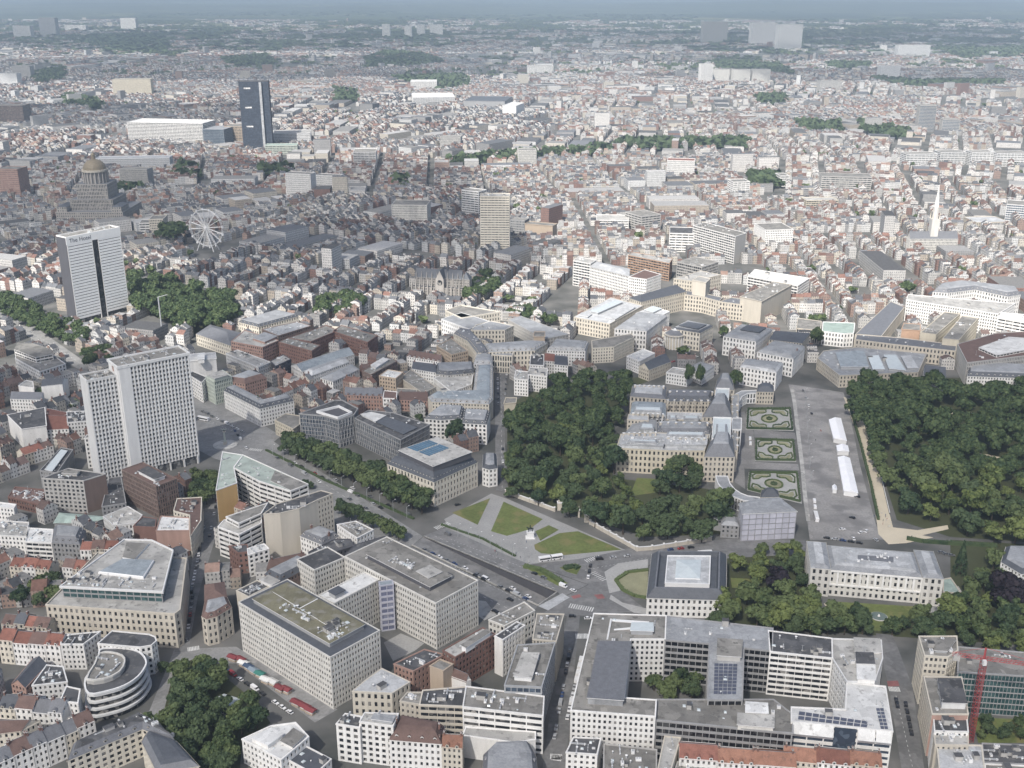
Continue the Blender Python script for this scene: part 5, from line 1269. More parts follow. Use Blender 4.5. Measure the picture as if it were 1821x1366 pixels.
# ---------------------------------------------------------------- blocks as parts of one thing
def block(root, name, poly, h, wall, sty, roof='flat', rm='zinc', rise=3.0, inset=2.0, top='zinc', dorm=0, z0=0.0, glass='glass', pp=.6, blank=()):
    poly = ccw([Vector(p) for p in poly])
    take(poly, 1, 2.0)
    b = MB(); n = len(poly)
    b.prism(poly, z0, h, wall if sty is None else glass)
    if sty:
        for i in range(n):
            p, q = poly[i], poly[(i + 1) % n]
            if (q - p).length < .8: continue
            e = (q - p).normalized(); nrm = Vector((e.y, -e.x))
            if i in blank or not faces_camera(p, q, nrm): b.slab(p - e * .3, q + e * .3, nrm, 0, .33, z0, h, wall)
            else: facade(b, p, q, nrm, z0, h, sty, wall)
    part = b.build(name, root)
    if roof == 'flat':
        c = MB(); c.prism(grow(poly, .45), h - .02, h + .22, wall, rm); c.ring(grow(poly, .48), grow(poly, -.15), h + .1, h + pp, wall)
        c.build('roof', part)
    elif roof == 'hip':
        r, _ = roof_hip(part, poly, h, rm, rise)
    elif roof == 'gable':
        r, _ = roof_gable(part, poly, h, rm, wall, rise)
    elif roof == 'mansard':
        r = roof_mansard(part, poly, h, rm, wall, rise, inset, top)
    if dorm:
        rr = random.Random(3)
        me = dormer_mesh(wall, rm)
        for i in range(n):
            a, c = poly[i], poly[(i + 1) % n]
            L = (c - a).length
            if L < 5: continue
            e = (c - a) / L; nrm = Vector((e.y, -e.x))
            if not faces_camera(a, c, nrm, .1): continue
            k = max(1, int(L / dorm))
            for j in range(k):
                p = a + e * (L * (j + .5) / k) - nrm * (inset * .35)
                put('dormer', me, part, (p.x, p.y, h + .35), math.atan2(e.y, e.x))
    return part
def zpoly(zone, pts, h):
    q = outline(zone, pts, h)
    return ccw(rect3(*q) if len(q) == 3 else q)
def lettering(root, txt, p, e, nrm, z, size, m='darkwall', name='sign'):
    """flat sign lettering on a wall, reading along e, facing nrm"""
    cu = bpy.data.curves.new('lettering', 'FONT'); cu.body = txt; cu.size = size; cu.extrude = .06
    cu.materials.append(MATS[m])
    o = bpy.data.objects.new('tmp', cu); COL.objects.link(o)
    me = bpy.data.meshes.new_from_object(o.evaluated_get(bpy.context.evaluated_depsgraph_get())); bpy.data.objects.remove(o)
    o = bpy.data.objects.new(name, me); COL.objects.link(o); o['kind'] = 'stuff'
    E, N, U = Vector((e.x, e.y, 0)), Vector((nrm.x, nrm.y, 0)), Vector((0, 0, 1))
    M = Matrix((E, U, N)).transposed().to_4x4()
    at = root['at']
    M.translation = Vector((p.x + nrm.x * .5 - at[0], p.y + nrm.y * .5 - at[1], z))
    o.parent = root; o.matrix_local = M
    return o

mat('hotelwhite', (.80, .80, .79), amt=.06, jit=.02)
# ---- white banded hotel tower
q = zpoly('R4', [(347, 130), (630, 75), (612, 62)], 93)
q = outline('R4', [(347, 130), (630, 75)], 93); A, B = q
e = (B - A).normalized(); nb = Vector((-e.y, e.x)); D = 17.0
poly = [A, B, B + nb * D, A + nb * D]; take(poly, 1, 6)
c = centre(poly)
ht = thing('hotel_tower', 'tall white banded hotel tower with a dark vertical glass strip', 'tower', (c.x, c.y, 0))
b = MB(); b.prism(poly, 0, 92.6, 'glass'); b.build('glazing', ht)
L = (B - A).length
bands = MB(); nst = 25; z0, z1 = 6.0, 85.0; sh = (z1 - z0) / nst
f0, f1 = .46, .565
for (s0, s1) in ((0, f0), (f1, 1)):
    for k in range(nst + 1):
        z = z0 + k * sh
        bands.slab(A + e * L * s0, A + e * L * s1, -nb, 0, .5, z - sh * .38, z + sh * .38, 'hotelwhite')
    bands.slab(A + e * L * s0, A + e * (L * s0 + .8), -nb, 0, .54, 0, z1, 'white'); bands.slab(A + e * (L * s1 - .8), A + e * L * s1, -nb, 0, .54, 0, z1, 'white')
bands.build('band', ht, 'stuff')
b = MB(); b.slab(A - e * .4, B + e * .4, -nb, 0, .56, z1 + .6, 94, 'hotelwhite'); b.prism(grow(poly, .1), 92.7, 93.0, 'white', 'gravel', True); b.ring(grow(poly, .3), grow(poly, -.5), 92.9, 94.2, 'white'); hr = b.build('roof', ht)
b = MB(); b.slab(A + e * L * f0, A + e * L * f1, -nb, 0, .12, 0, z1, 'glassdark'); b.build('glass_strip', ht)
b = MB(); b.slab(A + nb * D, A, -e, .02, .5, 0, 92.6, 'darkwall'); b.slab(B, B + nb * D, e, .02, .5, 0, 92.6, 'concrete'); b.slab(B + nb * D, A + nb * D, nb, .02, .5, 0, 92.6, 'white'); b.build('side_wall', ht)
lettering(ht, 'The Hotel', A + e * 3.0 - nb * .1, e, -nb, 87.4, 6.2)
scatter_units(hr, poly, 93, 6, random.Random(2), True)

# ---- ribbed white tower
A, B = outline('R4', [(625, 812), (990, 740)], 87)
e = (B - A).normalized(); nb = Vector((-e.y, e.x)); D = 19.0
c = (A + B) / 2 + nb * D / 2
tw = thing('ribbed_tower', 'tall pale ribbed office tower at the head of the boulevard', 'tower', (c.x, c.y, 0))
main = [A, B, B + nb * D, A + nb * D]; take(main, 1, 5)
b = MB(); b.prism(main, 0, 86.5, 'glassgrey'); b.build('glazing', tw)
f = MB()
L = (B - A).length
facade(f, A + e * 7.5, B, -nb, 6.5, 86.0, 'towerfine', 'white2', d=.7, proud=.25)
nr = round((L - 7.5) / 2.6)
for k in range(nr + 1):
    p = A + e * (7.5 + (L - 7.5) * k / nr)
    f.slab(p - e * .38, p + e * .38, -nb, 0, 1.35, 6.5, 86.0, 'white2')
f.build('ribbed_facade', tw, 'stuff')
b = MB(); b.slab(A - e * .3, A + e * 7.3, -nb, 0, 1.3, 0, 86.4, 'white2')
b.slab(A + nb * D, A + nb * (D * .66), -e, 0, 1.1, 0, 86.4, 'white2'); b.slab(A + nb * (D * .40), A, -e, 0, 1.1, 0, 86.4, 'white2'); b.slab(B, B + nb * D, e, 0, .8, 0, 86.4, 'white2'); b.slab(B + nb * D, A + nb * D, nb, 0, .8, 0, 86.4, 'white2')
facade(b, A + nb * (D * .66), A + nb * (D * .40), -e, 4, 86, 'house', 'pinkbrick', d=.5)
for k in range(5):
    p = A + e * (7.5 + (L - 8.5) * k / 4); b.slab(p - e * .5, p + e * .5, -nb, 0, 1.2, 0, 6.5, 'white2')
b.build('wall', tw)
b = MB(); b.prism(grow(main, 1.6), 86.2, 87.0, 'white2', 'gravel', True); b.ring(grow(main, 1.5), grow(main, .6), 86.9, 88.2, 'white2'); r = b.build('roof', tw)
scatter_units(r, main, 87, 10, random.Random(8), True)
w0 = site('R4', (440, 868), 80)
k = (w0 - A).dot(e)
Aw = A + e * k + nb * 4.0; Bw = A - e * 1.2 + nb * 4.0
wing = [Aw, Bw, Bw + nb * 15, Aw + nb * 15]; take(wing, 1, 5)
b = MB(); b.prism(wing, 0, 79.5, 'glassgrey'); b.build('glazing', tw)
f = MB(); facade(f, Aw, Bw, -nb, 3, 79.5, 'towerfine', 'white2', d=.7, proud=.25)
nr = round((Bw - Aw).length / 2.6)
for k in range(nr + 1):
    p = Aw.lerp(Bw, k / nr); f.slab(p - e * .36, p + e * .36, -nb, 0, 1.2, 3, 79.5, 'white2')
f.build('ribbed_facade', tw, 'stuff')
b = MB(); b.slab(Aw + nb * 15, Aw, -e, 0, .7, 0, 79.5, 'white2'); b.build('wall', tw)
b = MB(); b.prism(grow(wing, .8), 79.5, 80.0, 'white2', 'gravel', True); b.ring(grow(wing, .8), grow(wing, 0), 79.9, 81, 'white2'); r = b.build('roof', tw)
scatter_units(r, wing, 80, 6, random.Random(9), True)

# ---- penthouse of the grey stone office block
so = [o for o in COL.objects if o.get('label', '').startswith('grey stone office block')][0]
pq = zpoly('Z3', [(437, 92), (1135, 128), (1207, -156), (1060, -226), (877, -231)], 28)
b = MB(); b.prism(pq, 21.2, 27.4, 'glassgreen')
for i in range(len(pq)):
    p, q_ = pq[i], pq[(i + 1) % len(pq)]; e = (q_ - p).normalized(); nr = Vector((e.y, -e.x))
    if faces_camera(p, q_, nr): facade(b, p, q_, nr, 21.3, 27.4, 'attic', 'greywall', d=.15)
b.prism(grow(pq, 1.0), 27.4, 28.0, 'metalwhite', 'palegravel', True); b.ring(grow(pq, 1.0), grow(pq, .3), 27.9, 28.8, 'metalwhite')
ph = b.build('penthouse', so)
b = MB(); s = zpoly('Z1', [(690, 1255), (1010, 1292), (1085, 1170), (862, 1160)], 29.5); b.prism(s, 28, 29.3, 'metalwhite'); b.loft(s, 29.3, grow(s, -.5), 29.7, 'metalwhite', 'zincblue'); b.build('roof_light', ph)
b = MB(); s = zpoly('Z1', [(862, 1150), (945, 1165), (1050, 1050), (890, 1045)], 29.5); b.prism(s, 28, 29.3, 'metalwhite', 'gravel'); b.build('roof_panel', ph)
scatter_units(ph, grow(zpoly('Z3', [(470, 80), (700, 90), (720, 10), (560, 0)], 28), 1.5), 28, 9, random.Random(4), True)
scatter_units(ph, zpoly('Z3', [(680, 100), (1120, 120), (1150, 20), (720, 10)], 28), 28, 8, random.Random(14))

# ---- half-round office with stacked white bands
outer = outline('Z3', [(622, 850), (760, 832), (880, 792), (970, 732), (1022, 660), (1024, 612), (984, 562), (905, 536), (800, 530), (700, 545), (690, 640), (600, 745)], 15)
def smooth(ps, k=3):
    out = []
    for i in range(len(ps)):
        a, b_, c_, d_ = ps[i - 1], ps[i], ps[(i + 1) % len(ps)], ps[(i + 2) % len(ps)]
        for j in range(k):
            t = j / k; out.append(.5 * ((2 * b_) + (c_ - a) * t + (2 * a - 5 * b_ + 4 * c_ - d_) * t * t + (3 * b_ - a - 3 * c_ + d_) * t ** 3))
    return out
outer = smooth(ccw(outer)); take(outer, 1, 4); c = centre(outer)
ro = thing('half_round_office', 'half-round white office with stacked bands of windows and dark ring roof', 'office', (c.x, c.y, 0))
for k in range(4):
    g = (3 - k) * .45
    o = grow(outer, g)
    z = k * 3.75
    b = MB(); b.prism(grow(o, -.7), z + .2, z + 3.75, 'glass'); b.build('glazing', ro)
    b = MB(); b.prism(o, z + 2.6, z + 3.75, 'white2', 'white2', True); b.build('band', ro)
b = MB(); b.prism(grow(outer, .2), 15.0, 15.4, 'metalgrey', 'bitumen'); b.ring(grow(outer, .3), grow(outer, -.5), 15.0, 16.0, 'white2'); rr = b.build('roof', ro)
inn = smooth(outline('Z3', [(605, 742), (730, 740), (840, 690), (878, 620), (860, 575), (780, 552), (700, 560), (660, 640)], 18), 2); inn = ccw(inn)
b = MB(); b.prism(inn, 15.2, 17.6, 'concrete', 'gravel'); b.ring(grow(inn, .2), grow(inn, -.6), 17.4, 18.4, 'paleconcrete'); b.build('roof_storey', ro)
scatter_units(rr, inn, 17.6, 5, random.Random(3), True)

# ---- lattice on the dark offices: crossing white sticks on the fronts
for lab, zone, pts, h in (('dark office with a white diagonal', 'Z2', [(528, 226), (705, 242), (798, 270), (905, 236)], 23), ('long dark office wing with diagonal', 'Z2', [(918, 256), (1236, 408)], 21)):
    root = [o for o in COL.objects if o.get('label', '').startswith(lab)][0]
    ps = outline(zone, pts, h)
    b = MB()
    for p, q_ in zip(ps[:-1], ps[1:]):
        e = (q_ - p); L = e.length; e /= L; nr = Vector((e.y, -e.x))
        if nr.dot(-p) < 0: nr = -nr
        n = max(3, int(L / 2.6))
        for k in range(-4, n + 4):
            for dx in (3.4, -3.4):
                s0, s1 = k * L / n, k * L / n + dx
                za, zb = 1.0, h
                if s0 < 0 or s0 > L: continue
                if s1 < 0: zb = za + (zb - za) * (s0 / (s0 - s1)); s1 = 0
                if s1 > L: zb = za + (zb - za) * ((L - s0) / (s1 - s0)); s1 = L
                b.bar((*(p + e * s0 + nr * .75), za), (*(p + e * s1 + nr * .75), zb), .16, 'zincpale', 3)
    b.build('lattice', root, 'stuff')
cq = zpoly('Z2', [(655, 208), (795, 250), (888, 215), (800, 172)], 24.2)
root = [o for o in COL.objects if o.get('label', '').startswith('dark office with a white diagonal')][0]
b = MB(); b.ring(grow(cq, .8), cq, 23.2, 25.2, 'metalwhite'); b.face([(*p, 23.3) for p in cq], 'darkwall'); b.build('roof_court', root)  # near-black flat sheet imitates the shaded depth of a sunken court

# ---- solar panels
def panels(lab, zone, quad, z, nx, ny, m, gap=.18, name='solar_panel', tilt=.25):
    root = [o for o in COL.objects if o.get('label', '').startswith(lab)][0]
    q = outline(zone, quad, z)
    for i in range(nx):
        for j in range(ny):
            def P(s, t): return (q[0].lerp(q[1], s)).lerp(q[3].lerp(q[2], s), t)
            s0, s1, t0, t1 = (i + gap * .4) / nx, (i + 1 - gap * .4) / nx, (j + gap) / ny, (j + 1 - gap) / ny
            a, b_, c_, d = P(s0, t0), P(s1, t0), P(s1, t1), P(s0, t1)
            b = MB(); k = len(b.v)
            b.v += [(*a, z), (*b_, z), (*c_, z), (*d, z), (*a, z + .12), (*b_, z + .12), (*c_, z + .12 + tilt), (*d, z + .12 + tilt)]
            for f in ((4, 5, 6, 7), (0, 1, 5, 4), (1, 2, 6, 5), (2, 3, 7, 6), (3, 0, 4, 7)):
                b.f.append(f); b.m.append(b.mi(m))
            b.build(name, root)
panels('cream stone corner block', 'Z2', [(1275, 458), (1440, 522), (1585, 465), (1432, 405)], 29.0, 2, 8, 'pvcyan')
panels('dark glazed middle wing', 'Z6', [(1140, 850), (1300, 852), (1310, 635), (1145, 630)], 25.3, 5, 9, 'pvblue')
panels('white-roofed wing', 'Z7', [(150, 1030), (640, 1085), (650, 1040), (160, 965)], 23.3, 10, 2, 'pvblue')
panels('white-roofed wing', 'Z7', [(735, 1095), (790, 1098), (755, 945), (700, 945)], 23.3, 2, 6, 'pvblue')
panels('large beige gridded', 'Z4', [(330, 520), (335, 525), (830, 830), (825, 825)], 33.0, 1, 3, 'metalwhite', name='roof_rail', gap=.02)
for q_ in ([(388, 465), (400, 465), (428, 325), (415, 322)], [(420, 335), (422, 320), (690, 345), (690, 360)], [(440, 400), (440, 390), (560, 385), (560, 395)]): panels('white punched-window wing', 'Z6', q_, 25.4, 1, 1, 'metalwhite', name='roof_pipe', gap=.01, tilt=.6)
panels('large beige gridded', 'Z4', [(520, 640), (522, 644), (655, 575), (652, 572)], 33.0, 1, 1, 'metalwhite', name='roof_rail', gap=.02)
f1 = [o for o in COL.objects if o.get('label', '').startswith('large beige gridded')][0]
scatter_units(f1, zpoly('Z4', [(610, 790), (745, 880), (960, 770), (820, 700)], 33), 32.9, 16, random.Random(5), True)
scatter_units(f1, zpoly('Z4', [(350, 640), (620, 760), (680, 680), (420, 570)], 33), 32.9, 8, random.Random(6))
f3 = [o for o in COL.objects if o.get('label', '').startswith('beige gridded office block with gravel')][0]
scatter_units(f3, zpoly('Z4', [(1100, 300), (1300, 380), (1380, 330), (1180, 250)], 32), 31.8, 8, random.Random(7))

# ---- white pavilion with slate roof well and skylight
pv = zpoly('O', [(1152, 1063), (1289, 1067), (1290, 988), (1161, 987)], 12)
take(pv, 1, 3); c = centre(pv)
wp = thing('white_pavilion', 'white pavilion with slate mansard and a glass pyramid roof light', 'pavilion', (c.x, c.y, 0))
b = MB(); b.prism(pv, 0, 12, 'glass')
for i in range(4):
    p, q_ = pv[i], pv[(i + 1) % 4]; e = (q_ - p).normalized(); nr = Vector((e.y, -e.x)); facade(b, p, q_, nr, 0, 12, 'stone', 'white', d=.5)
b.build('wall', wp)
b = MB(); b.prism(grow(pv, .9), 11.8, 12.2, 'white', None, True); o1, o2 = grow(pv, .7), grow(pv, -3.4); b.loft(o1, 12.2, o2, 16.8, 'slate'); o3 = grow(pv, -4.2); b.loft(o2, 16.8, o3, 16.8, 'slatelight'); b.loft(o3, 16.8, grow(pv, -5.0), 14.2, 'slate', 'slate'); b.build('roof', wp)
b = MB(); l0 = grow(pv, -9); b.prism(l0, 14.2, 16.4, 'metalwhite', 'zincpale'); b.ring(grow(l0, .15), grow(l0, -.5), 16.2, 16.9, 'metalwhite'); l1 = grow(l0, -5.5); cc = centre(l1)
b.prism(l1, 16.4, 17.0, 'metalwhite'); b.loft(l1, 17.0, [cc + (p - cc) * .03 for p in l1], 18.8, 'skylight', 'skylight'); b.build('roof_light', wp)

# ---- academy
F = outline('A', [(100, 592), (1165, 684), (1080, 452), (100, 388)], 18)
FL, FR = F[0], F[1]; e = (FR - FL).normalized(); nb = Vector((-e.y, e.x)); L = (FR - FL).length; D = 33.0
c = FL + e * L / 2 + nb * D / 2
ac = thing('academy', 'long pale stone academy with pilasters and a zinc roof with skylight', 'palace', (c.x, c.y, 0))
mid = [FL + e * L * .145 + nb * 1.6, FL + e * L * .855 + nb * 1.6, FL + e * L * .855 + nb * (D - 1.5), FL + e * L * .145 + nb * (D - 1.5)]
m_ = block(ac, 'main_range', mid, 17.2, 'paleconcrete', 'stone', 'mansard', 'zinc', rise=1.6, inset=3, top='zincpale')
for s0, s1 in ((0, .145), (.855, 1)):
    block(ac, 'end_pavilion', [FL + e * L * s0, FL + e * L * s1, FL + e * L * s1 + nb * D, FL + e * L * s0 + nb * D], 18.2, 'paleconcrete', 'stone', 'mansard', 'zinc', rise=1.6, inset=3, top='zincpale')
b = MB()
for k in range(13):
    p = mid[0].lerp(mid[1], (k + .12) / 12.24); b.slab(p - e * .55, p + e * .55, -nb, .3, .95, 8.2, 16.2, 'white')
    
b.build('pilaster', ac, 'stuff')
b = MB(); b.slab(mid[0], mid[1], -nb, .36, 1.0, 7.2, 8.2, 'white'); b.slab(mid[0], mid[1], -nb, .36, 1.1, 16.2, 17.0, 'white'); b.build('cornice', ac)
s = zpoly('A', [(475, 520), (765, 545), (765, 500), (475, 485)], 19.8); b = MB(); b.prism(s, 18, 19.6, 'metalgrey', 'slatelight'); b.build('roof_light', ac)
scatter_units(m_, grow(mid, -3), 19.5, 6, random.Random(12))
bld('annex', 'small copper-roofed annex at the right end of the academy', 'annex', 'A', [(1168, 790), (1270, 800), (1300, 790), (1225, 680), (1172, 690)], 6, 'stone', 'house', 'flat', 'copper')
bld('villa', 'white villa with slate roof at the right edge beyond the copper beech', 'villa', 'A', [(1640, 545), (1800, 640), (2000, 620), (1990, 430), (1680, 425)], 12, 'white', 'house', 'hip' if False else 'mansard', 'slate', rise=2.4, inset=2.2)
fo = MB(); p = site('A', (645, 988)); fo.disc((p.x, p.y), 4.6, 0, .5, 'white', 18, 'water'); fo.disc((p.x, p.y), 4.9, 0, .35, 'palegravel', 18); fo.disc((p.x, p.y), .8, .4, 1.6, 'white', 8, r1=.3)
tag(fo.build('fountain', off=(p.x, p.y, 0)), 'pale round fountain basin on the academy lawn', 'fountain')

# ---- palace
PC = site('P', (900, 560))
pa = thing('palace', 'large pale stone palace with slate pavilion roofs facing the square', 'palace', (PC.x, PC.y, 0))
P_ = lambda pts, h: zpoly('P', pts, h)
block(pa, 'near_pavilion', P_([(788, 738), (1030, 742), (1018, 605), (842, 600)], 20), 20, 'stone', 'stone', 'mansard', 'slatelight', 8.5, 4.5, 'zinc')
block(pa, 'near_wing', P_([(78, 672), (470, 692), (785, 694), (815, 565), (412, 550), (112, 560)], 19), 19, 'yellowstone', 'stone', 'flat', 'zincpale')
block(pa, 'near_wing_attic', P_([(118, 640), (452, 655), (455, 590), (138, 572)], 21.5), 21.5, 'zincpale', None, 'flat', 'zincpale', z0=19)
block(pa, 'near_wing_attic', P_([(470, 640), (802, 645), (808, 600), (472, 590)], 21.5), 21.5, 'zincpale', None, 'flat', 'zincpale', z0=19)
block(pa, 'inner_range', P_([(405, 552), (830, 556), (842, 478), (402, 470)], 18), 18, 'white2', 'house', 'mansard', 'slatelight', 3.5, 3.0, 'zinc', dorm=6)
block(pa, 'inner_range', P_([(150, 545), (400, 550), (395, 440), (250, 420)], 15), 15, 'stone', 'house', 'hip', 'zinc', 3)
block(pa, 'inner_range', P_([(165, 440), (330, 450), (330, 405), (175, 400)], 18), 18, 'stone', 'house', 'flat', 'zincpale')
block(pa, 'inner_range', P_([(190, 395), (470, 405), (470, 310), (205, 300)], 17), 17, 'white2', 'house', 'mansard', 'zincblue', 2.2, 2.5, 'zincblue')
block(pa, 'spine', P_([(848, 600), (992, 600), (1000, 432), (862, 428)], 24), 24, 'white2', 'stone', 'flat', 'skylight', pp=1.2)
block(pa, 'central_pavilion', P_([(772, 418), (1006, 420), (990, 295), (845, 292)], 21), 21, 'stone', 'stone', 'mansard', 'slatelight', 9.5, 5.0, 'zinc')
block(pa, 'spine', P_([(868, 285), (978, 285), (985, 195), (885, 192)], 24), 24, 'white2', 'stone', 'flat', 'skylight', pp=1.2)
block(pa, 'far_pavilion', P_([(872, 195), (1025, 198), (1010, 120), (892, 118)], 22), 22, 'stone', 'stone', 'mansard', 'slatelight', 8, 4.0, 'zinc')
block(pa, 'rear_wing', P_([(462, 290), (842, 294), (878, 225), (478, 218)], 17), 17, 'stone', 'house', 'mansard', 'slate', 4, 3.4, 'slatelight', dorm=6)
block(pa, 'rear_pavilion', P_([(188, 250), (472, 272), (478, 178), (205, 168)], 19), 19, 'stone', 'stone', 'mansard', 'slatelight', 2.5, 3, 'zincpale')
block(pa, 'court_range', P_([(480, 440), (770, 445), (770, 385), (480, 380)], 13), 13, 'stone', 'house', 'flat', 'zincpale')
block(pa, 'front_range', P_([(1008, 690), (1052, 690), (1058, 240), (1012, 240)], 17), 17, 'stone', 'stone', 'flat', 'zinc')
block(pa, 'portico', P_([(1012, 520), (1082, 522), (1084, 430), (1014, 430)], 19.5), 19.5, 'white2', 'colonnade', 'flat', 'zinc')
# curved galleries
def gallery(ctr, w, h, name):
    a = [Vector(p) for p in ctr]
    l_, r_ = [], []
    for i, p in enumerate(a):
        t = (a[min(i + 1, len(a) - 1)] - a[max(i - 1, 0)]).normalized(); nn = Vector((-t.y, t.x))
        l_.append(p + nn * w / 2); r_.append(p - nn * w / 2)
    return block(pa, name, l_ + r_[::-1], h, 'white2', 'colonnade', 'flat', 'zinc')
gallery(outline('P', [(925, 900), (945, 960), (985, 1010), (1045, 1050), (1120, 1078), (1225, 1092)], 9), 8, 9, 'curved_gallery')
gallery(outline('P', [(1030, 300), (1055, 250), (1110, 220), (1215, 215)], 9), 7, 9, 'curved_gallery')
gp = P_([(1212, 212), (1345, 214), (1343, 165), (1222, 162)], 11.5)
block(pa, 'gate_pavilion', gp, 11.5, 'stone', 'house', 'mansard', 'slate', 4, 3.5, 'slate')
for pts, h in (([(400, 470), (842, 478)], 22), ([(478, 218), (878, 225)], 21), ([(462, 290), (842, 294)], 20), ([(205, 168), (475, 178)], 22), ([(190, 395), (470, 405)], 19), ([(470, 590), (808, 600)], 22), ([(112, 560), (412, 550)], 21), ([(1012, 240), (1008, 690)], 17.5), ([(1052, 300), (1052, 690)], 17.5)):
    a_, b_ = outline('P', pts, h)
    for k in range(7):
        p = a_.lerp(b_, (k + .5) / 7); put('chimney', CHIMP, pa, (p.x, p.y, h - .3), k * 1.3, (1.1, 1.4, 1.0))
for pts, h, eh in (([(480, 560), (780, 566), (790, 535), (490, 530)], 20, 2), ([(215, 360), (440, 368), (440, 335), (225, 330)], 19, 2.5), ([(500, 425), (560, 427), (560, 400), (500, 398)], 15, 2), ([(620, 428), (740, 430), (740, 402), (622, 400)], 15, 3), ([(260, 505), (380, 510), (375, 470), (275, 465)], 18, 2.5), ([(880, 560), (965, 562), (968, 470), (885, 468)], 26, 2), ([(170, 610), (400, 620), (402, 600), (175, 592)], 22.5, 1.2)):
    q_ = P_(pts, h + eh); b = MB(); b.prism(q_, h - 3, h + eh - .8, 'zincpale'); b.loft(grow(q_, .3), h + eh - .8, grow(q_, -1.2), h + eh, 'zinc', 'skylight'); b.build('roof_lantern', pa)
scatter_units(pa, P_([(130, 640), (780, 650), (790, 590), (140, 580)], 22), 21.8, 14, random.Random(31))
scatter_units(pa, P_([(480, 440), (770, 445), (770, 385), (480, 380)], 13), 13.2, 6, random.Random(32))
# scaffolded end pavilion, wrapped in sheeting
wr = P_([(1068, 1125), (1098, 1208), (1532, 1188), (1392, 1078), (1238, 1085)], 19)
take(wr, 1, 3); c = centre(wr)
wv = thing('wrapped_pavilion', 'palace end pavilion wrapped in pale lavender scaffold sheeting', 'pavilion', (c.x, c.y, 0))
b = MB(); b.prism(grow(wr, -1.4), 0, 19, 'stone'); b.build('wall', wv)
n = len(wr)
for i in range(n):
    p, q_ = wr[i], wr[(i + 1) % n]; e = (q_ - p).normalized(); nr = Vector((e.y, -e.x)); L = (q_ - p).length
    if not faces_camera(p, q_, nr): continue
    k = max(1, round(L / 4.5))
    for j in range(k):
        for z in range(5):
            a, d = p + e * (L * j / k + .12), p + e * (L * (j + 1) / k - .12)
            s = MB(); dz = random.Random(i * 97 + j * 11 + z).uniform(-.12, .12)
            s.slab(a, d, nr, dz - .1, dz, z * 3.9 + .1, z * 3.9 + 3.8, 'lavender'); s.build('sheet', wv)
    s = MB()
    for j in range(k + 1):
        s.bar((*(p + e * (L * j / k) + nr * .35), 0), (*(p + e * (L * j / k) + nr * .35), 20), .09, 'metalgrey', 4)
    for z in range(6): s.bar((*(p + nr * .4), z * 3.9 + .02), (*(q_ + nr * .4), z * 3.9 + .02), .09, 'metalgrey', 4)
    s.build('scaffold', wv, 'stuff')
b = MB(); b.prism(grow(wr, .5), 19.3, 19.7, 'metalwhite', None, True); b.loft(grow(wr, .4), 19.7, grow(wr, -3), 20.3, 'zinc', 'zinc'); b.build('roof', wv)
dm = P_([(1242, 1062), (1388, 1058), (1380, 1010), (1252, 1008)], 12)
block(pa, 'gate_pavilion', dm, 11.5, 'stone', 'house', 'mansard', 'slate', 4.2, 3.5, 'slate')
bld('garden_house', 'low dark green house with zinc roofs left of the wrapped pavilion', 'house', 'P', [(925, 1290), (1065, 1300), (1055, 1235), (930, 1225)], 9, 'greywall', 'house', 'mansard', 'zinc', rise=2, inset=2)
bld('garden_house', 'small zinc-roofed house at the garden end of the wrapped pavilion', 'house', 'P', [(865, 1245), (925, 1255), (925, 1215), (870, 1208)], 8, 'greywall', None, 'hip', 'zinc', rise=2)

# ---- gothic church
A, B = outline('M4', [(245, 225), (690, 250)], 0)
e = (B - A).normalized(); nb = Vector((-e.y, e.x)); L = (B - A).length
c = (A + B) / 2 + nb * 14
ch = thing('gothic_church', 'grey gothic church with buttresses, pinnacles and dark slate roof', 'church', (c.x, c.y, 0))
def rq(s0, s1, d0, d1): return [A + e * L * s0 + nb * d0, A + e * L * s1 + nb * d0, A + e * L * s1 + nb * d1, A + e * L * s0 + nb * d1]
block(ch, 'aisle', rq(0, 1, 0, 7), 13, 'courtstone', 'vertical', 'flat', 'slate')
block(ch, 'nave', rq(.02, .86, 7, 21), 23, 'courtstone', 'vertical', 'gable', 'slate', rise=9)
block(ch, 'choir', rq(.86, 1.0, 8, 20), 23, 'courtstone', 'vertical', 'hip', 'slate', rise=7)
tq = rq(.44, .58, -2, 24)
b = MB(); b.prism(tq, 0, 24, 'courtstone'); mid_ = [(tq[0] + tq[1]) / 2, (tq[2] + tq[3]) / 2]
b.face([(*tq[0], 24), (*tq[1], 24), (*mid_[0], 34)], 'courtstone'); b.face([(*tq[2], 24), (*tq[3], 24), (*mid_[1], 34)], 'courtstone')
b.face([(*tq[1], 24), (*tq[2], 24), (*mid_[1], 34), (*mid_[0], 34)], 'slate'); b.face([(*tq[3], 24), (*tq[0], 24), (*mid_[0], 34), (*mid_[1], 34)], 'slate')
rc = mid_[0] - nb * .2
for i in range(14):
    a0, a1 = 2 * math.pi * i / 14, 2 * math.pi * (i + 1) / 14
    b.face([(*rc, 20), (*(rc + e * 3.2 * math.cos(a0)), 20 + 3.2 * math.sin(a0)), (*(rc + e * 3.2 * math.cos(a1)), 20 + 3.2 * math.sin(a1))], 'glass')
b.build('transept', ch)
bt = MB(); bt.slab(Vector((-.6, 0)), Vector((.6, 0)), Vector((0, -1)), -1.5, 1.5, 0, 17, 'courtstone'); bt.disc((0, 0), .75, 17, 19, 'courtstone', 6); bt.disc((0, 0), .8, 19, 24, 'courtstone', 6, r1=.08); bm_ = bt.mesh('buttress')
for k in range(15):
    s = k / 14
    if .43 < s < .59: continue
    p = A + e * L * s - nb * .8; put('buttress', bm_, ch, (p.x, p.y, 0), math.atan2(e.y, e.x))
for k in range(10):
    p = A + e * L * (.05 + .85 * k / 9) + nb * 7; put('pinnacle', bm_, ch, (p.x, p.y, 8), 0, (.7, .7, .95))
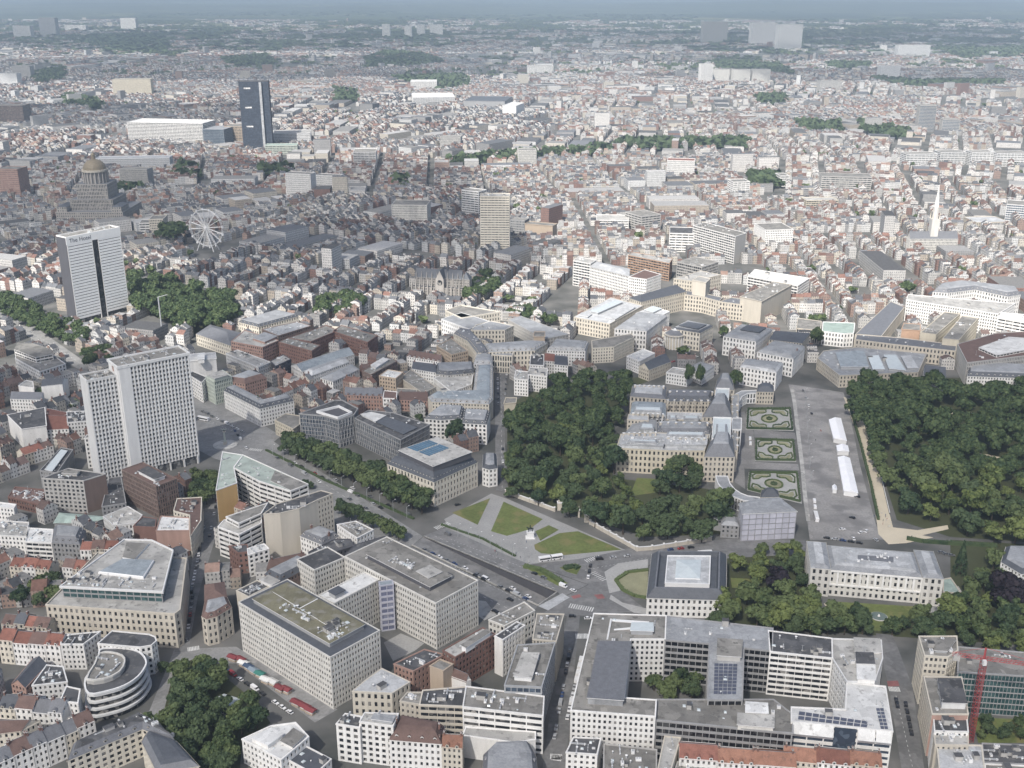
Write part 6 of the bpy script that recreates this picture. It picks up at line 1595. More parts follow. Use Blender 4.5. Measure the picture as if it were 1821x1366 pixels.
b = MB(); p = A + e * L * .6 + nb * 14; b.disc((p.x, p.y), 1.2, 30, 34, 'slate', 8); b.disc((p.x, p.y), 1.3, 34, 50, 'slate', 8, r1=.05); b.build('ridge_turret', ch)

# ---- rotunda by the museum
p = site('M5', (905, 735)); rt = thing('rotunda', 'small cream rotunda with columns between the museum blocks', 'rotunda', (p.x, p.y, 0))
b = MB(); b.disc((p.x, p.y), 9, 0, 15, 'cream', 24); b.build('drum', rt)
b = MB()
for k in range(20):
    a = 2 * math.pi * k / 20; b.disc((p.x + 9.6 * math.cos(a), p.y + 9.6 * math.sin(a)), .5, 0, 13.5, 'white', 6)
b.build('column', rt, 'stuff')
b = MB(); b.disc((p.x, p.y), 10.6, 13.5, 14.6, 'cream', 24); b.disc((p.x, p.y), 9.5, 14.6, 18, 'slatelight', 24, r1=4); b.disc((p.x, p.y), 3, 18, 20, 'zincpale', 12, r1=.3); b.build('roof', rt)

# ---- ferris wheel
base = site('R1', (1100, 1322)); fw = thing('ferris_wheel', 'white ferris wheel with spokes standing over the old town edge', 'ferris wheel', (base.x, base.y, 0))
hub = Vector((base.x, base.y, 31)); RW = 25
ang = R(-18); ex = Vector((math.cos(ang), math.sin(ang), 0)); ey = Vector((-math.sin(ang), math.cos(ang), 0))
for s, nm in ((-1.2, 'rim'), (1.2, 'rim')):
    b = MB(); n = 40
    pts = [hub + ey * s + ex * (RW * math.cos(2 * math.pi * k / n)) + Vector((0, 0, RW * math.sin(2 * math.pi * k / n))) for k in range(n)]
    for k in range(n): b.bar(pts[k], pts[(k + 1) % n], .34, 'metalwhite')
    b.build(nm, fw)
for k in range(16):
    a = 2 * math.pi * (k + .3) / 16; t = hub + ex * (RW * math.cos(a)) + Vector((0, 0, RW * math.sin(a)))
    b = MB(); b.bar(hub + ey, t + ey, .32, 'metalwhite'); b.bar(hub - ey, t - ey, .32, 'metalwhite'); b.build('spoke', fw)
    b = MB(); cb = hub + ex * ((RW + 1.2) * math.cos(a)) + Vector((0, 0, (RW + 1.2) * math.sin(a))); b.disc((cb.x, cb.y), 1.3, cb.z - 1.6, cb.z + .6, 'metalwhite', 8); b.disc((cb.x, cb.y), 1.4, cb.z + .6, cb.z + 1.2, 'zincpale', 8, r1=.5); b.build('cabin', fw)
for sx in (-1, 1):
    for sy in (-1, 1):
        b = MB(); b.bar(hub + ey * (sy * 2.2), (base.x + ex.x * 13 * sx + ey.x * 7 * sy, base.y + ex.y * 13 * sx + ey.y * 7 * sy, 0), .6, 'metalwhite'); b.build('leg', fw)
b = MB(); b.bar(hub - ey * 3, hub + ey * 3, 1.6, 'metalwhite', 10); b.build('hub', fw)
take([Vector((base.x - 30, base.y - 25)), Vector((base.x + 30, base.y - 25)), Vector((base.x + 30, base.y + 30)), Vector((base.x - 30, base.y + 30))], 2)

# ---- domed courthouse
p = plan(157, 404); cb = thing('courthouse', 'huge grey courthouse with stepped tiers and a gilded dome', 'courthouse', (p.x, p.y + 55, 0)); pc = Vector((p.x, p.y + 55))
def sq(w, d): return [pc + Vector((-w, -d)), pc + Vector((w, -d)), pc + Vector((w, d)), pc + Vector((-w, d))]
block(cb, 'base', sq(50, 44), 20, 'courtstone', 'stone', 'flat', 'slatelight'); block(cb, 'lower_tier', sq(32, 30), 36, 'courtstone', 'colonnade', 'flat', 'slatelight', z0=20); block(cb, 'upper_tier', sq(23, 22), 58, 'courtstone', 'colonnade', 'flat', 'slatelight', z0=36)
for sx_ in (-1, 1): block(cb, 'corner_wing', [pc + Vector((sx_ * 34, -43)), pc + Vector((sx_ * 48, -43)), pc + Vector((sx_ * 48, -10)), pc + Vector((sx_ * 34, -10))], 28, 'courtstone', 'stone', 'hip', 'slate', z0=20)
b = MB(); b.disc(pc, 16, 58, 76, 'courtstone', 24); b.build('drum', cb)
b = MB()
for k in range(20):
    a = 2 * math.pi * k / 20; b.disc((pc.x + 18 * math.cos(a), pc.y + 18 * math.sin(a)), .9, 58, 75, 'courtstone', 6)
b.build('column', cb, 'stuff')
b = MB(); b.disc(pc, 19.5, 75, 78, 'stone', 24); prev = 17
for k in range(1, 7):
    a = k / 6.5 * math.pi / 2; rr_ = 17 * math.cos(a); b.disc(pc, prev, 78 + 15 * math.sin((k - 1) / 6.5 * math.pi / 2), 78 + 15 * math.sin(a), 'gold', 24, r1=rr_); prev = rr_
b.disc(pc, 3, 92.6, 99, 'gold', 10); b.disc(pc, 3.4, 99, 104, 'gold', 10, r1=.2); b.build('dome', cb)

# ---- town hall spire
p = plan(1655, 446); ts = thing('town_hall', 'pale gothic town hall with a tall slender spire', 'town hall', (p.x, p.y, 0))
block(ts, 'range', [p + Vector((-32, -7)), p + Vector((32, -7)), p + Vector((32, 7)), p + Vector((-32, 7))], 18, 'paleconcrete', 'vertical', 'gable', 'slatelight', rise=9)
b = MB(); b.prism([p + Vector((-5, -5)), p + Vector((5, -5)), p + Vector((5, 5)), p + Vector((-5, 5))], 0, 44, 'paleconcrete', 'paleconcrete')
b.disc(p, 4.2, 44, 60, 'paleconcrete', 8, r1=3.4); b.disc(p, 3.4, 60, 90, 'white', 8, r1=.2)
for sx in (-1, 1):
    for sy in (-1, 1): b.disc((p.x + 4.5 * sx, p.y + 4.5 * sy), 1, 44, 54, 'cream', 6, r1=.1)
b.build('spire', ts)

# white sloping awnings on the front of the white-roofed wing
root = [o for o in COL.objects if o.get('label', '').startswith('white-roofed wing')][0]
a_, b_ = outline('Z7', [(110, 1042), (815, 1112)], 23); e = (b_ - a_).normalized(); nr = Vector((e.y, -e.x))
for s0, s1 in ((.01, .42), (.66, .83), (.84, .99)):
    p, q = a_.lerp(b_, s0), a_.lerp(b_, s1); b = MB()
    b.loft([p + nr * .5, q + nr * .5, q + nr * .8, p + nr * .8], 23.6, [p + nr * 3.2, q + nr * 3.2, q + nr * 3.5, p + nr * 3.5], 19.2, 'whiteroof', 'whiteroof'); b.build('awning', root)
b = MB(); b.slab(a_.lerp(b_, .43), a_.lerp(b_, .65), nr, .3, .6, 0, 22.8, 'glassblue'); b.build('glazed_bay', root)
# ---------------------------------------------------------------- palace gardens
def parterre(zone, quad, lab, centre_ring=True):
    q = ccw(outline(zone, quad, 0))
    take(q, 2, 1)
    c = centre(q)
    t = thing('formal_garden', lab, 'garden', (c.x, c.y, 0), 'formal gardens before the palace')
    b = MB(); b.prism(q, -.02, .14, 'pavement', 'pavement'); b.build('gravel_bed', t)
    # local frame: s along the first side, r across
    def P(s, r): return (q[0].lerp(q[1], s)).lerp(q[3].lerp(q[2], s), r)
    hedge('border_hedge', None, [P(.03, .04), P(.97, .04), P(.97, .96), P(.03, .96)], 1.6, 1.6, 'leafdark', True, base=.14, parent=t)
    if centre_ring:
        hedge('ring_hedge', None, [P(.5 + .17 * math.cos(a), .5 + .17 * math.sin(a)) for a in [2 * math.pi * k / 18 for k in range(18)]], 1.1, .9, 'leaf', True, base=.14, parent=t)
        hedge('ring_hedge', None, [P(.5 + .05 * math.cos(a), .5 + .05 * math.sin(a)) for a in [2 * math.pi * k / 8 for k in range(8)]], 1.6, 1.2, 'leafdark', True, base=.14, parent=t)
    b = MB(); b.face([(*P(.5 + .16 * math.cos(k * .35), .5 + .16 * math.sin(k * .35)), .16) for k in range(18)], 'lawnpale'); b.build('grass_panel', t)
    for sx in (-1, 1):
        for sy in (-1, 1):
            pts = [(.07, .30), (.07, .42), (.20, .42), (.36, .40), (.42, .30), (.40, .12), (.30, .16), (.24, .26), (.14, .26)]
            hedge('scroll_hedge', None, [P(.5 + sx * x, .5 + sy * y) for x, y in pts], 1.0, .8, 'leaf', True, base=.14, parent=t)
            b = MB(); b.face([(*p, .16) for p in ccw([P(.5 + sx * x, .5 + sy * y) for x, y in [(.1, .32), (.1, .39), (.2, .39), (.33, .37), (.38, .28), (.36, .17), (.3, .22), (.26, .29), (.16, .29)]])], 'lawnpale'); b.build('grass_panel', t)
parterre('P', [(1120, 520), (1510, 530), (1485, 345), (1130, 350)], 'formal garden with scroll hedges farthest along the palace front')
parterre('P', [(1195, 775), (1530, 780), (1512, 605), (1195, 595)], 'small formal garden in the middle of the palace front')
parterre('P', [(1130, 1010), (1240, 1070), (1400, 1060), (1480, 1120), (1575, 1120), (1545, 862), (1145, 865)][0:1] + [(1575, 1120), (1545, 862), (1145, 865)], 'formal garden with scroll hedges nearest the wrapped pavilion')

# garden walls, balustrade and gate piers round the palace garden
def wall_run(name, label, pts, h, w, m, cat='wall', piers=0, pier_h=1.0, group=None):
    t = thing(name, label, cat, (pts[0].x, pts[0].y, 0), group)
    for p, q in zip(pts[:-1], pts[1:]):
        e = (q - p); L = e.length; e /= L; n = Vector((e.y, -e.x))
        b = MB(); b.slab(p, q, n, -w / 2, w / 2, 0, h, m); b.slab(p, q, -n, -w / 2 + .01, w / 2 - .01, 0, h - .01, m); b.slab(p, q, n, -w * .7, w * .7, h + .002, h + .25, 'white2'); b.build('wall_panel', t)
        if piers:
            k = max(1, int(L / piers))
            for j in range(k + 1):
                c = p.lerp(q, j / k)
                put('pier', PIER, t, (c.x, c.y, 0), math.atan2(e.y, e.x), (1, 1, (h + pier_h) / 3.0))
    return t
b = MB(); s = [Vector(p) for p in ((-.6, -.6), (.6, -.6), (.6, .6), (-.6, .6))]; b.prism(s, 0, 2.6, 'stone'); b.prism(grow(s, .15), 2.6, 2.8, 'white2', None, True); b.loft(grow(s, .1), 2.8, [p * .1 for p in s], 3.3, 'white2', 'white2'); PIER = b.mesh('pier')
wall_run('garden_wall', 'pale balustraded garden wall between the palace trees and the lawns', outline('Z8', [(395, 150), (735, 275)]), 2.6, .8, 'stone', piers=9)
wall_run('garden_wall', 'pale balustraded garden wall from the gate to the corner above the junction', outline('Z8', [(985, 365), (1310, 550)]), 2.6, .8, 'stone', piers=6)
wall_run('garden_wall', 'pale balustraded garden wall along the road to the wrapped pavilion', outline('Z8', [(1315, 552), (1420, 545), (1830, 480)]), 2.6, .8, 'stone', piers=7)
wall_run('park_railing', 'dark railing along the sand path of the large park', outline('O', [(1524, 720), (1556, 805), (1582, 915)]), 1.2, .3, 'darkwall', 'railing')
for k, (x, y) in enumerate([(770, 262), (830, 290), (905, 315), (960, 345)]):
    p = site('Z8', (x, y)); sc = 1.9 if k in (0, 3) else 1.25
    lab = ['broad stone gate lodge pier at the left of the palace garden gate', 'tall slim stone gate pier, left of the gate opening', 'tall slim stone gate pier, right of the gate opening', 'broad stone gate lodge pier at the right of the palace garden gate'][k]
    t = thing('gate_pier', lab, 'gate pier', (p.x, p.y, 0), 'piers of the palace garden gate')
    b = MB(); w = 2.6 if k in (0, 3) else 1.0; s = [p + Vector(v) * w for v in ((-.6, -.6), (.6, -.6), (.6, .6), (-.6, .6))]
    b.prism(s, 0, 5.5, 'stone', 'stone'); b.prism(grow(s, .3), 5.5, 6.0, 'white2', 'white2', True); b.build('shaft', t)
    b = MB(); b.disc((p.x, p.y), w * .5, 6, 7.2, 'stone', 8, r1=w * .35); b.disc((p.x, p.y), w * .35, 7.2, 8.6, 'stone', 8, r1=.1); b.build('finial', t)

# equestrian statue on its plinth
p = site('Z8', (565, 460)); st = thing('equestrian_statue', 'dark equestrian statue on a pale plinth on the small lawn', 'statue', (p.x, p.y, 0))
b = MB(); s = [p + Vector(v) for v in ((-3.2, -2.4), (3.2, -2.4), (3.2, 2.4), (-3.2, 2.4))]; b.prism(s, 0, .6, 'white2', 'white2'); s = grow(s, -.9); b.prism(s, .6, 4.2, 'white2', 'white2'); b.prism(grow(s, .25), 4.2, 4.6, 'white2', 'white2', True); b.build('plinth', st)
def skinned(name, nodes, edges, m, sub=1):
    me = bpy.data.meshes.new(name); me.from_pydata([n[:3] for n in nodes], edges, [])
    o = bpy.data.objects.new('tmp', me); COL.objects.link(o)
    md = o.modifiers.new('s', 'SKIN'); md.use_smooth_shade = True
    for i, n in enumerate(nodes): me.skin_vertices[0].data[i].radius = (n[3], n[3])
    me.skin_vertices[0].data[0].use_root = True
    if sub: sd = o.modifiers.new('d', 'SUBSURF'); sd.levels = sub
    dg = bpy.context.evaluated_depsgraph_get(); out = bpy.data.meshes.new_from_object(o.evaluated_get(dg))
    out.name = name; out.materials.clear(); out.materials.append(MATS[m])
    bpy.data.objects.remove(o); bpy.data.meshes.remove(me)
    return out
mat('bronze', (.05, .065, .055), rough=.5, amt=.2, metal=.4)
horse = skinned('horse', [(0, 0, 1.5, .42), (.8, 0, 1.55, .44), (-.8, 0, 1.55, .44), (1.25, 0, 2.1, .25), (1.5, 0, 2.55, .18), (1.95, 0, 2.35, .12), (.95, .25, .9, .15), (1.2, .25, .45, .09), (1.15, .25, 0, .1), (.85, -.25, .9, .15), (.85, -.25, .45, .09), (.85, -.25, 0, .1),
                          (-.75, .25, .95, .2), (-.95, .25, .5, .1), (-.85, .25, 0, .1), (-.75, -.25, .95, .2), (-1.0, -.25, .5, .1), (-.9, -.25, 0, .1), (-1.3, 0, 1.5, .12), (-1.5, 0, .8, .1),
                          (0, 0, 2.1, .25), (.02, 0, 2.75, .28), (.03, 0, 3.1, .1), (.05, 0, 3.35, .17), (.1, .35, 2.75, .11), (.4, .4, 2.4, .08), (.1, -.35, 2.75, .11), (.4, -.4, 2.4, .08), (.2, .45, 1.8, .15), (.25, .5, 1.2, .1), (.2, -.45, 1.8, .15), (.25, -.5, 1.2, .1)],
                [(0, 1), (0, 2), (1, 3), (3, 4), (4, 5), (1, 6), (6, 7), (7, 8), (1, 9), (9, 10), (10, 11), (2, 12), (12, 13), (13, 14), (2, 15), (15, 16), (16, 17), (2, 18), (18, 19), (0, 20), (20, 21), (21, 22), (22, 23), (21, 24), (24, 25), (21, 26), (26, 27), (20, 28), (28, 29), (20, 30), (30, 31)], 'bronze')
put('rider', horse, st, (p.x, p.y, 4.55), R(200), (1.5, 1.5, 1.5))

# column monument on the roundabout
p = site('M3', (322, 1235)); mo = thing('fountain_monument', 'round stepped basin with a tall statue column on the roundabout', 'monument', (p.x, p.y, 0))
b = MB(); b.disc((p.x, p.y), 9.5, 0, .4, 'palegravel', 28); b.disc((p.x, p.y), 7.2, .4, .8, 'white2', 28, 'palegravel'); b.build('basin', mo)
b = MB(); b.disc((p.x, p.y), 1.6, .8, 3, 'stone', 12, r1=1.1); b.disc((p.x, p.y), .8, 3, 11, 'palegreen', 12, r1=.6); b.disc((p.x, p.y), 1.3, 11, 11.6, 'stone', 12); b.build('column', mo)
b = MB(); b.disc((p.x, p.y), .5, 11.6, 13, 'bronze', 8, r1=.35); b.bar((p.x - 2.4, p.y, 13.6), (p.x, p.y, 12.9), .3, 'palegreen'); b.bar((p.x + 2.4, p.y, 13.6), (p.x, p.y, 12.9), .3, 'palegreen'); b.disc((p.x, p.y), .3, 13, 14.2, 'palegreen', 8, r1=.2); b.build('statue', mo)

# ---------------------------------------------------------------- marquees on the square
def marquee(zone, quad, h, lab, bays):
    q = ccw(outline(zone, quad, h)); c = centre(q)
    t = thing('marquee', lab, 'marquee', (c.x, c.y, 0), 'white marquees on the palace square')
    b = MB(); b.prism(grow(q, -.3), 0, h, 'metalwhite'); b.build('side_wall', t)
    i0 = 0 if (q[1] - q[0]).length > (q[2] - q[1]).length else 1
    r = q[i0:] + q[:i0]; m0, m1 = (r[3] + r[0]) / 2, (r[1] + r[2]) / 2
    b = MB()
    for k in range(bays):
        s0, s1 = k / bays, (k + 1) / bays - .004
        L0, L1, M0, M1, R0, R1 = r[0].lerp(r[1], s0), r[0].lerp(r[1], s1), m0.lerp(m1, s0), m0.lerp(m1, s1), r[3].lerp(r[2], s0), r[3].lerp(r[2], s1)
        rf = MB(); rf.face([(*L0, h), (*L1, h), (*M1, h + 1.5), (*M0, h + 1.5)], 'marqueewhite'); rf.face([(*R1, h), (*R0, h), (*M0, h + 1.5), (*M1, h + 1.5)], 'marqueewhite')
        rf.face([(*L0, h), (*M0, h + 1.5), (*R0, h)], 'marqueewhite'); rf.face([(*R1, h), (*M1, h + 1.5), (*L1, h)], 'marqueewhite'); rf.build('roof_bay', t)
    take(q, 2, 1)
mat('marqueewhite', (.84, .85, .87), amt=.03, jit=.02)
marquee('R6', [(783, 968), (848, 960), (880, 1082), (808, 1068)], 3.6, 'long white marquee at the far end of the palace square', 6)
marquee('R6', [(822, 1105), (885, 1105), (892, 1138), (828, 1135)], 3.4, 'short white marquee between the two long ones', 2)
marquee('R6', [(830, 1165), (895, 1170), (940, 1358), (862, 1345)], 3.6, 'longest white marquee at the near end of the palace square', 9)
marquee('R6', [(800, 1318), (825, 1318), (828, 1340), (803, 1340)], 2.8, 'small white tent left of the longest marquee', 1)

# ---------------------------------------------------------------- vehicles
def paint(name, c):
    m, n, l, b = newmat(name); b.inputs['Base Color'].default_value = (*c, 1); b.inputs['Roughness'].default_value = .3; b.inputs['Coat Weight'].default_value = .4
for nm, c in (('carwhite', (.78, .78, .78)), ('carblack', (.015, .015, .017)), ('cargrey', (.14, .145, .15)), ('carsilver', (.42, .43, .44)), ('carblue', (.03, .06, .16)), ('carred', (.32, .03, .03))): paint(nm, c)
mat('tyre', (.02, .02, .02), amt=.1)
def body_profile(b, prof, w, m, wtop=None):
    """side profile (x,z) extruded across y"""
    k = len(b.v); n = len(prof)
    for s in (-1, 1):
        for (x, z, t) in prof: b.v.append((x, s * w / 2 * t, z))
    mi = b.mi(m)
    for i in range(n):
        j = (i + 1) % n
        b.f.append((k + i, k + j, k + n + j, k + n + i)); b.m.append(mi)
    b.f.append(tuple(range(k + n - 1, k - 1, -1))); b.m.append(mi); b.f.append(tuple(range(k + n, k + 2 * n))); b.m.append(mi)
CARS = {}
def car_parts(m, van):
    if (m, van) in CARS: return CARS[(m, van)]
    b = MB()
    if van:
        body_profile(b, [(-2.6, .35, 1), (2.6, .35, 1), (2.62, .9, 1), (2.1, 1.15, .98), (1.55, 2.1, .92), (-2.6, 2.15, .92), (-2.62, 1.0, 1)], 1.95, m)
    else:
        body_profile(b, [(-2.15, .3, .96), (2.15, .3, .96), (2.2, .62, .94), (1.9, .8, .95), (.95, .92, 1), (-1.75, .95, 1), (-2.15, .85, .95)], 1.8, m)
        body_profile(b, [(.2, 1.42, .8), (-1.1, 1.44, .8), (-1.3, 1.36, .8), (.4, 1.36, .8)], 1.8, m)
    body = b.mesh('body')
    g = MB()
    if van: body_profile(g, [(2.13, 1.2, .93), (1.62, 2.0, .90), (1.0, 2.0, .955), (1.0, 1.25, .995)], 1.95, 'glass')
    else: body_profile(g, [(1.0, .9, .93), (.38, 1.39, .8), (-1.32, 1.39, .8), (-1.85, .93, .93)], 1.8, 'glass')
    glass = g.mesh('cabin_glass')
    CARS[(m, van)] = (body, glass)
    return CARS[(m, van)]
wb = MB()
k = len(wb.v)
for y in (-.11, .11):
    for i in range(10): wb.v.append((.33 * math.cos(2 * math.pi * i / 10), y, .33 * math.sin(2 * math.pi * i / 10)))
for i in range(10): wb.f.append((i, (i + 1) % 10, 10 + (i + 1) % 10, 10 + i)); wb.m.append(wb.mi('tyre'))
wb.f.append(tuple(range(9, -1, -1))); wb.m.append(0); wb.f.append(tuple(range(10, 20))); wb.m.append(0)
WHEEL = wb.mesh('wheel')
CW = {'carwhite': 'white', 'carblack': 'black', 'cargrey': 'dark grey', 'carsilver': 'silver', 'carblue': 'blue', 'carred': 'red'}
def car(p, rz, m, label, group, van=False, z=.05):
    t = thing('parked_car' if 'parked' in group else 'car', label, 'van' if van else 'car', (p.x, p.y, z), group)
    t.rotation_euler = (0, 0, rz)
    bo, gl = car_parts(m, van)
    for nm, me in (('body', bo), ('cabin_glass', gl)):
        o = bpy.data.objects.new(nm, me); COL.objects.link(o); o.parent = t
    for x in (1.35, -1.35) if not van else (1.7, -1.6):
        for y in (-.78, .78):
            o = bpy.data.objects.new('wheel', WHEEL); COL.objects.link(o); o.parent = t; o.location = (x, y, .33)
def parked(zone, a, b, n, where, group, seed=1, cross=False, skip=.12, cols=None, z=.05, vans=.1):
    r = random.Random(seed); A, B = site(zone, a), site(zone, b); e = B - A
    rz = math.atan2(e.y, e.x) + (math.pi / 2 if cross else 0)
    made = {}
    for i in range(n):
        m = r.choice(cols or ['carwhite', 'carblack', 'carblack', 'cargrey', 'carsilver', 'carblue', 'carwhite', 'cargrey', 'carred'])
        van = r.random() < vans
        if r.random() < skip: continue
        p = A.lerp(B, (i + .5) / n)
        near = 'nearest' if i == n - 1 else ('farthest' if i == 0 else f'{ORD[min(i, 11)]} from the far end')
        lab = f'{CW[m]} {"van" if van else "car"}, {near} of those {where}'
        car(p, rz + r.choice([0, math.pi]) + r.uniform(-.03, .03), m, lab, group, van, z)
parked('Z7', (905, 900), (955, 1150), 5, 'parked on the right of the street beside the crane', 'cars parked beside the crane street', 1, skip=0, cols=['carblack', 'carblack', 'cargrey'], vans=0)
parked('Z7', (840, 880), (855, 950), 2, 'parked on the left of the street beside the crane', 'cars parked across the crane street', 2, skip=0, cols=['carblack'], vans=0)
parked('Z6', (215, 590), (110, 1040), 9, 'parked as a white row along the white punched-window wing', 'vans parked along the white wing', 3, skip=.05, cols=['carwhite', 'carwhite', 'carsilver'], vans=.7)
parked('Z6', (135, 520), (20, 1180), 12, 'parked on the left of the narrow street', 'cars parked along the narrow street', 4, skip=.2)
parked('Z1', (1440, 930), (1345, 1420), 12, 'parked down the street below the ribbed tower', 'cars parked below the ribbed tower', 5, skip=.1)
parked('Z3', (1355, 150), (1310, 490), 8, 'parked beside the grey stone office block', 'cars parked beside the stone block', 6, skip=.1)
parked('Z4', (-20, 1060), (290, 1260), 6, 'parked along the edge of the triangular square', 'cars parked along the triangular square', 7, skip=.1)
parked('Z4', (330, 1290), (480, 1390), 3, 'parked below the market stalls', 'cars parked below the market stalls', 8, skip=0, cols=['carwhite', 'carsilver'])
parked('R5', (845, 720), (850, 900), 7, 'parked on the left of the long dark street', 'cars parked along the long dark street', 9)
parked('R5', (895, 720), (885, 850), 5, 'parked on the right of the long dark street', 'cars parked right of the long dark street', 10)
parked('Z2', (320, 510), (1290, 1060), 9, 'driving along the boulevard beside the plane trees', 'cars driving on the boulevard', 11, skip=.2, vans=.2)
parked('Z2', (720, 660), (1640, 1110), 7, 'driving on the far side of the boulevard', 'cars driving on the far side of the boulevard', 12, skip=.2, cols=['carwhite', 'cargrey', 'carblack', 'carsilver'])
for k, (x, y, lab) in enumerate([(170, 622, 'farthest'), (312, 688, 'second'), (432, 782, 'third'), (562, 818, 'nearest the tunnel')]):
    p = site('Z8', (x, y)); e = TR[1] - TR[0]
    s = max(0, min(1, (p - TR[0]).dot(e) / e.length_squared)); p = (TR[0].lerp(TR[1], s)).lerp(TR[3].lerp(TR[2], s), .35 if k < 2 else .6)
    car(p, math.atan2(e.y, e.x), 'carwhite', f'white car in the underpass cutting, {lab} of four', 'cars in the underpass', k == 1, -.02 + Z_T * s + .04)
car(site('Z5', (1370, 188)), R(-35), 'carblack', 'black car on the near road above the red brick office', 'cars on the near road')
car(site('Z5', (1265, 270)), R(-35), 'carblack', 'black car beside the pale court of the gravel-roofed office', 'cars on the near road')
car(site('Z8', (970, 1030)), R(5), 'carwhite', 'white car crossing the junction', 'cars at the junction')
car(site('Z8', (860, 1015)), R(0), 'carblack', 'black car behind the white car at the junction', 'cars at the junction')
car(site('Z8', (55, 232)), R(30), 'carblack', 'black car beside the cream stone corner block', 'cars by the square')
car(site('P', (1155, 600)), R(80), 'carwhite', 'white van on the palace driveway, farther of two', 'vans on the palace driveway', True)
car(site('P', (1158, 640)), R(80), 'carwhite', 'white van on the palace driveway, nearer of two', 'vans on the palace driveway', True)
for k, (x, y) in enumerate([(1675, 1105), (1680, 1155)]):
    car(site('P', (x, y)), R(82), 'carwhite', f'white van on the left of the palace square, {"farther" if k == 0 else "nearer"} of two', 'vans on the palace square', True)
for k, (x, y, m) in enumerate([(350, 285, 'carwhite'), (500, 310, 'carwhite'), (545, 298, 'carwhite'), (440, 360, 'carwhite'), (620, 370, 'carsilver'), (430, 190, 'carblack'), (470, 20, 'carblack')]):
    car(site('A', (x, y)), R(10 + 25 * k), m, f'{CW[m]} car, {ORD[k]} from the left of those before the academy', 'cars before the academy')
for k, (x, y) in enumerate([(1150, 470), (1190, 485), (1235, 495)]):
    car(site('A', (x, y)), R(-5), 'cargrey', f'dark grey car, {ORD[k]} from the left behind the academy', 'cars behind the academy')
for k in range(14):
    p = site('M7', (random.Random(k).uniform(0, 300), 60 + random.Random(k + 50).uniform(-40, 110)))
    car(p, R(-38), ['carwhite', 'cargrey', 'carsilver', 'carblack'][k % 4], f'{["white", "dark grey", "silver", "black"][k % 4]} car parked along the far boulevard at the left edge', 'cars parked along the far boulevard')

def bus(p, rz, lab, secs=2, m='carwhite', L=8.5):
    t = thing('bus', lab, 'bus', (p.x, p.y, .05)); t.rotation_euler = (0, 0, rz)
    x = -(secs * L + .6 * (secs - 1)) / 2
    for s in range(secs):
        b = MB(); b.prism([Vector(v) for v in ((x, -1.25), (x + L, -1.25), (x + L, 1.25), (x, 1.25))], .35, 3.0, m, m)
        b.prism([Vector(v) for v in ((x + 1.5, -.8), (x + L - 1.5, -.8), (x + L - 1.5, .8), (x + 1.5, .8))], 3.0, 3.3, 'metalwhite', 'metalwhite')
        o = bpy.data.objects.new('body', b.mesh('body')); COL.objects.link(o); o.parent = t
        g = MB(); g.prism([Vector(v) for v in ((x + .3, -1.28), (x + L - .3, -1.28), (x + L - .3, 1.28), (x + .3, 1.28))], 1.3, 2.4, 'glass')
        o = bpy.data.objects.new('window_band', g.mesh('window_band')); COL.objects.link(o); o.parent = t
        for wx in (x + 1.8, x + L - 1.8):
            for y in (-1.2, 1.2): o = bpy.data.objects.new('wheel', WHEEL); COL.objects.link(o); o.parent = t; o.location = (wx, y, .45); o.scale = (1.4, 1.2, 1.4)
        x += L + .6
    if secs > 1:
        b = MB(); b.prism([Vector(v) for v in ((-.4, -1.1), (.4, -1.1), (.4, 1.1), (-.4, 1.1))], .5, 2.9, 'tyre', 'tyre'); o = bpy.data.objects.new('joint', b.mesh('joint')); COL.objects.link(o); o.parent = t
A_, B_ = outline('Z8', [(640, 625), (775, 605)]); bus((A_ + B_) / 2, math.atan2((B_ - A_).y, (B_ - A_).x), 'white articulated bus stopping beside the largest lawn', 2, L=7.5)
bus(site('P', (1690, 1240)), R(82), 'white coach on the left of the palace square', 1, L=12)
bus(site('M3', (145, 1035)), R(-25), 'white bus on the roundabout before the white corner building', 1, L=11)
bus(site('Z8', (1790, 582)), R(8), 'white lorry on the road beside the garden wall', 1, L=9)

parked('Z8', (560, 700), (900, 850), 5, 'crossing towards the tunnel mouth', 'cars crossing at the tunnel', 21, skip=.2)
parked('Z8', (990, 640), (960, 800), 4, 'waiting at the junction below the large lawn', 'cars waiting at the junction', 22, skip=.1)
parked('Z8', (1390, 575), (1000, 620), 4, 'on the road above the pale forecourt lawn', 'cars above the forecourt lawn', 23, skip=.2)
parked('Z8', (100, 690), (560, 905), 8, 'on the near carriageway beside the underpass', 'cars on the near carriageway', 24, skip=.25)
parked('Z2', (160, 480), (60, 330), 5, 'circling the roundabout', 'cars on the roundabout', 25, skip=.1)
parked('M3', (120, 960), (480, 1140), 9, 'parked before the white corner building', 'cars parked before the corner building', 26, skip=.1)
parked('R6', (640, 800), (700, 960), 4, 'at the far end of the palace square', 'cars at the far end of the square', 27, skip=.2)
parked('M5', (640, 900), (1150, 790), 9, 'parked between the museum blocks', 'cars parked between the museums', 28, skip=.2)
parked('Z2', (470, 560), (1180, 930), 14, 'parked under the near plane trees of the boulevard', 'cars parked under the plane trees', 31, skip=.3)
parked('Z4', (1330, 200), (1800, 420), 9, 'parked beside the gravel-roofed office', 'cars parked beside the gravel-roofed office', 32, skip=.3)
parked('O', (392, 862), (372, 960), 8, 'parked on the right of the street below the ribbed tower', 'cars parked right of the ribbed tower street', 33, skip=.2)
parked('R5', (870, 920), (875, 1300), 6, 'driving down the long dark street', 'cars driving on the long dark street', 34, skip=.4)
parked('Z8', (1440, 560), (1800, 520), 5, 'parked along the garden wall', 'cars parked along the garden wall', 35, skip=.2)
parked('A', (60, 330), (520, 400), 7, 'parked behind the academy roof', 'cars parked behind the academy roof', 36, skip=.3)
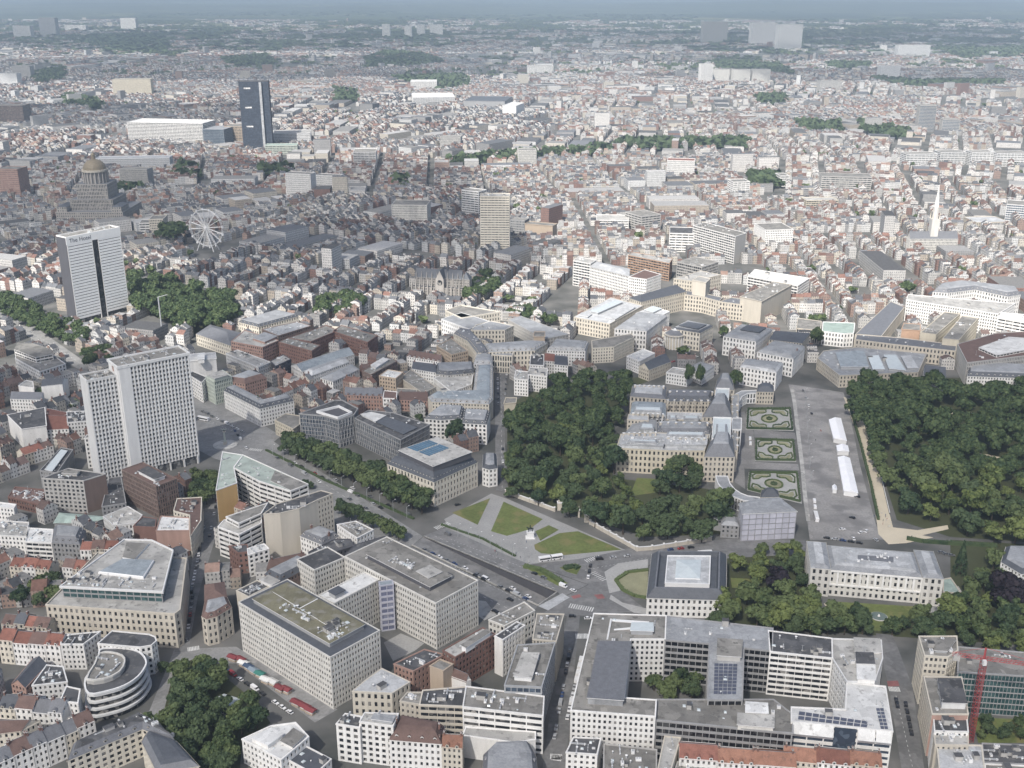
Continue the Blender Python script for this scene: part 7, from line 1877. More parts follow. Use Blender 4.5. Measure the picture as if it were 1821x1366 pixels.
# street lamps along the boulevard and the square
lb = MB(); lb.bar((0, 0, 0), (0, 0, 8.5), .13, 'metalgrey', 6); lb.bar((0, 0, 8.4), (1.8, 0, 8.9), .09, 'metalgrey', 4); LPOLE = lb.mesh('pole'); lb = MB(); lb.prism([Vector(v) for v in ((1.5, -.2), (2.4, -.2), (2.4, .2), (1.5, .2))], 8.85, 9.05, 'metalwhite', 'metalwhite', True); LHEAD = lb.mesh('lamp_head')
for zn, a, b_, n, w in (('Z2', (300, 500), (1330, 980), 12, 'beside the plane trees'), ('Z8', (20, 440), (560, 640), 7, 'below the lawns'), ('R6', (655, 830), (690, 1340), 8, 'along the left edge of the palace square')):
    A_, B_ = site(zn, a), site(zn, b_)
    for k in range(n):
        p = A_.lerp(B_, (k + .5) / n); t = thing('street_lamp', f'grey street lamp, {ORD[k]} from the far end of the row {w}', 'street lamp', (p.x, p.y, 0), 'street lamps ' + w)
        put('pole', LPOLE, t, (p.x, p.y, 0), R(40)); put('lamp_head', LHEAD, t, (p.x, p.y, 0), R(40))
# ---------------------------------------------------------------- market stalls along the gridded office block
STALLC = {'stallred': (.20, .05, .055), 'stallblue': (.06, .09, .15), 'stallsteel': (.22, .27, .32), 'stallgreen': (.05, .18, .15), 'stallwhite': (.66, .66, .64)}
for nm, c in STALLC.items(): mat(nm, c, amt=.12)
for k, (x, y, m) in enumerate([(55, 975, 'stallred'), (110, 990, 'stallred'), (130, 1015, 'stallwhite'), (165, 1040, 'stallblue'), (200, 1065, 'stallsteel'), (245, 1090, 'stallgreen'), (285, 1130, 'stallwhite'), (335, 1145, 'stallwhite'), (385, 1190, 'stallred'), (430, 1200, 'stallred'), (500, 1290, 'stallred'), (560, 1320, 'stallred'), (600, 1345, 'stallred')]):
    p = site('Z4', (x, y), 2.6); w = m[5:]
    t = thing('market_stall', f'{ORD[k] if k < 12 else "last"} market stall from the left below the gridded office block, {w} roof', 'market stall', (p.x, p.y, 0), 'market stalls')
    a = R(-34) + random.Random(k).uniform(-.1, .1); e = Vector((math.cos(a), math.sin(a))); n_ = Vector((-e.y, e.x))
    s = [p - e * 3 - n_ * 2, p + e * 3 - n_ * 2, p + e * 3 + n_ * 2, p - e * 3 + n_ * 2]
    b = MB(); m0, m1 = (s[3] + s[0]) / 2, (s[1] + s[2]) / 2
    b.face([(*s[0], 2.4), (*s[1], 2.4), (*m1, 3.3), (*m0, 3.3)], m); b.face([(*s[2], 2.4), (*s[3], 2.4), (*m0, 3.3), (*m1, 3.3)], m); b.face([(*s[1], 2.4), (*s[2], 2.4), (*m1, 3.3)], m); b.face([(*s[3], 2.4), (*s[0], 2.4), (*m0, 3.3)], m); b.build('canopy', t)
    for c_ in grow(s, -.2): b = MB(); b.bar((*c_, 0), (*c_, 2.4), .06, 'metalgrey'); b.build('post', t)
    b = MB(); b.prism(grow(s, -.7), 0, 1.0, 'tan', 'stallwhite'); b.build('counter', t)

# ---------------------------------------------------------------- tower crane
base = plan(1725, 1318); cr = thing('tower_crane', 'red lattice tower crane at the bottom right', 'crane', (base.x, base.y, 0))
b = MB(); w = 1.1; H = 46
cs = [Vector((base.x + sx * w, base.y + sy * w)) for sx, sy in ((-1, -1), (1, -1), (1, 1), (-1, 1))]
for c_ in cs: b.bar((*c_, 0), (*c_, H), .13, 'cranered')
for k in range(23):
    z = k * 2
    for i in range(4): b.bar((*cs[i], z), (*cs[(i + 1) % 4], z + 2), .10, 'cranered', 3); b.bar((*cs[i], z), (*cs[(i + 1) % 4], z), .10, 'cranered', 3)
b.build('mast', cr)
J0, J1 = plan(1380 + 1130 / 3.948, 1020 + 605 / 3.948, 46), plan(1380 + 1850 / 3.948, 1020 + 705 / 3.948, 46)
e = (J1 - J0).normalized(); n_ = Vector((-e.y, e.x)); tail = Vector((base.x, base.y)) - e * 14; tip = Vector((base.x, base.y)) + e * 38
b = MB(); L = (tip - tail).length; k = int(L / 2)
for i in range(k):
    p0, p1 = tail.lerp(tip, i / k), tail.lerp(tip, (i + 1) / k)
    for s in (-.8, .8): b.bar((*(p0 + n_ * s), H), (*(p1 + n_ * s), H), .15, 'cranered', 4); b.bar((*(p0 + n_ * s), H), (*p1, H + 1.5), .09, 'cranered', 3)
    b.bar((*p0, H + 1.5), (*p1, H + 1.5), .13, 'cranered', 4); b.bar((*(p0 - n_ * .8), H), (*(p1 + n_ * .8), H), .09, 'cranered', 3)
b.build('jib', cr)
b = MB(); b.bar((base.x, base.y, H), (base.x, base.y, H + 6), .5, 'cranered'); b.bar((base.x, base.y, H + 6), (*tail, H + 1.2), .1, 'cranered', 3); b.bar((base.x, base.y, H + 6), (*(tail.lerp(tip, .75)), H + 1.5), .1, 'cranered', 3); b.build('apex', cr)
b = MB(); c_ = tail + e * 2; b.prism([c_ - n_ * 1 - e * 1.5, c_ - n_ * 1 + e * 1.5, c_ + n_ * 1 + e * 1.5, c_ + n_ * 1 - e * 1.5], H - 2.5, H + .2, 'concrete', 'concrete', True); b.build('counterweight', cr)
b = MB(); c_ = Vector((base.x, base.y)) - n_ * 1.8; b.prism([c_ + Vector(v) for v in ((-.8, -.8), (.8, -.8), (.8, .8), (-.8, .8))], H - 2, H + .4, 'metalwhite', 'metalwhite', True); b.build('cab', cr)
mast = skinned  # keep the name short

# slender mast in the park behind the ribbed tower
p = site('R4', (860, 660)); b = MB(); b.bar((p.x, p.y, 0), (p.x, p.y, 44), .7, 'metalgrey', 8); b.bar((p.x, p.y, 44), (p.x + 9, p.y + 2, 46), .35, 'metalgrey'); tag(b.build('mast', off=(p.x, p.y, 0)), 'slender grey construction mast in front of the dark park trees', 'mast')
# lettering on the blank white hall
th = [o for o in COL.objects if o.get('label', '').startswith('black-roofed hall')][0]
a_, b_ = outline('M7', [(207, 1092), (440, 1058)], 17); e = (b_ - a_).normalized(); nr = Vector((e.y, -e.x))
lettering(th, 'dB', a_.lerp(b_, .42), e, nr, 4.5, 5.2, 'metalgrey')

# ---------------------------------------------------------------- hedges on the medians
hedge('median_hedge', 'long dark clipped hedge between the carriageways beside the plane trees', outline('Z2', [(290, 480), (700, 690), (1330, 965)]), 2.0, 1.5, dens=3)
hedge('median_hedge', 'dark clipped hedge along the square side of the boulevard', outline('Z8', [(-60, 370), (230, 470), (460, 592)]), 1.6, 1.2, dens=3)
hedge('median_hedge', 'low dark hedge curling round the pale forecourt lawn', outline('Z8', [(1390, 688), (1250, 705), (1165, 760), (1215, 830), (1300, 872), (1385, 885)]), 2.6, 1.3, 'leaf', dens=4)
hedge('park_hedge', 'dark clipped hedge between the sand path and the palace square', outline('O', [(1508, 712), (1530, 790), (1548, 860), (1562, 925)]), 2.2, 2.0, dens=3)
hedge('park_hedge', 'dark hedge row at the near corner of the large park', outline('A', [(870, 360), (1000, 385), (1200, 400), (1600, 420)]), 3.0, 2.4, dens=4)
hedge('median_bushes', 'green bushes on the median beside the tunnel', outline('Z8', [(520, 665), (640, 690), (790, 780)]), 4.0, 2.0, 'leaf', dens=8)
hedge('island_bushes', 'dark bushes on the traffic island before the large lawn', outline('Z8', [(800, 680), (870, 665), (900, 680)]), 4.5, 2.0, 'leafdark', dens=8)

# ---------------------------------------------------------------- people on the squares
PEOPLE = []
for nm, c in (('clothdark', (.03, .03, .04)), ('clothblue', (.05, .08, .16)), ('clothlight', (.5, .5, .48)), ('clothred', (.3, .05, .05))): mat(nm, c, amt=.1)
nodes = [(0, 0, .95, .14), (0, 0, 1.2, .14), (0, 0, 1.42, .15), (0, 0, 1.53, .06), (0, .01, 1.66, .1), (.1, 0, .9, .09), (.12, .05, .48, .07), (.12, 0, .06, .06), (.12, .14, .03, .04), (-.1, 0, .9, .09), (-.12, -.1, .48, .07), (-.12, -.22, .06, .06), (-.12, -.08, .03, .04),
         (.2, 0, 1.4, .06), (.25, -.04, 1.12, .045), (.24, .08, .88, .04), (-.2, 0, 1.4, .06), (-.25, .06, 1.12, .045), (-.24, .16, .9, .04)]
eds = [(0, 1), (1, 2), (2, 3), (3, 4), (0, 5), (5, 6), (6, 7), (7, 8), (0, 9), (9, 10), (10, 11), (11, 12), (2, 13), (13, 14), (14, 15), (2, 16), (16, 17), (17, 18)]
for m in ('clothdark', 'clothblue', 'clothlight', 'clothred'): PEOPLE.append((m[5:], skinned('person', nodes, eds, m, 1)))
r = random.Random(44)
for k in range(26):
    zx = r.choice([('R6', (690, 770), (1010, 1330), 'on the palace square'), ('Z8', (300, 560), (480, 640), 'on the paving below the lawns'), ('A', (600, 760), (150, 330), 'on the sand path beside the square')])
    p = site(zx[0], (r.uniform(*zx[1]), r.uniform(*zx[2])))
    w, me = r.choice(PEOPLE)
    o = bpy.data.objects.new('person', me); COL.objects.link(o); o.location = (p.x, p.y, .06); o.rotation_euler = (0, 0, r.uniform(0, 6.28))
    tag(o, f'person in {w if w != "light" else "pale"} clothes walking {zx[3]}', 'person', f'people {zx[3]}')
HAZE = 1.0e-4
import bmesh
from mathutils import noise
# ---------------------------------------------------------------- far landmarks
def far(label, zone, x0, x1, yt, yb, depth, wall, sty='office', rm='gravel', rot=0.0, name='apartment_tower', cat='tower', glass='glass', group=None, units=0, roof='flat'):
    a, b = site(zone, (x0, yb)), site(zone, (x1, yb))
    w = abs(b.x - a.x); m = (a + b) / 2
    ox, oy, s = ZONES[zone]; bb = (oy + yt / s - 683.0) / FOC
    sn, cs = math.sin(CAM_PITCH), math.cos(CAM_PITCH)
    h = CAM_H - m.y * (sn + bb * cs) / (cs - bb * sn)
    e = Vector((math.cos(R(rot)), math.sin(R(rot)))); n = Vector((-e.y, e.x))
    p = [m - e * w / 2, m + e * w / 2, m + e * w / 2 + n * depth, m - e * w / 2 + n * depth]
    return bld(name, label, cat, None, None, max(6, h), wall, sty, roof, rm, glass=glass, world_pts=p, group=group, units=units, pp=1.0)
mt = far('dark blue glass skyscraper with a pale vertical edge in the far city', 'R1', 1290, 1440, 432, 800, 38, 'darkwall', 'curtain', 'bitumen', 8, 'skyscraper', 'skyscraper', 'glassblue')
a0 = mt['at']; b = MB()
xw = site('R1', (1290, 800)).x; xe = site('R1', (1440, 800)).x; yy = site('R1', (1365, 800)).y
for z in (132, 92, 52): b.slab(Vector((xw + 10, yy - 2.2)), Vector((xw + 24, yy - .4)), Vector((.14, -.99)), .2, 1.0, z, z + 3, 'white')
b.slab(Vector((xe - 19, yy - 2.0)), Vector((xe - 14, yy - 1.4)), Vector((.14, -.99)), -4, 1.2, 0, 146, 'zincpale'); b.build('edge_panel', mt, 'stuff')
far('yellowish broad slab at the left of the far city', 'R1', 605, 800, 420, 512, 40, 'yellowstone', 'grid', rot=6, cat='apartment block')
far('pale blue framed tower block on the far left skyline', 'R1', 215, 300, 95, 195, 60, 'zincpale', 'office', cat='tower')
far('white slab behind the dark wood on the far left', 'R1', 640, 720, 97, 160, 60, 'white', 'office')
far('low white slab left of the framed tower on the far left', 'R1', 75, 165, 138, 200, 60, 'white', 'ribbon')
far('white low block right of the framed tower on the far left', 'R1', 345, 455, 135, 165, 60, 'white', 'ribbon')
far('grey slab at the far left edge', 'R1', 70, 165, 350, 420, 40, 'concrete', 'office')
far('pale wide slab at the far left edge', 'R1', -10, 95, 390, 455, 40, 'white2', 'office')
far('dark brown block at the left edge beyond the courthouse', 'R1', -20, 130, 560, 650, 50, 'brownbrick', 'ribbon')
far('brown tower block at the left edge beside the courthouse', 'R1', 0, 118, 895, 1050, 30, 'pinkbrick', 'grid', rot=-8)
far('long dark glass building behind the courthouse', 'R1', 515, 895, 838, 900, 34, 'white2', 'vertical', 'zincpale', 6, 'long_office', 'office', 'glassblue')
far('grey apartment tower right of the courthouse dome', 'R1', 640, 790, 895, 1005, 24, 'concrete', 'vertical', rot=-6)
far('long sunlit station building with pale bands', 'R1', 670, 1090, 650, 762, 70, 'white', 'ribbonfine', 'whiteroof', -9, 'station', 'station')
far('blue glass end of the station', 'R1', 1075, 1190, 685, 775, 60, 'zincblue', 'curtain', 'zinc', -9, 'station_wing', 'station', 'glassblue')
far('tan block between the station and the skyscraper', 'R1', 1190, 1300, 670, 760, 50, 'tan', 'ribbon', rot=-6)
far('pale block right of the skyscraper', 'R1', 1450, 1640, 705, 770, 60, 'white2', 'office', 'palegravel', 8, 'office', 'office')
far('green-roofed low hall at the foot of the skyscraper', 'R1', 1405, 1570, 770, 815, 30, 'palegreen', 'ribbon', 'copper', 6, 'hall', 'hall')
far('white apartment tower with dark strips, left of a pair', 'R1', 1510, 1650, 920, 1040, 22, 'white', 'vertical', rot=-14)
far('white apartment tower with dark strips, right of a pair', 'R1', 1668, 1795, 930, 1005, 22, 'white', 'vertical', rot=-14)
far('white cubic office left of the ferris wheel', 'R1', 745, 805, 1180, 1260, 25, 'white', 'ribbon', rot=8, name='office', cat='office')
far('pale office with round roof left of the ferris wheel', 'R1', 800, 870, 1160, 1265, 30, 'cream', 'office', rot=5, name='office', cat='office')
far('tall pale office tower with fine horizontal bands in the old town', 'R2', 757, 908, 1040, 1335, 24, 'cream', 'ribbonpale', 'palegravel', -2, 'office_tower', 'tower', units=3)
far('pale slab left of the banded old town tower', 'R2', 650, 755, 1010, 1165, 22, 'white2', 'ribbon', rot=-32, cat='apartment block')
far('broad grey office block left of the pale slab', 'R2', 290, 475, 1085, 1195, 40, 'paleconcrete', 'vertical', rot=-4, name='office', cat='office')
far('white stepped office near the left of the middle city', 'R2', 88, 205, 805, 885, 50, 'white', 'ribbon', rot=4, name='office', cat='office')
far('pale apartment slab beside the avenue of trees', 'R2', 957, 1050, 795, 865, 30, 'paleconcrete', 'vertical', rot=5)
far('pair of grey apartment towers in the middle city', 'R2', 545, 650, 725, 785, 30, 'concrete', 'vertical', rot=-5)
far('sunlit white block near the far railway', 'R2', 1008, 1140, 350, 395, 60, 'white', 'ribbon', rot=5, cat='apartment block')
far('white warehouse with a pale front in the far city', 'R2', 388, 525, 432, 478, 80, 'white', 'ribbon', 'whiteroof', 4, 'warehouse', 'warehouse')
far('large white warehouse roof left of the dark hall', 'R2', 400, 620, 515, 555, 140, 'white2', 'ribbon', 'whiteroof', 6, 'warehouse', 'warehouse')
far('large dark-roofed hall in the far city', 'R2', 665, 885, 535, 580, 150, 'greywall', None, 'slate', -8, 'hall', 'hall')
far('white barrel hall right of the dark-roofed hall', 'R2', 870, 945, 560, 620, 90, 'white', None, 'whiteroof', -15, 'hall', 'hall')
far('tan long building along the old railway', 'R2', 985, 1140, 1190, 1262, 18, 'tan', None, 'gravel', -22, 'office', 'office')
far('grey long building left of the tan one along the old railway', 'R2', 905, 990, 1165, 1230, 18, 'greywall', 'office', 'gravel', -22, 'office', 'office')
far('white bright office with dark openings in the old town', 'R2', 1368, 1535, 1165, 1225, 40, 'white', 'ribbon', 'palegravel', -4, 'office', 'office')
far('grey stepped office right of the bright white one', 'R2', 1590, 1715, 1140, 1225, 40, 'concrete', 'ribbon', 'gravel', 30, 'office', 'office')
far('white slab block with red side in the old town', 'R2', 1738, 1880, 850, 945, 30, 'white', 'vertical', 'tile', -10, 'apartment_tower', 'tower')
for k, (x0, x1, yt, yb) in enumerate([(237, 278, 130, 190), (355, 392, 140, 195), (420, 462, 132, 185), (488, 556, 130, 182)]):
    far(f'white tower, {ORD[k]} from the left of four on the far skyline', 'R2', x0, x1, yt, yb, 50, 'white', 'office', group='four skyline towers')
far('broad pale slab on the far right skyline, standing alone', 'R3', 113, 246, 116, 222, 50, 'concrete', 'vertical', rot=4)
far('broad ribbed slab on the far right skyline, left of a touching pair', 'R3', 368, 505, 122, 240, 50, 'white', 'vertical', rot=4)
far('broad ribbed slab on the far right skyline, right of a touching pair', 'R3', 508, 638, 130, 268, 50, 'white', 'vertical', rot=4)
far('slim sunlit white tower left of three equal grey slabs', 'R3', 104, 168, 340, 445, 30, 'white', 'vertical', rot=8)
for k, (x0, x1) in enumerate([(172, 256), (270, 366), (380, 472)]):
    far(f'broad grey-white slab, {ORD[k]} of three equal slabs in the far right city', 'R3', x0, x1, 368, 438, 35, 'paleconcrete', 'grid', rot=3, group='three equal slabs')
far('pale slab right of the three equal slabs', 'R3', 1050, 1155, 350, 425, 35, 'white2', 'grid', rot=3)
far('pale long hospital-like slab on the far right', 'R3', 1145, 1315, 240, 300, 50, 'white2', 'office', rot=2, cat='apartment block')
far('grey slab half-hidden in the middle right city', 'R3', 735, 845, 430, 485, 40, 'concrete', 'office', rot=3)
far('blue-grey glass tower in the right city', 'R3', 1252, 1335, 560, 695, 40, 'concrete', 'curtainband', rot=-10, glass='glassblue')
far('shorter blue-grey tower right of the glass tower', 'R3', 1380, 1465, 635, 705, 40, 'concrete', 'curtainband', rot=-10, glass='glassblue')
for k, (x0, x1, yt, yb) in enumerate([(1185, 1350, 815, 880), (1365, 1500, 805, 870), (1530, 1650, 805, 875), (1660, 1830, 810, 880)]):
    far(f'white-ended grey block, {ORD[k]} from the left of four in the right city', 'R3', x0, x1, yt, yb, 30, 'white2', 'ribbon', rot=4, group='four white-ended blocks', cat='apartment block')
far('white block with red edge in the right old town', 'R3', 272, 362, 962, 1045, 28, 'white', 'ribbon', rot=8)
far('white building left of the red-edged block', 'R3', 525, 570, 930, 985, 30, 'white', 'ribbon', rot=6, cat='apartment block')
far('long grey office with pale top in the right old town', 'R3', 745, 1000, 935, 1000, 40, 'concrete', 'ribbon', 'gravel', -8, 'office', 'office')
far('golden sunlit block in the old town', 'R3', 660, 830, 1060, 1110, 28, 'yellowstone', 'ribbonfine', 'palegravel', 3, 'office', 'office')
far('white gallery block with dark roof court right of the wide slab', 'R3', 440, 590, 1215, 1310, 45, 'white', 'punched', 'gravel', 8, 'office', 'office')
far('grey exchange building with a pale dome', 'R3', 1555, 1730, 1175, 1215, 40, 'stone', 'stone', 'zincpale', 5, 'exchange', 'exchange')
far('dark glass block at the right edge of the old town', 'R3', 1715, 1840, 1085, 1180, 40, 'white2', 'curtainband', 'gravel', -25, 'office', 'office', 'glassblue')
far('long white roofed block with terraces left of the old town square', 'R3', -60, 70, 1235, 1330, 40, 'white', 'ribbon', 'bitumen', -8, 'office', 'office')

# ---------------------------------------------------------------- the town's houses
def city_material():
    m, n, l, b = newmat('townfabric')
    b.inputs['Roughness'].default_value = .85; b.inputs['Specular IOR Level'].default_value = .2
    at = n.new('ShaderNodeAttribute'); at.attribute_name = 'Col'
    uv = n.new('ShaderNodeUVMap'); uv.uv_map = 'UVMap'
    sp = n.new('ShaderNodeSeparateXYZ'); l.new(uv.outputs[0], sp.inputs[0])
    def win(sock, period, lo, hi):
        d = n.new('ShaderNodeMath'); d.operation = 'DIVIDE'; d.inputs[1].default_value = period; l.new(sock, d.inputs[0])
        f = n.new('ShaderNodeMath'); f.operation = 'FRACT'; l.new(d.outputs[0], f.inputs[0])
        c = n.new('ShaderNodeMath'); c.operation = 'COMPARE'; c.inputs[1].default_value = (lo + hi) / 2; c.inputs[2].default_value = (hi - lo) / 2; l.new(f.outputs[0], c.inputs[0])
        return c.outputs[0]
    a = win(sp.outputs[0], 2.3, .32, .68); c = win(sp.outputs[1], 3.2, .32, .72)
    mu = n.new('ShaderNodeMath'); mu.operation = 'MULTIPLY'; l.new(a, mu.inputs[0]); l.new(c, mu.inputs[1])
    g = n.new('ShaderNodeMath'); g.operation = 'GREATER_THAN'; g.inputs[1].default_value = 0.0; l.new(sp.outputs[1], g.inputs[0])
    m2 = n.new('ShaderNodeMath'); m2.operation = 'MULTIPLY'; l.new(mu.outputs[0], m2.inputs[0]); l.new(g.outputs[0], m2.inputs[1])
    geo = n.new('ShaderNodeNewGeometry')
    nz = n.new('ShaderNodeTexNoise'); nz.inputs['Scale'].default_value = .5; nz.inputs['Detail'].default_value = 3; l.new(geo.outputs['Position'], nz.inputs['Vector'])
    mr = n.new('ShaderNodeMapRange'); mr.inputs[1].default_value = .3; mr.inputs[2].default_value = .7; mr.inputs[3].default_value = .78; mr.inputs[4].default_value = 1.18; l.new(nz.outputs['Fac'], mr.inputs[0])
    vm = n.new('ShaderNodeVectorMath'); vm.operation = 'SCALE'; l.new(at.outputs['Color'], vm.inputs[0]); l.new(mr.outputs[0], vm.inputs['Scale'])
    mx = n.new('ShaderNodeMix'); mx.data_type = 'RGBA'; l.new(m2.outputs[0], mx.inputs[0]); l.new(vm.outputs[0], mx.inputs[6]); mx.inputs[7].default_value = (.08, .082, .088, 1)
    l.new(mx.outputs[2], b.inputs['Base Color'])
city_material()

WALLS = .93 * np.array([(.64, .62, .59), (.56, .52, .45), (.48, .47, .45), (.42, .37, .31), (.24, .15, .125), (.33, .24, .20), (.58, .58, .57), (.30, .295, .29)])
WALLP = np.array([.27, .14, .13, .07, .10, .08, .15, .06])
ROOFS = .88 * np.array([(.215, .125, .10), (.27, .185, .15), (.155, .112, .10), (.10, .105, .115), (.16, .165, .175), (.24, .235, .225), (.42, .415, .405), (.11, .11, .112)])
ROOFP = np.array([.12, .08, .15, .15, .16, .16, .12, .06])
FLATROOF = np.array([0, 0, 0, 0, 0, 1, 1, 1], bool)
WN = ['white', 'cream', 'pale grey', 'tan', 'red brick', 'pink brick', 'off-white', 'grey']
RN = ['red tiled', 'orange-red tiled', 'brown tiled', 'dark slate', 'grey slate', 'grey flat', 'pale flat', 'black flat']

def gen_city():
    H = []; T = []
    r = rng
    sx = np.arange(-5800, 5801, 430.0); sy = np.arange(380, 11500, 430.0)
    SX, SY = np.meshgrid(sx, sy); SX = SX + r.uniform(-130, 130, SX.shape); SY = SY + r.uniform(-130, 130, SY.shape)
    S = np.stack([SX.ravel(), SY.ravel()], 1)
    ok = in_view(S[:, 0], S[:, 1], 500.0); S = S[ok]
    for si, (cx, cy) in enumerate(S):
        th = r.uniform(0, np.pi / 2); sc = 1.0 if cy < 5200 else 1.9
        bx = r.uniform(70, 120) * (1 if sc == 1 else 1.5); by = r.uniform(42, 62) * (1 if sc == 1 else 1.6); st = r.uniform(10, 15)
        dens = 1.0 if cy < 4600 else r.choice([.95, .75, .5, .15]) if cy < 7000 else r.choice([.6, .4, .12, 0, 0])
        tone = r.uniform(0, 1)
        rp = ROOFP.copy()
        if tone < .3: rp[:3] *= .45
        elif tone > .7: rp[:3] *= 1.6
        rp /= rp.sum()
        c, s = math.cos(th), math.sin(th)
        D = np.hypot(S[:, 0] - cx, S[:, 1] - cy); nb_ = S[(D < 1200) & (D > 1)]
        m = int(520 / (bx + st)) + 1; k = int(520 / (by + st)) + 1
        for i in range(-m, m + 1):
            for j in range(-k, k + 1):
                ox, oy = i * (bx + st), j * (by + st)
                wx, wy = cx + ox * c - oy * s, cy + ox * s + oy * c
                if wy < 390 or not in_view(np.array(wx), np.array(wy), 90.0): continue
                d0 = math.hypot(wx - cx, wy - cy)
                if len(nb_) and np.min(np.hypot(nb_[:, 0] - wx, nb_[:, 1] - wy)) < d0: continue
                u = r.uniform(); blk = int(r.choice(8, p=rp))
                rows = []
                if u > dens:
                    for _ in range(r.integers(3, 9)): T.append((wx + r.uniform(-.4, .4) * bx, wy + r.uniform(-.4, .4) * by, r.uniform(9, 20) * sc, r.uniform(8, 14)))
                    continue
                if r.uniform() < (.17 if cy < 2300 else .31):
                    nn = r.integers(1, 4)
                    for q in range(nn):
                        w = bx / nn * r.uniform(.8, .97); d = by * r.uniform(.5, .9); hh = r.uniform(9, 19) if r.uniform() < .9 else r.uniform(24, 40)
                        if hh > 22: d = 14; w = min(w, 40)
                        if cy > 2400 and r.uniform() < .45: hh = r.uniform(7, 11); d = by * .85
                        rows.append((-bx / 2 + bx / nn * (q + .5), r.uniform(-.15, .15) * by, 0.0, w, d, hh, .3, 8))
                else:
                    for sgn in (-1, 1):
                        n = max(2, int(bx / (6.4 * sc) * r.uniform(.85, 1.1))); wv = r.uniform(.7, 1.35, n); wv = wv / wv.sum() * bx; x = np.cumsum(wv) - wv / 2 - bx / 2
                        dp = r.uniform(9.5, 12.5, n) * min(sc, 1.6); hb = r.uniform(9, 12.5)
                        for q in range(n):
                            if r.uniform() < .05: continue
                            rows.append((x[q], sgn * (by / 2 - dp[q] / 2), math.pi if sgn > 0 else 0.0, wv[q] * .985, dp[q], hb + r.uniform(-2.6, 3.8), r.uniform(2.2, 4.2), -1))
                        n = int((by - 26) / (7.2 * sc))
                        for q in range(n):
                            y = -by / 2 + 13 + (by - 26) * (q + .5) / n; dpp = r.uniform(9, 11)
                            rows.append((sgn * (bx / 2 - dpp / 2), y, math.pi / 2 * sgn, (by - 26) / n * .985, dpp, hb + r.uniform(-1.8, 2.0), r.uniform(2.6, 4.0), -1))
                    for _ in range(r.integers(1, 6)):
                        if r.uniform() < .6: T.append((wx + r.uniform(-.3, .3) * bx, wy + r.uniform(-.2, .2) * by, r.uniform(6, 12), r.uniform(6, 11)))
                    for _ in range(r.integers(1, 4)):
                        rows.append((r.uniform(-.38, .38) * bx, r.uniform(-.14, .14) * by, r.choice([0.0, math.pi / 2]), r.uniform(5, 13), r.uniform(5, 9), r.uniform(3, 6), .2, 7))
                for (lx, ly, a, w, d, h, rise, kind) in rows:
                    ri = (blk if r.uniform() < .5 else int(r.choice(8, p=rp))) if kind < 0 else int(r.choice([5, 6, 7, 4]))
                    if FLATROOF[ri]: rise = .25
                    H.append((wx + lx * c - ly * s, wy + lx * s + ly * c, th + a, w, d, h, rise, ri, int(r.choice(8, p=WALLP))))
    return np.array(H), T

def house_verts(H):
    x, y, a, w, d, h, rise = (H[:, i] for i in range(7))
    c, s = np.cos(a), np.sin(a)
    hw, hd = w / 2, d / 2
    flat = rise < .5
    z0 = H[:, 9] if H.shape[1] > 9 else np.zeros_like(h)
    loc = np.zeros((len(H), 10, 3))
    for k, (sx, sy) in enumerate(((-1, -1), (1, -1), (1, 1), (-1, 1))):
        loc[:, k] = np.stack([sx * hw, sy * hd, z0], 1)
        loc[:, 4 + k] = np.stack([sx * hw, sy * hd, h], 1)
    loc[:, 8] = np.stack([-hw, np.zeros_like(h), h + rise], 1); loc[:, 9] = np.stack([hw, np.zeros_like(h), h + rise], 1)
    X = loc[..., 0] * c[:, None] - loc[..., 1] * s[:, None] + x[:, None]
    Y = loc[..., 0] * s[:, None] + loc[..., 1] * c[:, None] + y[:, None]
    return np.stack([X, Y, loc[..., 2]], -1)
PAT = [(0, 1, 5, 4), (2, 3, 7, 6), (1, 2, 6, 9, 5), (3, 0, 4, 8, 7), (4, 5, 9, 8), (6, 7, 8, 9)]
def house_mass(name, H, label, which=range(6), m='townfabric', off=None):
    V = house_verts(H); n = len(H)
    if off is not None: V = V - np.array(off)
    pat = np.concatenate([PAT[k] for k in which]); tot = np.array([len(PAT[k]) for k in which], np.int32)
    used_, idx = np.unique(pat, return_inverse=True); V = V[:, used_]
    loops = (np.arange(n)[:, None] * len(used_) + idx.ravel()[None]).ravel().astype(np.int32)
    totals = np.tile(tot, n); starts = np.concatenate([[0], np.cumsum(totals)[:-1]]).astype(np.int32)
    o = fast_mesh(name, V.reshape(-1, 3).astype(np.float32), loops, starts, totals, m)
    me = o.data
    wc = WALLS[H[:, 8].astype(int)] * rng.uniform(.85, 1.1, (n, 1)); rc = ROOFS[H[:, 7].astype(int)] * rng.uniform(.75, 1.25, (n, 1))
    cols = np.ones((n, len(pat), 4), np.float32); uv = np.zeros((n, len(pat), 2), np.float32)
    z = {}
    w, d, h, rise = H[:, 3], H[:, 4], H[:, 5], H[:, 6]
    hz = [0 * h, 0 * h, 0 * h, 0 * h, h, h, h, h, h + rise, h + rise]
    lx = [-w / 2, w / 2, w / 2, -w / 2, -w / 2, w / 2, w / 2, -w / 2, -w / 2, w / 2]; ly = [-d / 2, -d / 2, d / 2, d / 2, -d / 2, -d / 2, d / 2, d / 2, 0 * d, 0 * d]
    p = 0
    for k in which:
        for vi in PAT[k]:
            if k < 4:
                cols[:, p, :3] = wc; uv[:, p, 0] = (lx[vi] if k < 2 else ly[vi]) + 40; uv[:, p, 1] = hz[vi] + .01
            else:
                cols[:, p, :3] = rc; uv[:, p, 1] = -5
            p += 1
    ca = me.color_attributes.new('Col', 'FLOAT_COLOR', 'CORNER'); ca.data.foreach_set('color', cols.ravel())
    ul = me.uv_layers.new(name='UVMap'); ul.data.foreach_set('uv', uv.ravel())
    if label: o['label'] = label
    return o

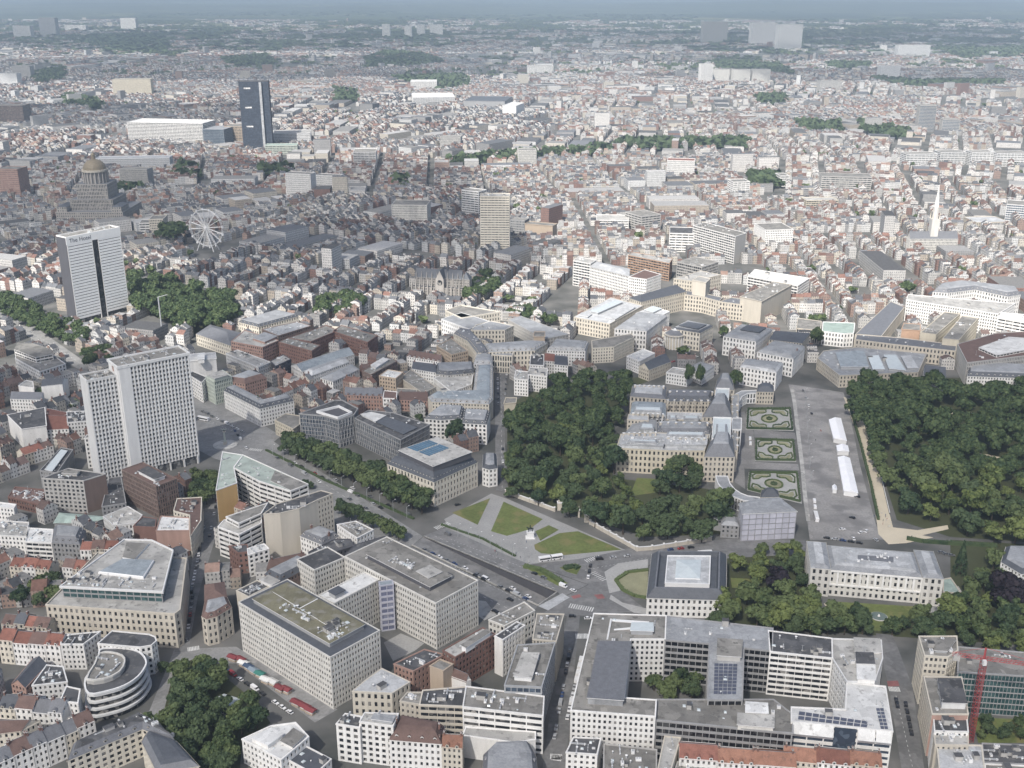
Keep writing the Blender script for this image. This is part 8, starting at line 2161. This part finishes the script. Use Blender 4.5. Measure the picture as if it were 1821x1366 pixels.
HS, CT = gen_city()
ok = in_view(HS[:, 0], HS[:, 1], 20.0)
HS = HS[ok]
V = house_verts(HS)
bad = taken(HS[:, 0], HS[:, 1]) > 0
for k in range(4): bad |= taken(V[:, k, 0], V[:, k, 1]) > 0
for k in range(4): bad |= taken((V[:, k, 0] + V[:, (k + 1) % 4, 0]) / 2, (V[:, k, 1] + V[:, (k + 1) % 4, 1]) / 2) > 0
HS = HS[~bad]
HS = HS[np.argsort(HS[:, 1] ** 2 + HS[:, 0] ** 2)]
NEAR = 300
LMK = [('the ribbed tower', plan(260, 850)), ('the white banded hotel tower', plan(180, 565)), ('the gothic church', plan(780, 545)), ('the market halls', plan(580, 650)), ('the zinc complex', plan(850, 620)), ('the courthouse', plan(160, 395)),
       ('the museum blocks', plan(1180, 610)), ('the library block', plan(1340, 530)), ('the arts centre', plan(1560, 650)), ('the ferris wheel', plan(371, 440)), ('the gridded office blocks', plan(640, 1150)), ('the office complex', plan(1250, 1230)), ('the grey stone office block', plan(200, 1080)), ('the green glass office', plan(1770, 1220)), ('the lattice building', plan(640, 790)), ('the yellow-ended offices', plan(1700, 600)), ('the curved balconies', plan(60, 690))]
used = {}
def side_of(x, y, q):
    dx, dy = x - q.x, y - q.y
    if abs(dx) > abs(dy): return 'left of' if dx < 0 else 'right of'
    return 'behind' if dy > 0 else 'in front of'
for row_ in HS[:NEAR]:
    x, y, a, w, d, h, rise, ri, wi = row_; ri, wi = int(ri), int(wi)
    nm, q = min(LMK, key=lambda t: (t[1] - Vector((x, y))).length)
    lab = f'{WN[wi]} {"shed" if h < 6.5 else "house"} with {RN[ri]} roof {side_of(x, y, q)} {nm}'
    t = thing('house' if h >= 6.5 else 'shed', lab, 'house' if h >= 6.5 else 'shed', (x, y, 0), 'houses ' + lab.split(' roof ')[1])
    one = row_[None]
    for nm2, wh in (('wall', range(4)), ('roof', (4, 5))):
        o = house_mass(nm2, one, None, wh, off=(x, y, 0)); o.parent = t
    if rise > 1 and y < 1100:
        for sgn in (-1, 1):
            put('chimney', CHIM, t, (x + math.cos(a) * sgn * w * .46, y + math.sin(a) * sgn * w * .46, h + rise - .3), a + math.pi / 2)
if len(HS) > NEAR:
    far_ = HS[NEAR:]; far_ = np.hstack([far_, np.zeros((len(far_), 1))])
    q = far_[(far_[:, 1] < 2700) & (far_[:, 5] > 7) & (far_[:, 3] < 12)]
    c_, s_ = np.cos(q[:, 2]), np.sin(q[:, 2]); sg = rng.choice([-1, 1], len(q)); k_ = rng.uniform(.3, .49, len(q)) * q[:, 3] * sg
    ch = q.copy(); ch[:, 0] += c_ * k_; ch[:, 1] += s_ * k_; ch[:, 3] = .8; ch[:, 4] = rng.uniform(1.2, 3, len(q)); ch[:, 9] = q[:, 5]; ch[:, 5] = q[:, 5] + q[:, 6] + rng.uniform(.6, 1.6, len(q)); ch[:, 6] = .05; ch[:, 8] = rng.choice([0, 2, 4, 5], len(q)); ch[:, 7] = rng.choice([5, 0, 6], len(q))
    dm = q[rng.uniform(0, 1, len(q)) < .32].copy(); t_ = rng.choice([-.26, .26], len(dm)) * dm[:, 4]; j_ = rng.uniform(-.25, .25, len(dm)) * dm[:, 3]
    dm[:, 0] += -np.sin(dm[:, 2]) * t_ + np.cos(dm[:, 2]) * j_; dm[:, 1] += np.cos(dm[:, 2]) * t_ + np.sin(dm[:, 2]) * j_; dm[:, 9] = dm[:, 5]; dm[:, 5] += 2.1; dm[:, 3] = rng.uniform(1.4, 3, len(dm)); dm[:, 4] = 2.6; dm[:, 6] = .05; dm[:, 8] = rng.choice([0, 6], len(dm)); dm[:, 7] = rng.choice([4, 6, 5], len(dm))
    o = house_mass('townscape', np.vstack([far_, ch, dm]), 'dense far roofs of the old town and suburbs reaching to the horizon'); o['kind'] = 'stuff'
print('HOUSES', len(HS), 'TREES', len(TREES), len(CT))

# ---------------------------------------------------------------- trees of the far town
CT = np.array(CT); bad = taken(CT[:, 0], CT[:, 1]) > 0; ok = in_view(CT[:, 0], CT[:, 1], 15.0) & ~bad
CT = CT[ok]
if len(CT) > 8500: CT = CT[rng.choice(len(CT), 8500, replace=False)]
leaf_mass('courtyard_trees', CT, CROWNS['leaf'][1], 'leaf', 'small trees in courtyards and streets of the far town', 34)
WOOD = []
def wood(zone, pts, sp=20.0, d=(18, 28), h=(14, 20), cap=420):
    poly = ccw(outline(zone, pts, 8)); x0, x1 = min(p.x for p in poly), max(p.x for p in poly); y0, y1 = min(p.y for p in poly), max(p.y for p in poly)
    n = int(min(cap * 4, (x1 - x0) * (y1 - y0) / sp ** 2 * 1.6)); X, Y = rng.uniform(x0, x1, n), rng.uniform(y0, y1, n); m = inside_np(poly, X, Y)
    k = math.sqrt(max(1.0, abs(area(poly)) / sp ** 2 / cap))
    for x, y in zip(X[m][:cap], Y[m][:cap]): WOOD.append((x, y, rng.uniform(*d) * k, rng.uniform(*h)))
for z, pts in [('R2', [(150, 300), (280, 270), (480, 290), (560, 330), (380, 350), (180, 355)]), ('R2', [(480, 400), (680, 400), (690, 450), (540, 470), (300, 410)]), ('R2', [(570, 850), (900, 815), (1450, 775), (1450, 795), (900, 840), (600, 865)]),
               ('R2', [(0, 470), (100, 480), (90, 530), (0, 530)]), ('R1', [(160, 380), (330, 360), (350, 420), (200, 440)]), ('R1', [(350, 190), (800, 180), (900, 240), (700, 290), (500, 250)]), ('R1', [(340, 500), (480, 520), (560, 570), (350, 560)]),
               ('R1', [(1170, 310), (1400, 290), (1450, 330), (1200, 340)]), ('R3', [(180, 320), (500, 340), (600, 380), (400, 390), (200, 360)]), ('R3', [(970, 410), (1250, 430), (1700, 430), (1690, 450), (1200, 455)]), ('R3', [(770, 330), (1000, 335), (980, 360), (790, 360)]),
               ('R3', [(620, 640), (820, 650), (840, 695), (630, 690)]), ('R3', [(940, 645), (1200, 690), (1195, 730), (960, 690)]), ('R3', [(400, 510), (540, 500), (560, 550), (420, 550)]), ('R3', [(0, 745), (350, 740), (340, 775), (0, 770)]), ('R3', [(370, 920), (510, 920), (520, 980), (400, 980)]),
               ('R2', [(1450, 740), (1811, 750), (1811, 790), (1500, 770)]), ('R3', [(1320, 255), (1814, 250), (1814, 300), (1500, 310)]), ('R1', [(930, 870), (1030, 870), (1030, 930), (930, 930)]), ('R1', [(1370, 890), (1530, 880), (1520, 910), (1380, 925)]),
               ('R2', [(300, 940), (350, 950), (350, 990), (310, 990)]), ('R1', [(560, 990), (700, 985), (720, 1010), (600, 1020)])]:
    wood(z, pts)
for _ in range(2300):
    y = rng.uniform(6000, 15500); x = rng.uniform(-.5, .5) * y
    if math.sin(x * .0013 + 2 * math.sin(y * .0007)) + math.sin(y * .0011 + x * .0005) > .2: WOOD.append((x, y, rng.uniform(45, 100), rng.uniform(12, 20)))
WOOD = np.array(WOOD)
leaf_mass('far_woods', WOOD, CROWNS['leafdark'][0], 'leafdark', 'woods and tree belts between the suburbs and on the horizon', 34)
plant_trees(300)

# ---------------------------------------------------------------- low hills on the horizon
nx_, ny_ = 90, 46
hx, hy = np.meshgrid(np.linspace(-24000, 24000, nx_), np.linspace(11500, 46000, ny_))
hh_ = np.array([[130 * max(0, noise.noise(Vector((x / 5200, y / 4200, 3.0))) * .8 + .42 + .25 * noise.noise(Vector((x / 1500, y / 1500, 1.0)))) * min(1, (y - 11500) / 5000) for x, y in zip(rx_, ry_)] for rx_, ry_ in zip(hx, hy)])
hP = np.stack([hx, hy, hh_ + .5], -1).reshape(-1, 3).astype(np.float32); ii = (np.arange(ny_ - 1)[:, None] * nx_ + np.arange(nx_ - 1)[None]).ravel()
hq = np.stack([ii, ii + 1, ii + nx_ + 1, ii + nx_], 1).astype(np.int32)
o = fast_mesh('hills', hP, hq.ravel(), np.arange(0, hq.size, 4, dtype=np.int32), np.full(len(hq), 4, np.int32), 'cityground'); o.data.shade_smooth(); o['kind'] = 'structure'

# ---------------------------------------------------------------- clouds above (their shade lies over the near town)
def cloud_material():
    m = bpy.data.materials.new('cloud'); m.use_nodes = True; MATS['cloud'] = m
    n, l = m.node_tree.nodes, m.node_tree.links; n.clear()
    out = n.new('ShaderNodeOutputMaterial'); tr = n.new('ShaderNodeBsdfTransparent'); tl = n.new('ShaderNodeBsdfTranslucent'); df = n.new('ShaderNodeBsdfDiffuse')
    tl.inputs['Color'].default_value = (.95, .96, .98, 1); df.inputs['Color'].default_value = (.95, .96, .98, 1)
    m1 = n.new('ShaderNodeMixShader'); m1.inputs[0].default_value = .5; l.new(tl.outputs[0], m1.inputs[1]); l.new(df.outputs[0], m1.inputs[2])
    m2 = n.new('ShaderNodeMixShader'); m2.inputs[0].default_value = CLOUD_THICK; l.new(tr.outputs[0], m2.inputs[1]); l.new(m1.outputs[0], m2.inputs[2])
    l.new(m2.outputs[0], out.inputs['Surface'])
CLOUD_THICK = .37
cloud_material()
def cloud(gx, gy, rx, ry, z=1500.0, seed=1):
    k = z / math.tan(SUN_EL); px, py = gx + math.sin(SUN_AZ) * k, gy + math.cos(SUN_AZ) * k
    bm = bmesh.new(); bmesh.ops.create_icosphere(bm, subdivisions=5, radius=1.0)
    for v in bm.verts:
        d = v.co.normalized()
        f = 1 + .30 * noise.noise(d * 1.6 + Vector((seed * 7.1, 0, 0))) + .14 * noise.noise(d * 4.2 + Vector((seed * 3.3, 5, 0))) + .07 * noise.noise(d * 9)
        v.co = Vector((px + d.x * rx * f, py + d.y * ry * f, z + d.z * 140 * f * (1 if d.z > 0 else .5)))
    me = bpy.data.meshes.new('cloud'); bm.to_mesh(me); bm.free(); me.materials.append(MATS['cloud'])
    o = bpy.data.objects.new('cloud', me); COL.objects.link(o); o['kind'] = 'structure'
cloud(30, 600, 900, 430, seed=1); cloud(-680, 1830, 640, 430, seed=3); cloud(-190, 1400, 210, 170, seed=12)
cloud(-1300, 4900, 1300, 700, seed=6); cloud(1500, 4500, 900, 330, seed=7); cloud(-300, 7600, 3600, 1500, seed=8); cloud(3600, 8300, 2000, 1300, seed=9); cloud(500, 5600, 1300, 300, seed=10); cloud(-1100, 3100, 420, 260, seed=14)

# ---------------------------------------------------------------- summer haze in the air
hb = MB(); hb.prism([Vector(p) for p in ((-61000, -61000), (61000, -61000), (61000, 61000), (-61000, 61000))], -8.5, 356.0, 'haze_tmp' if False else 'paint', 'paint', True)
hz = bpy.data.materials.new('haze'); hz.use_nodes = True
n_, l_ = hz.node_tree.nodes, hz.node_tree.links; n_.clear()
ho = n_.new('ShaderNodeOutputMaterial'); hv = n_.new('ShaderNodeVolumePrincipled'); hv.inputs['Color'].default_value = (.66, .83, 1.0, 1); hv.inputs['Density'].default_value = HAZE
hv.inputs['Anisotropy'].default_value = 0.1
l_.new(hv.outputs[0], ho.inputs['Volume'])
o = hb.build('haze', kind='stuff'); o.data.materials.clear(); o.data.materials.append(hz)
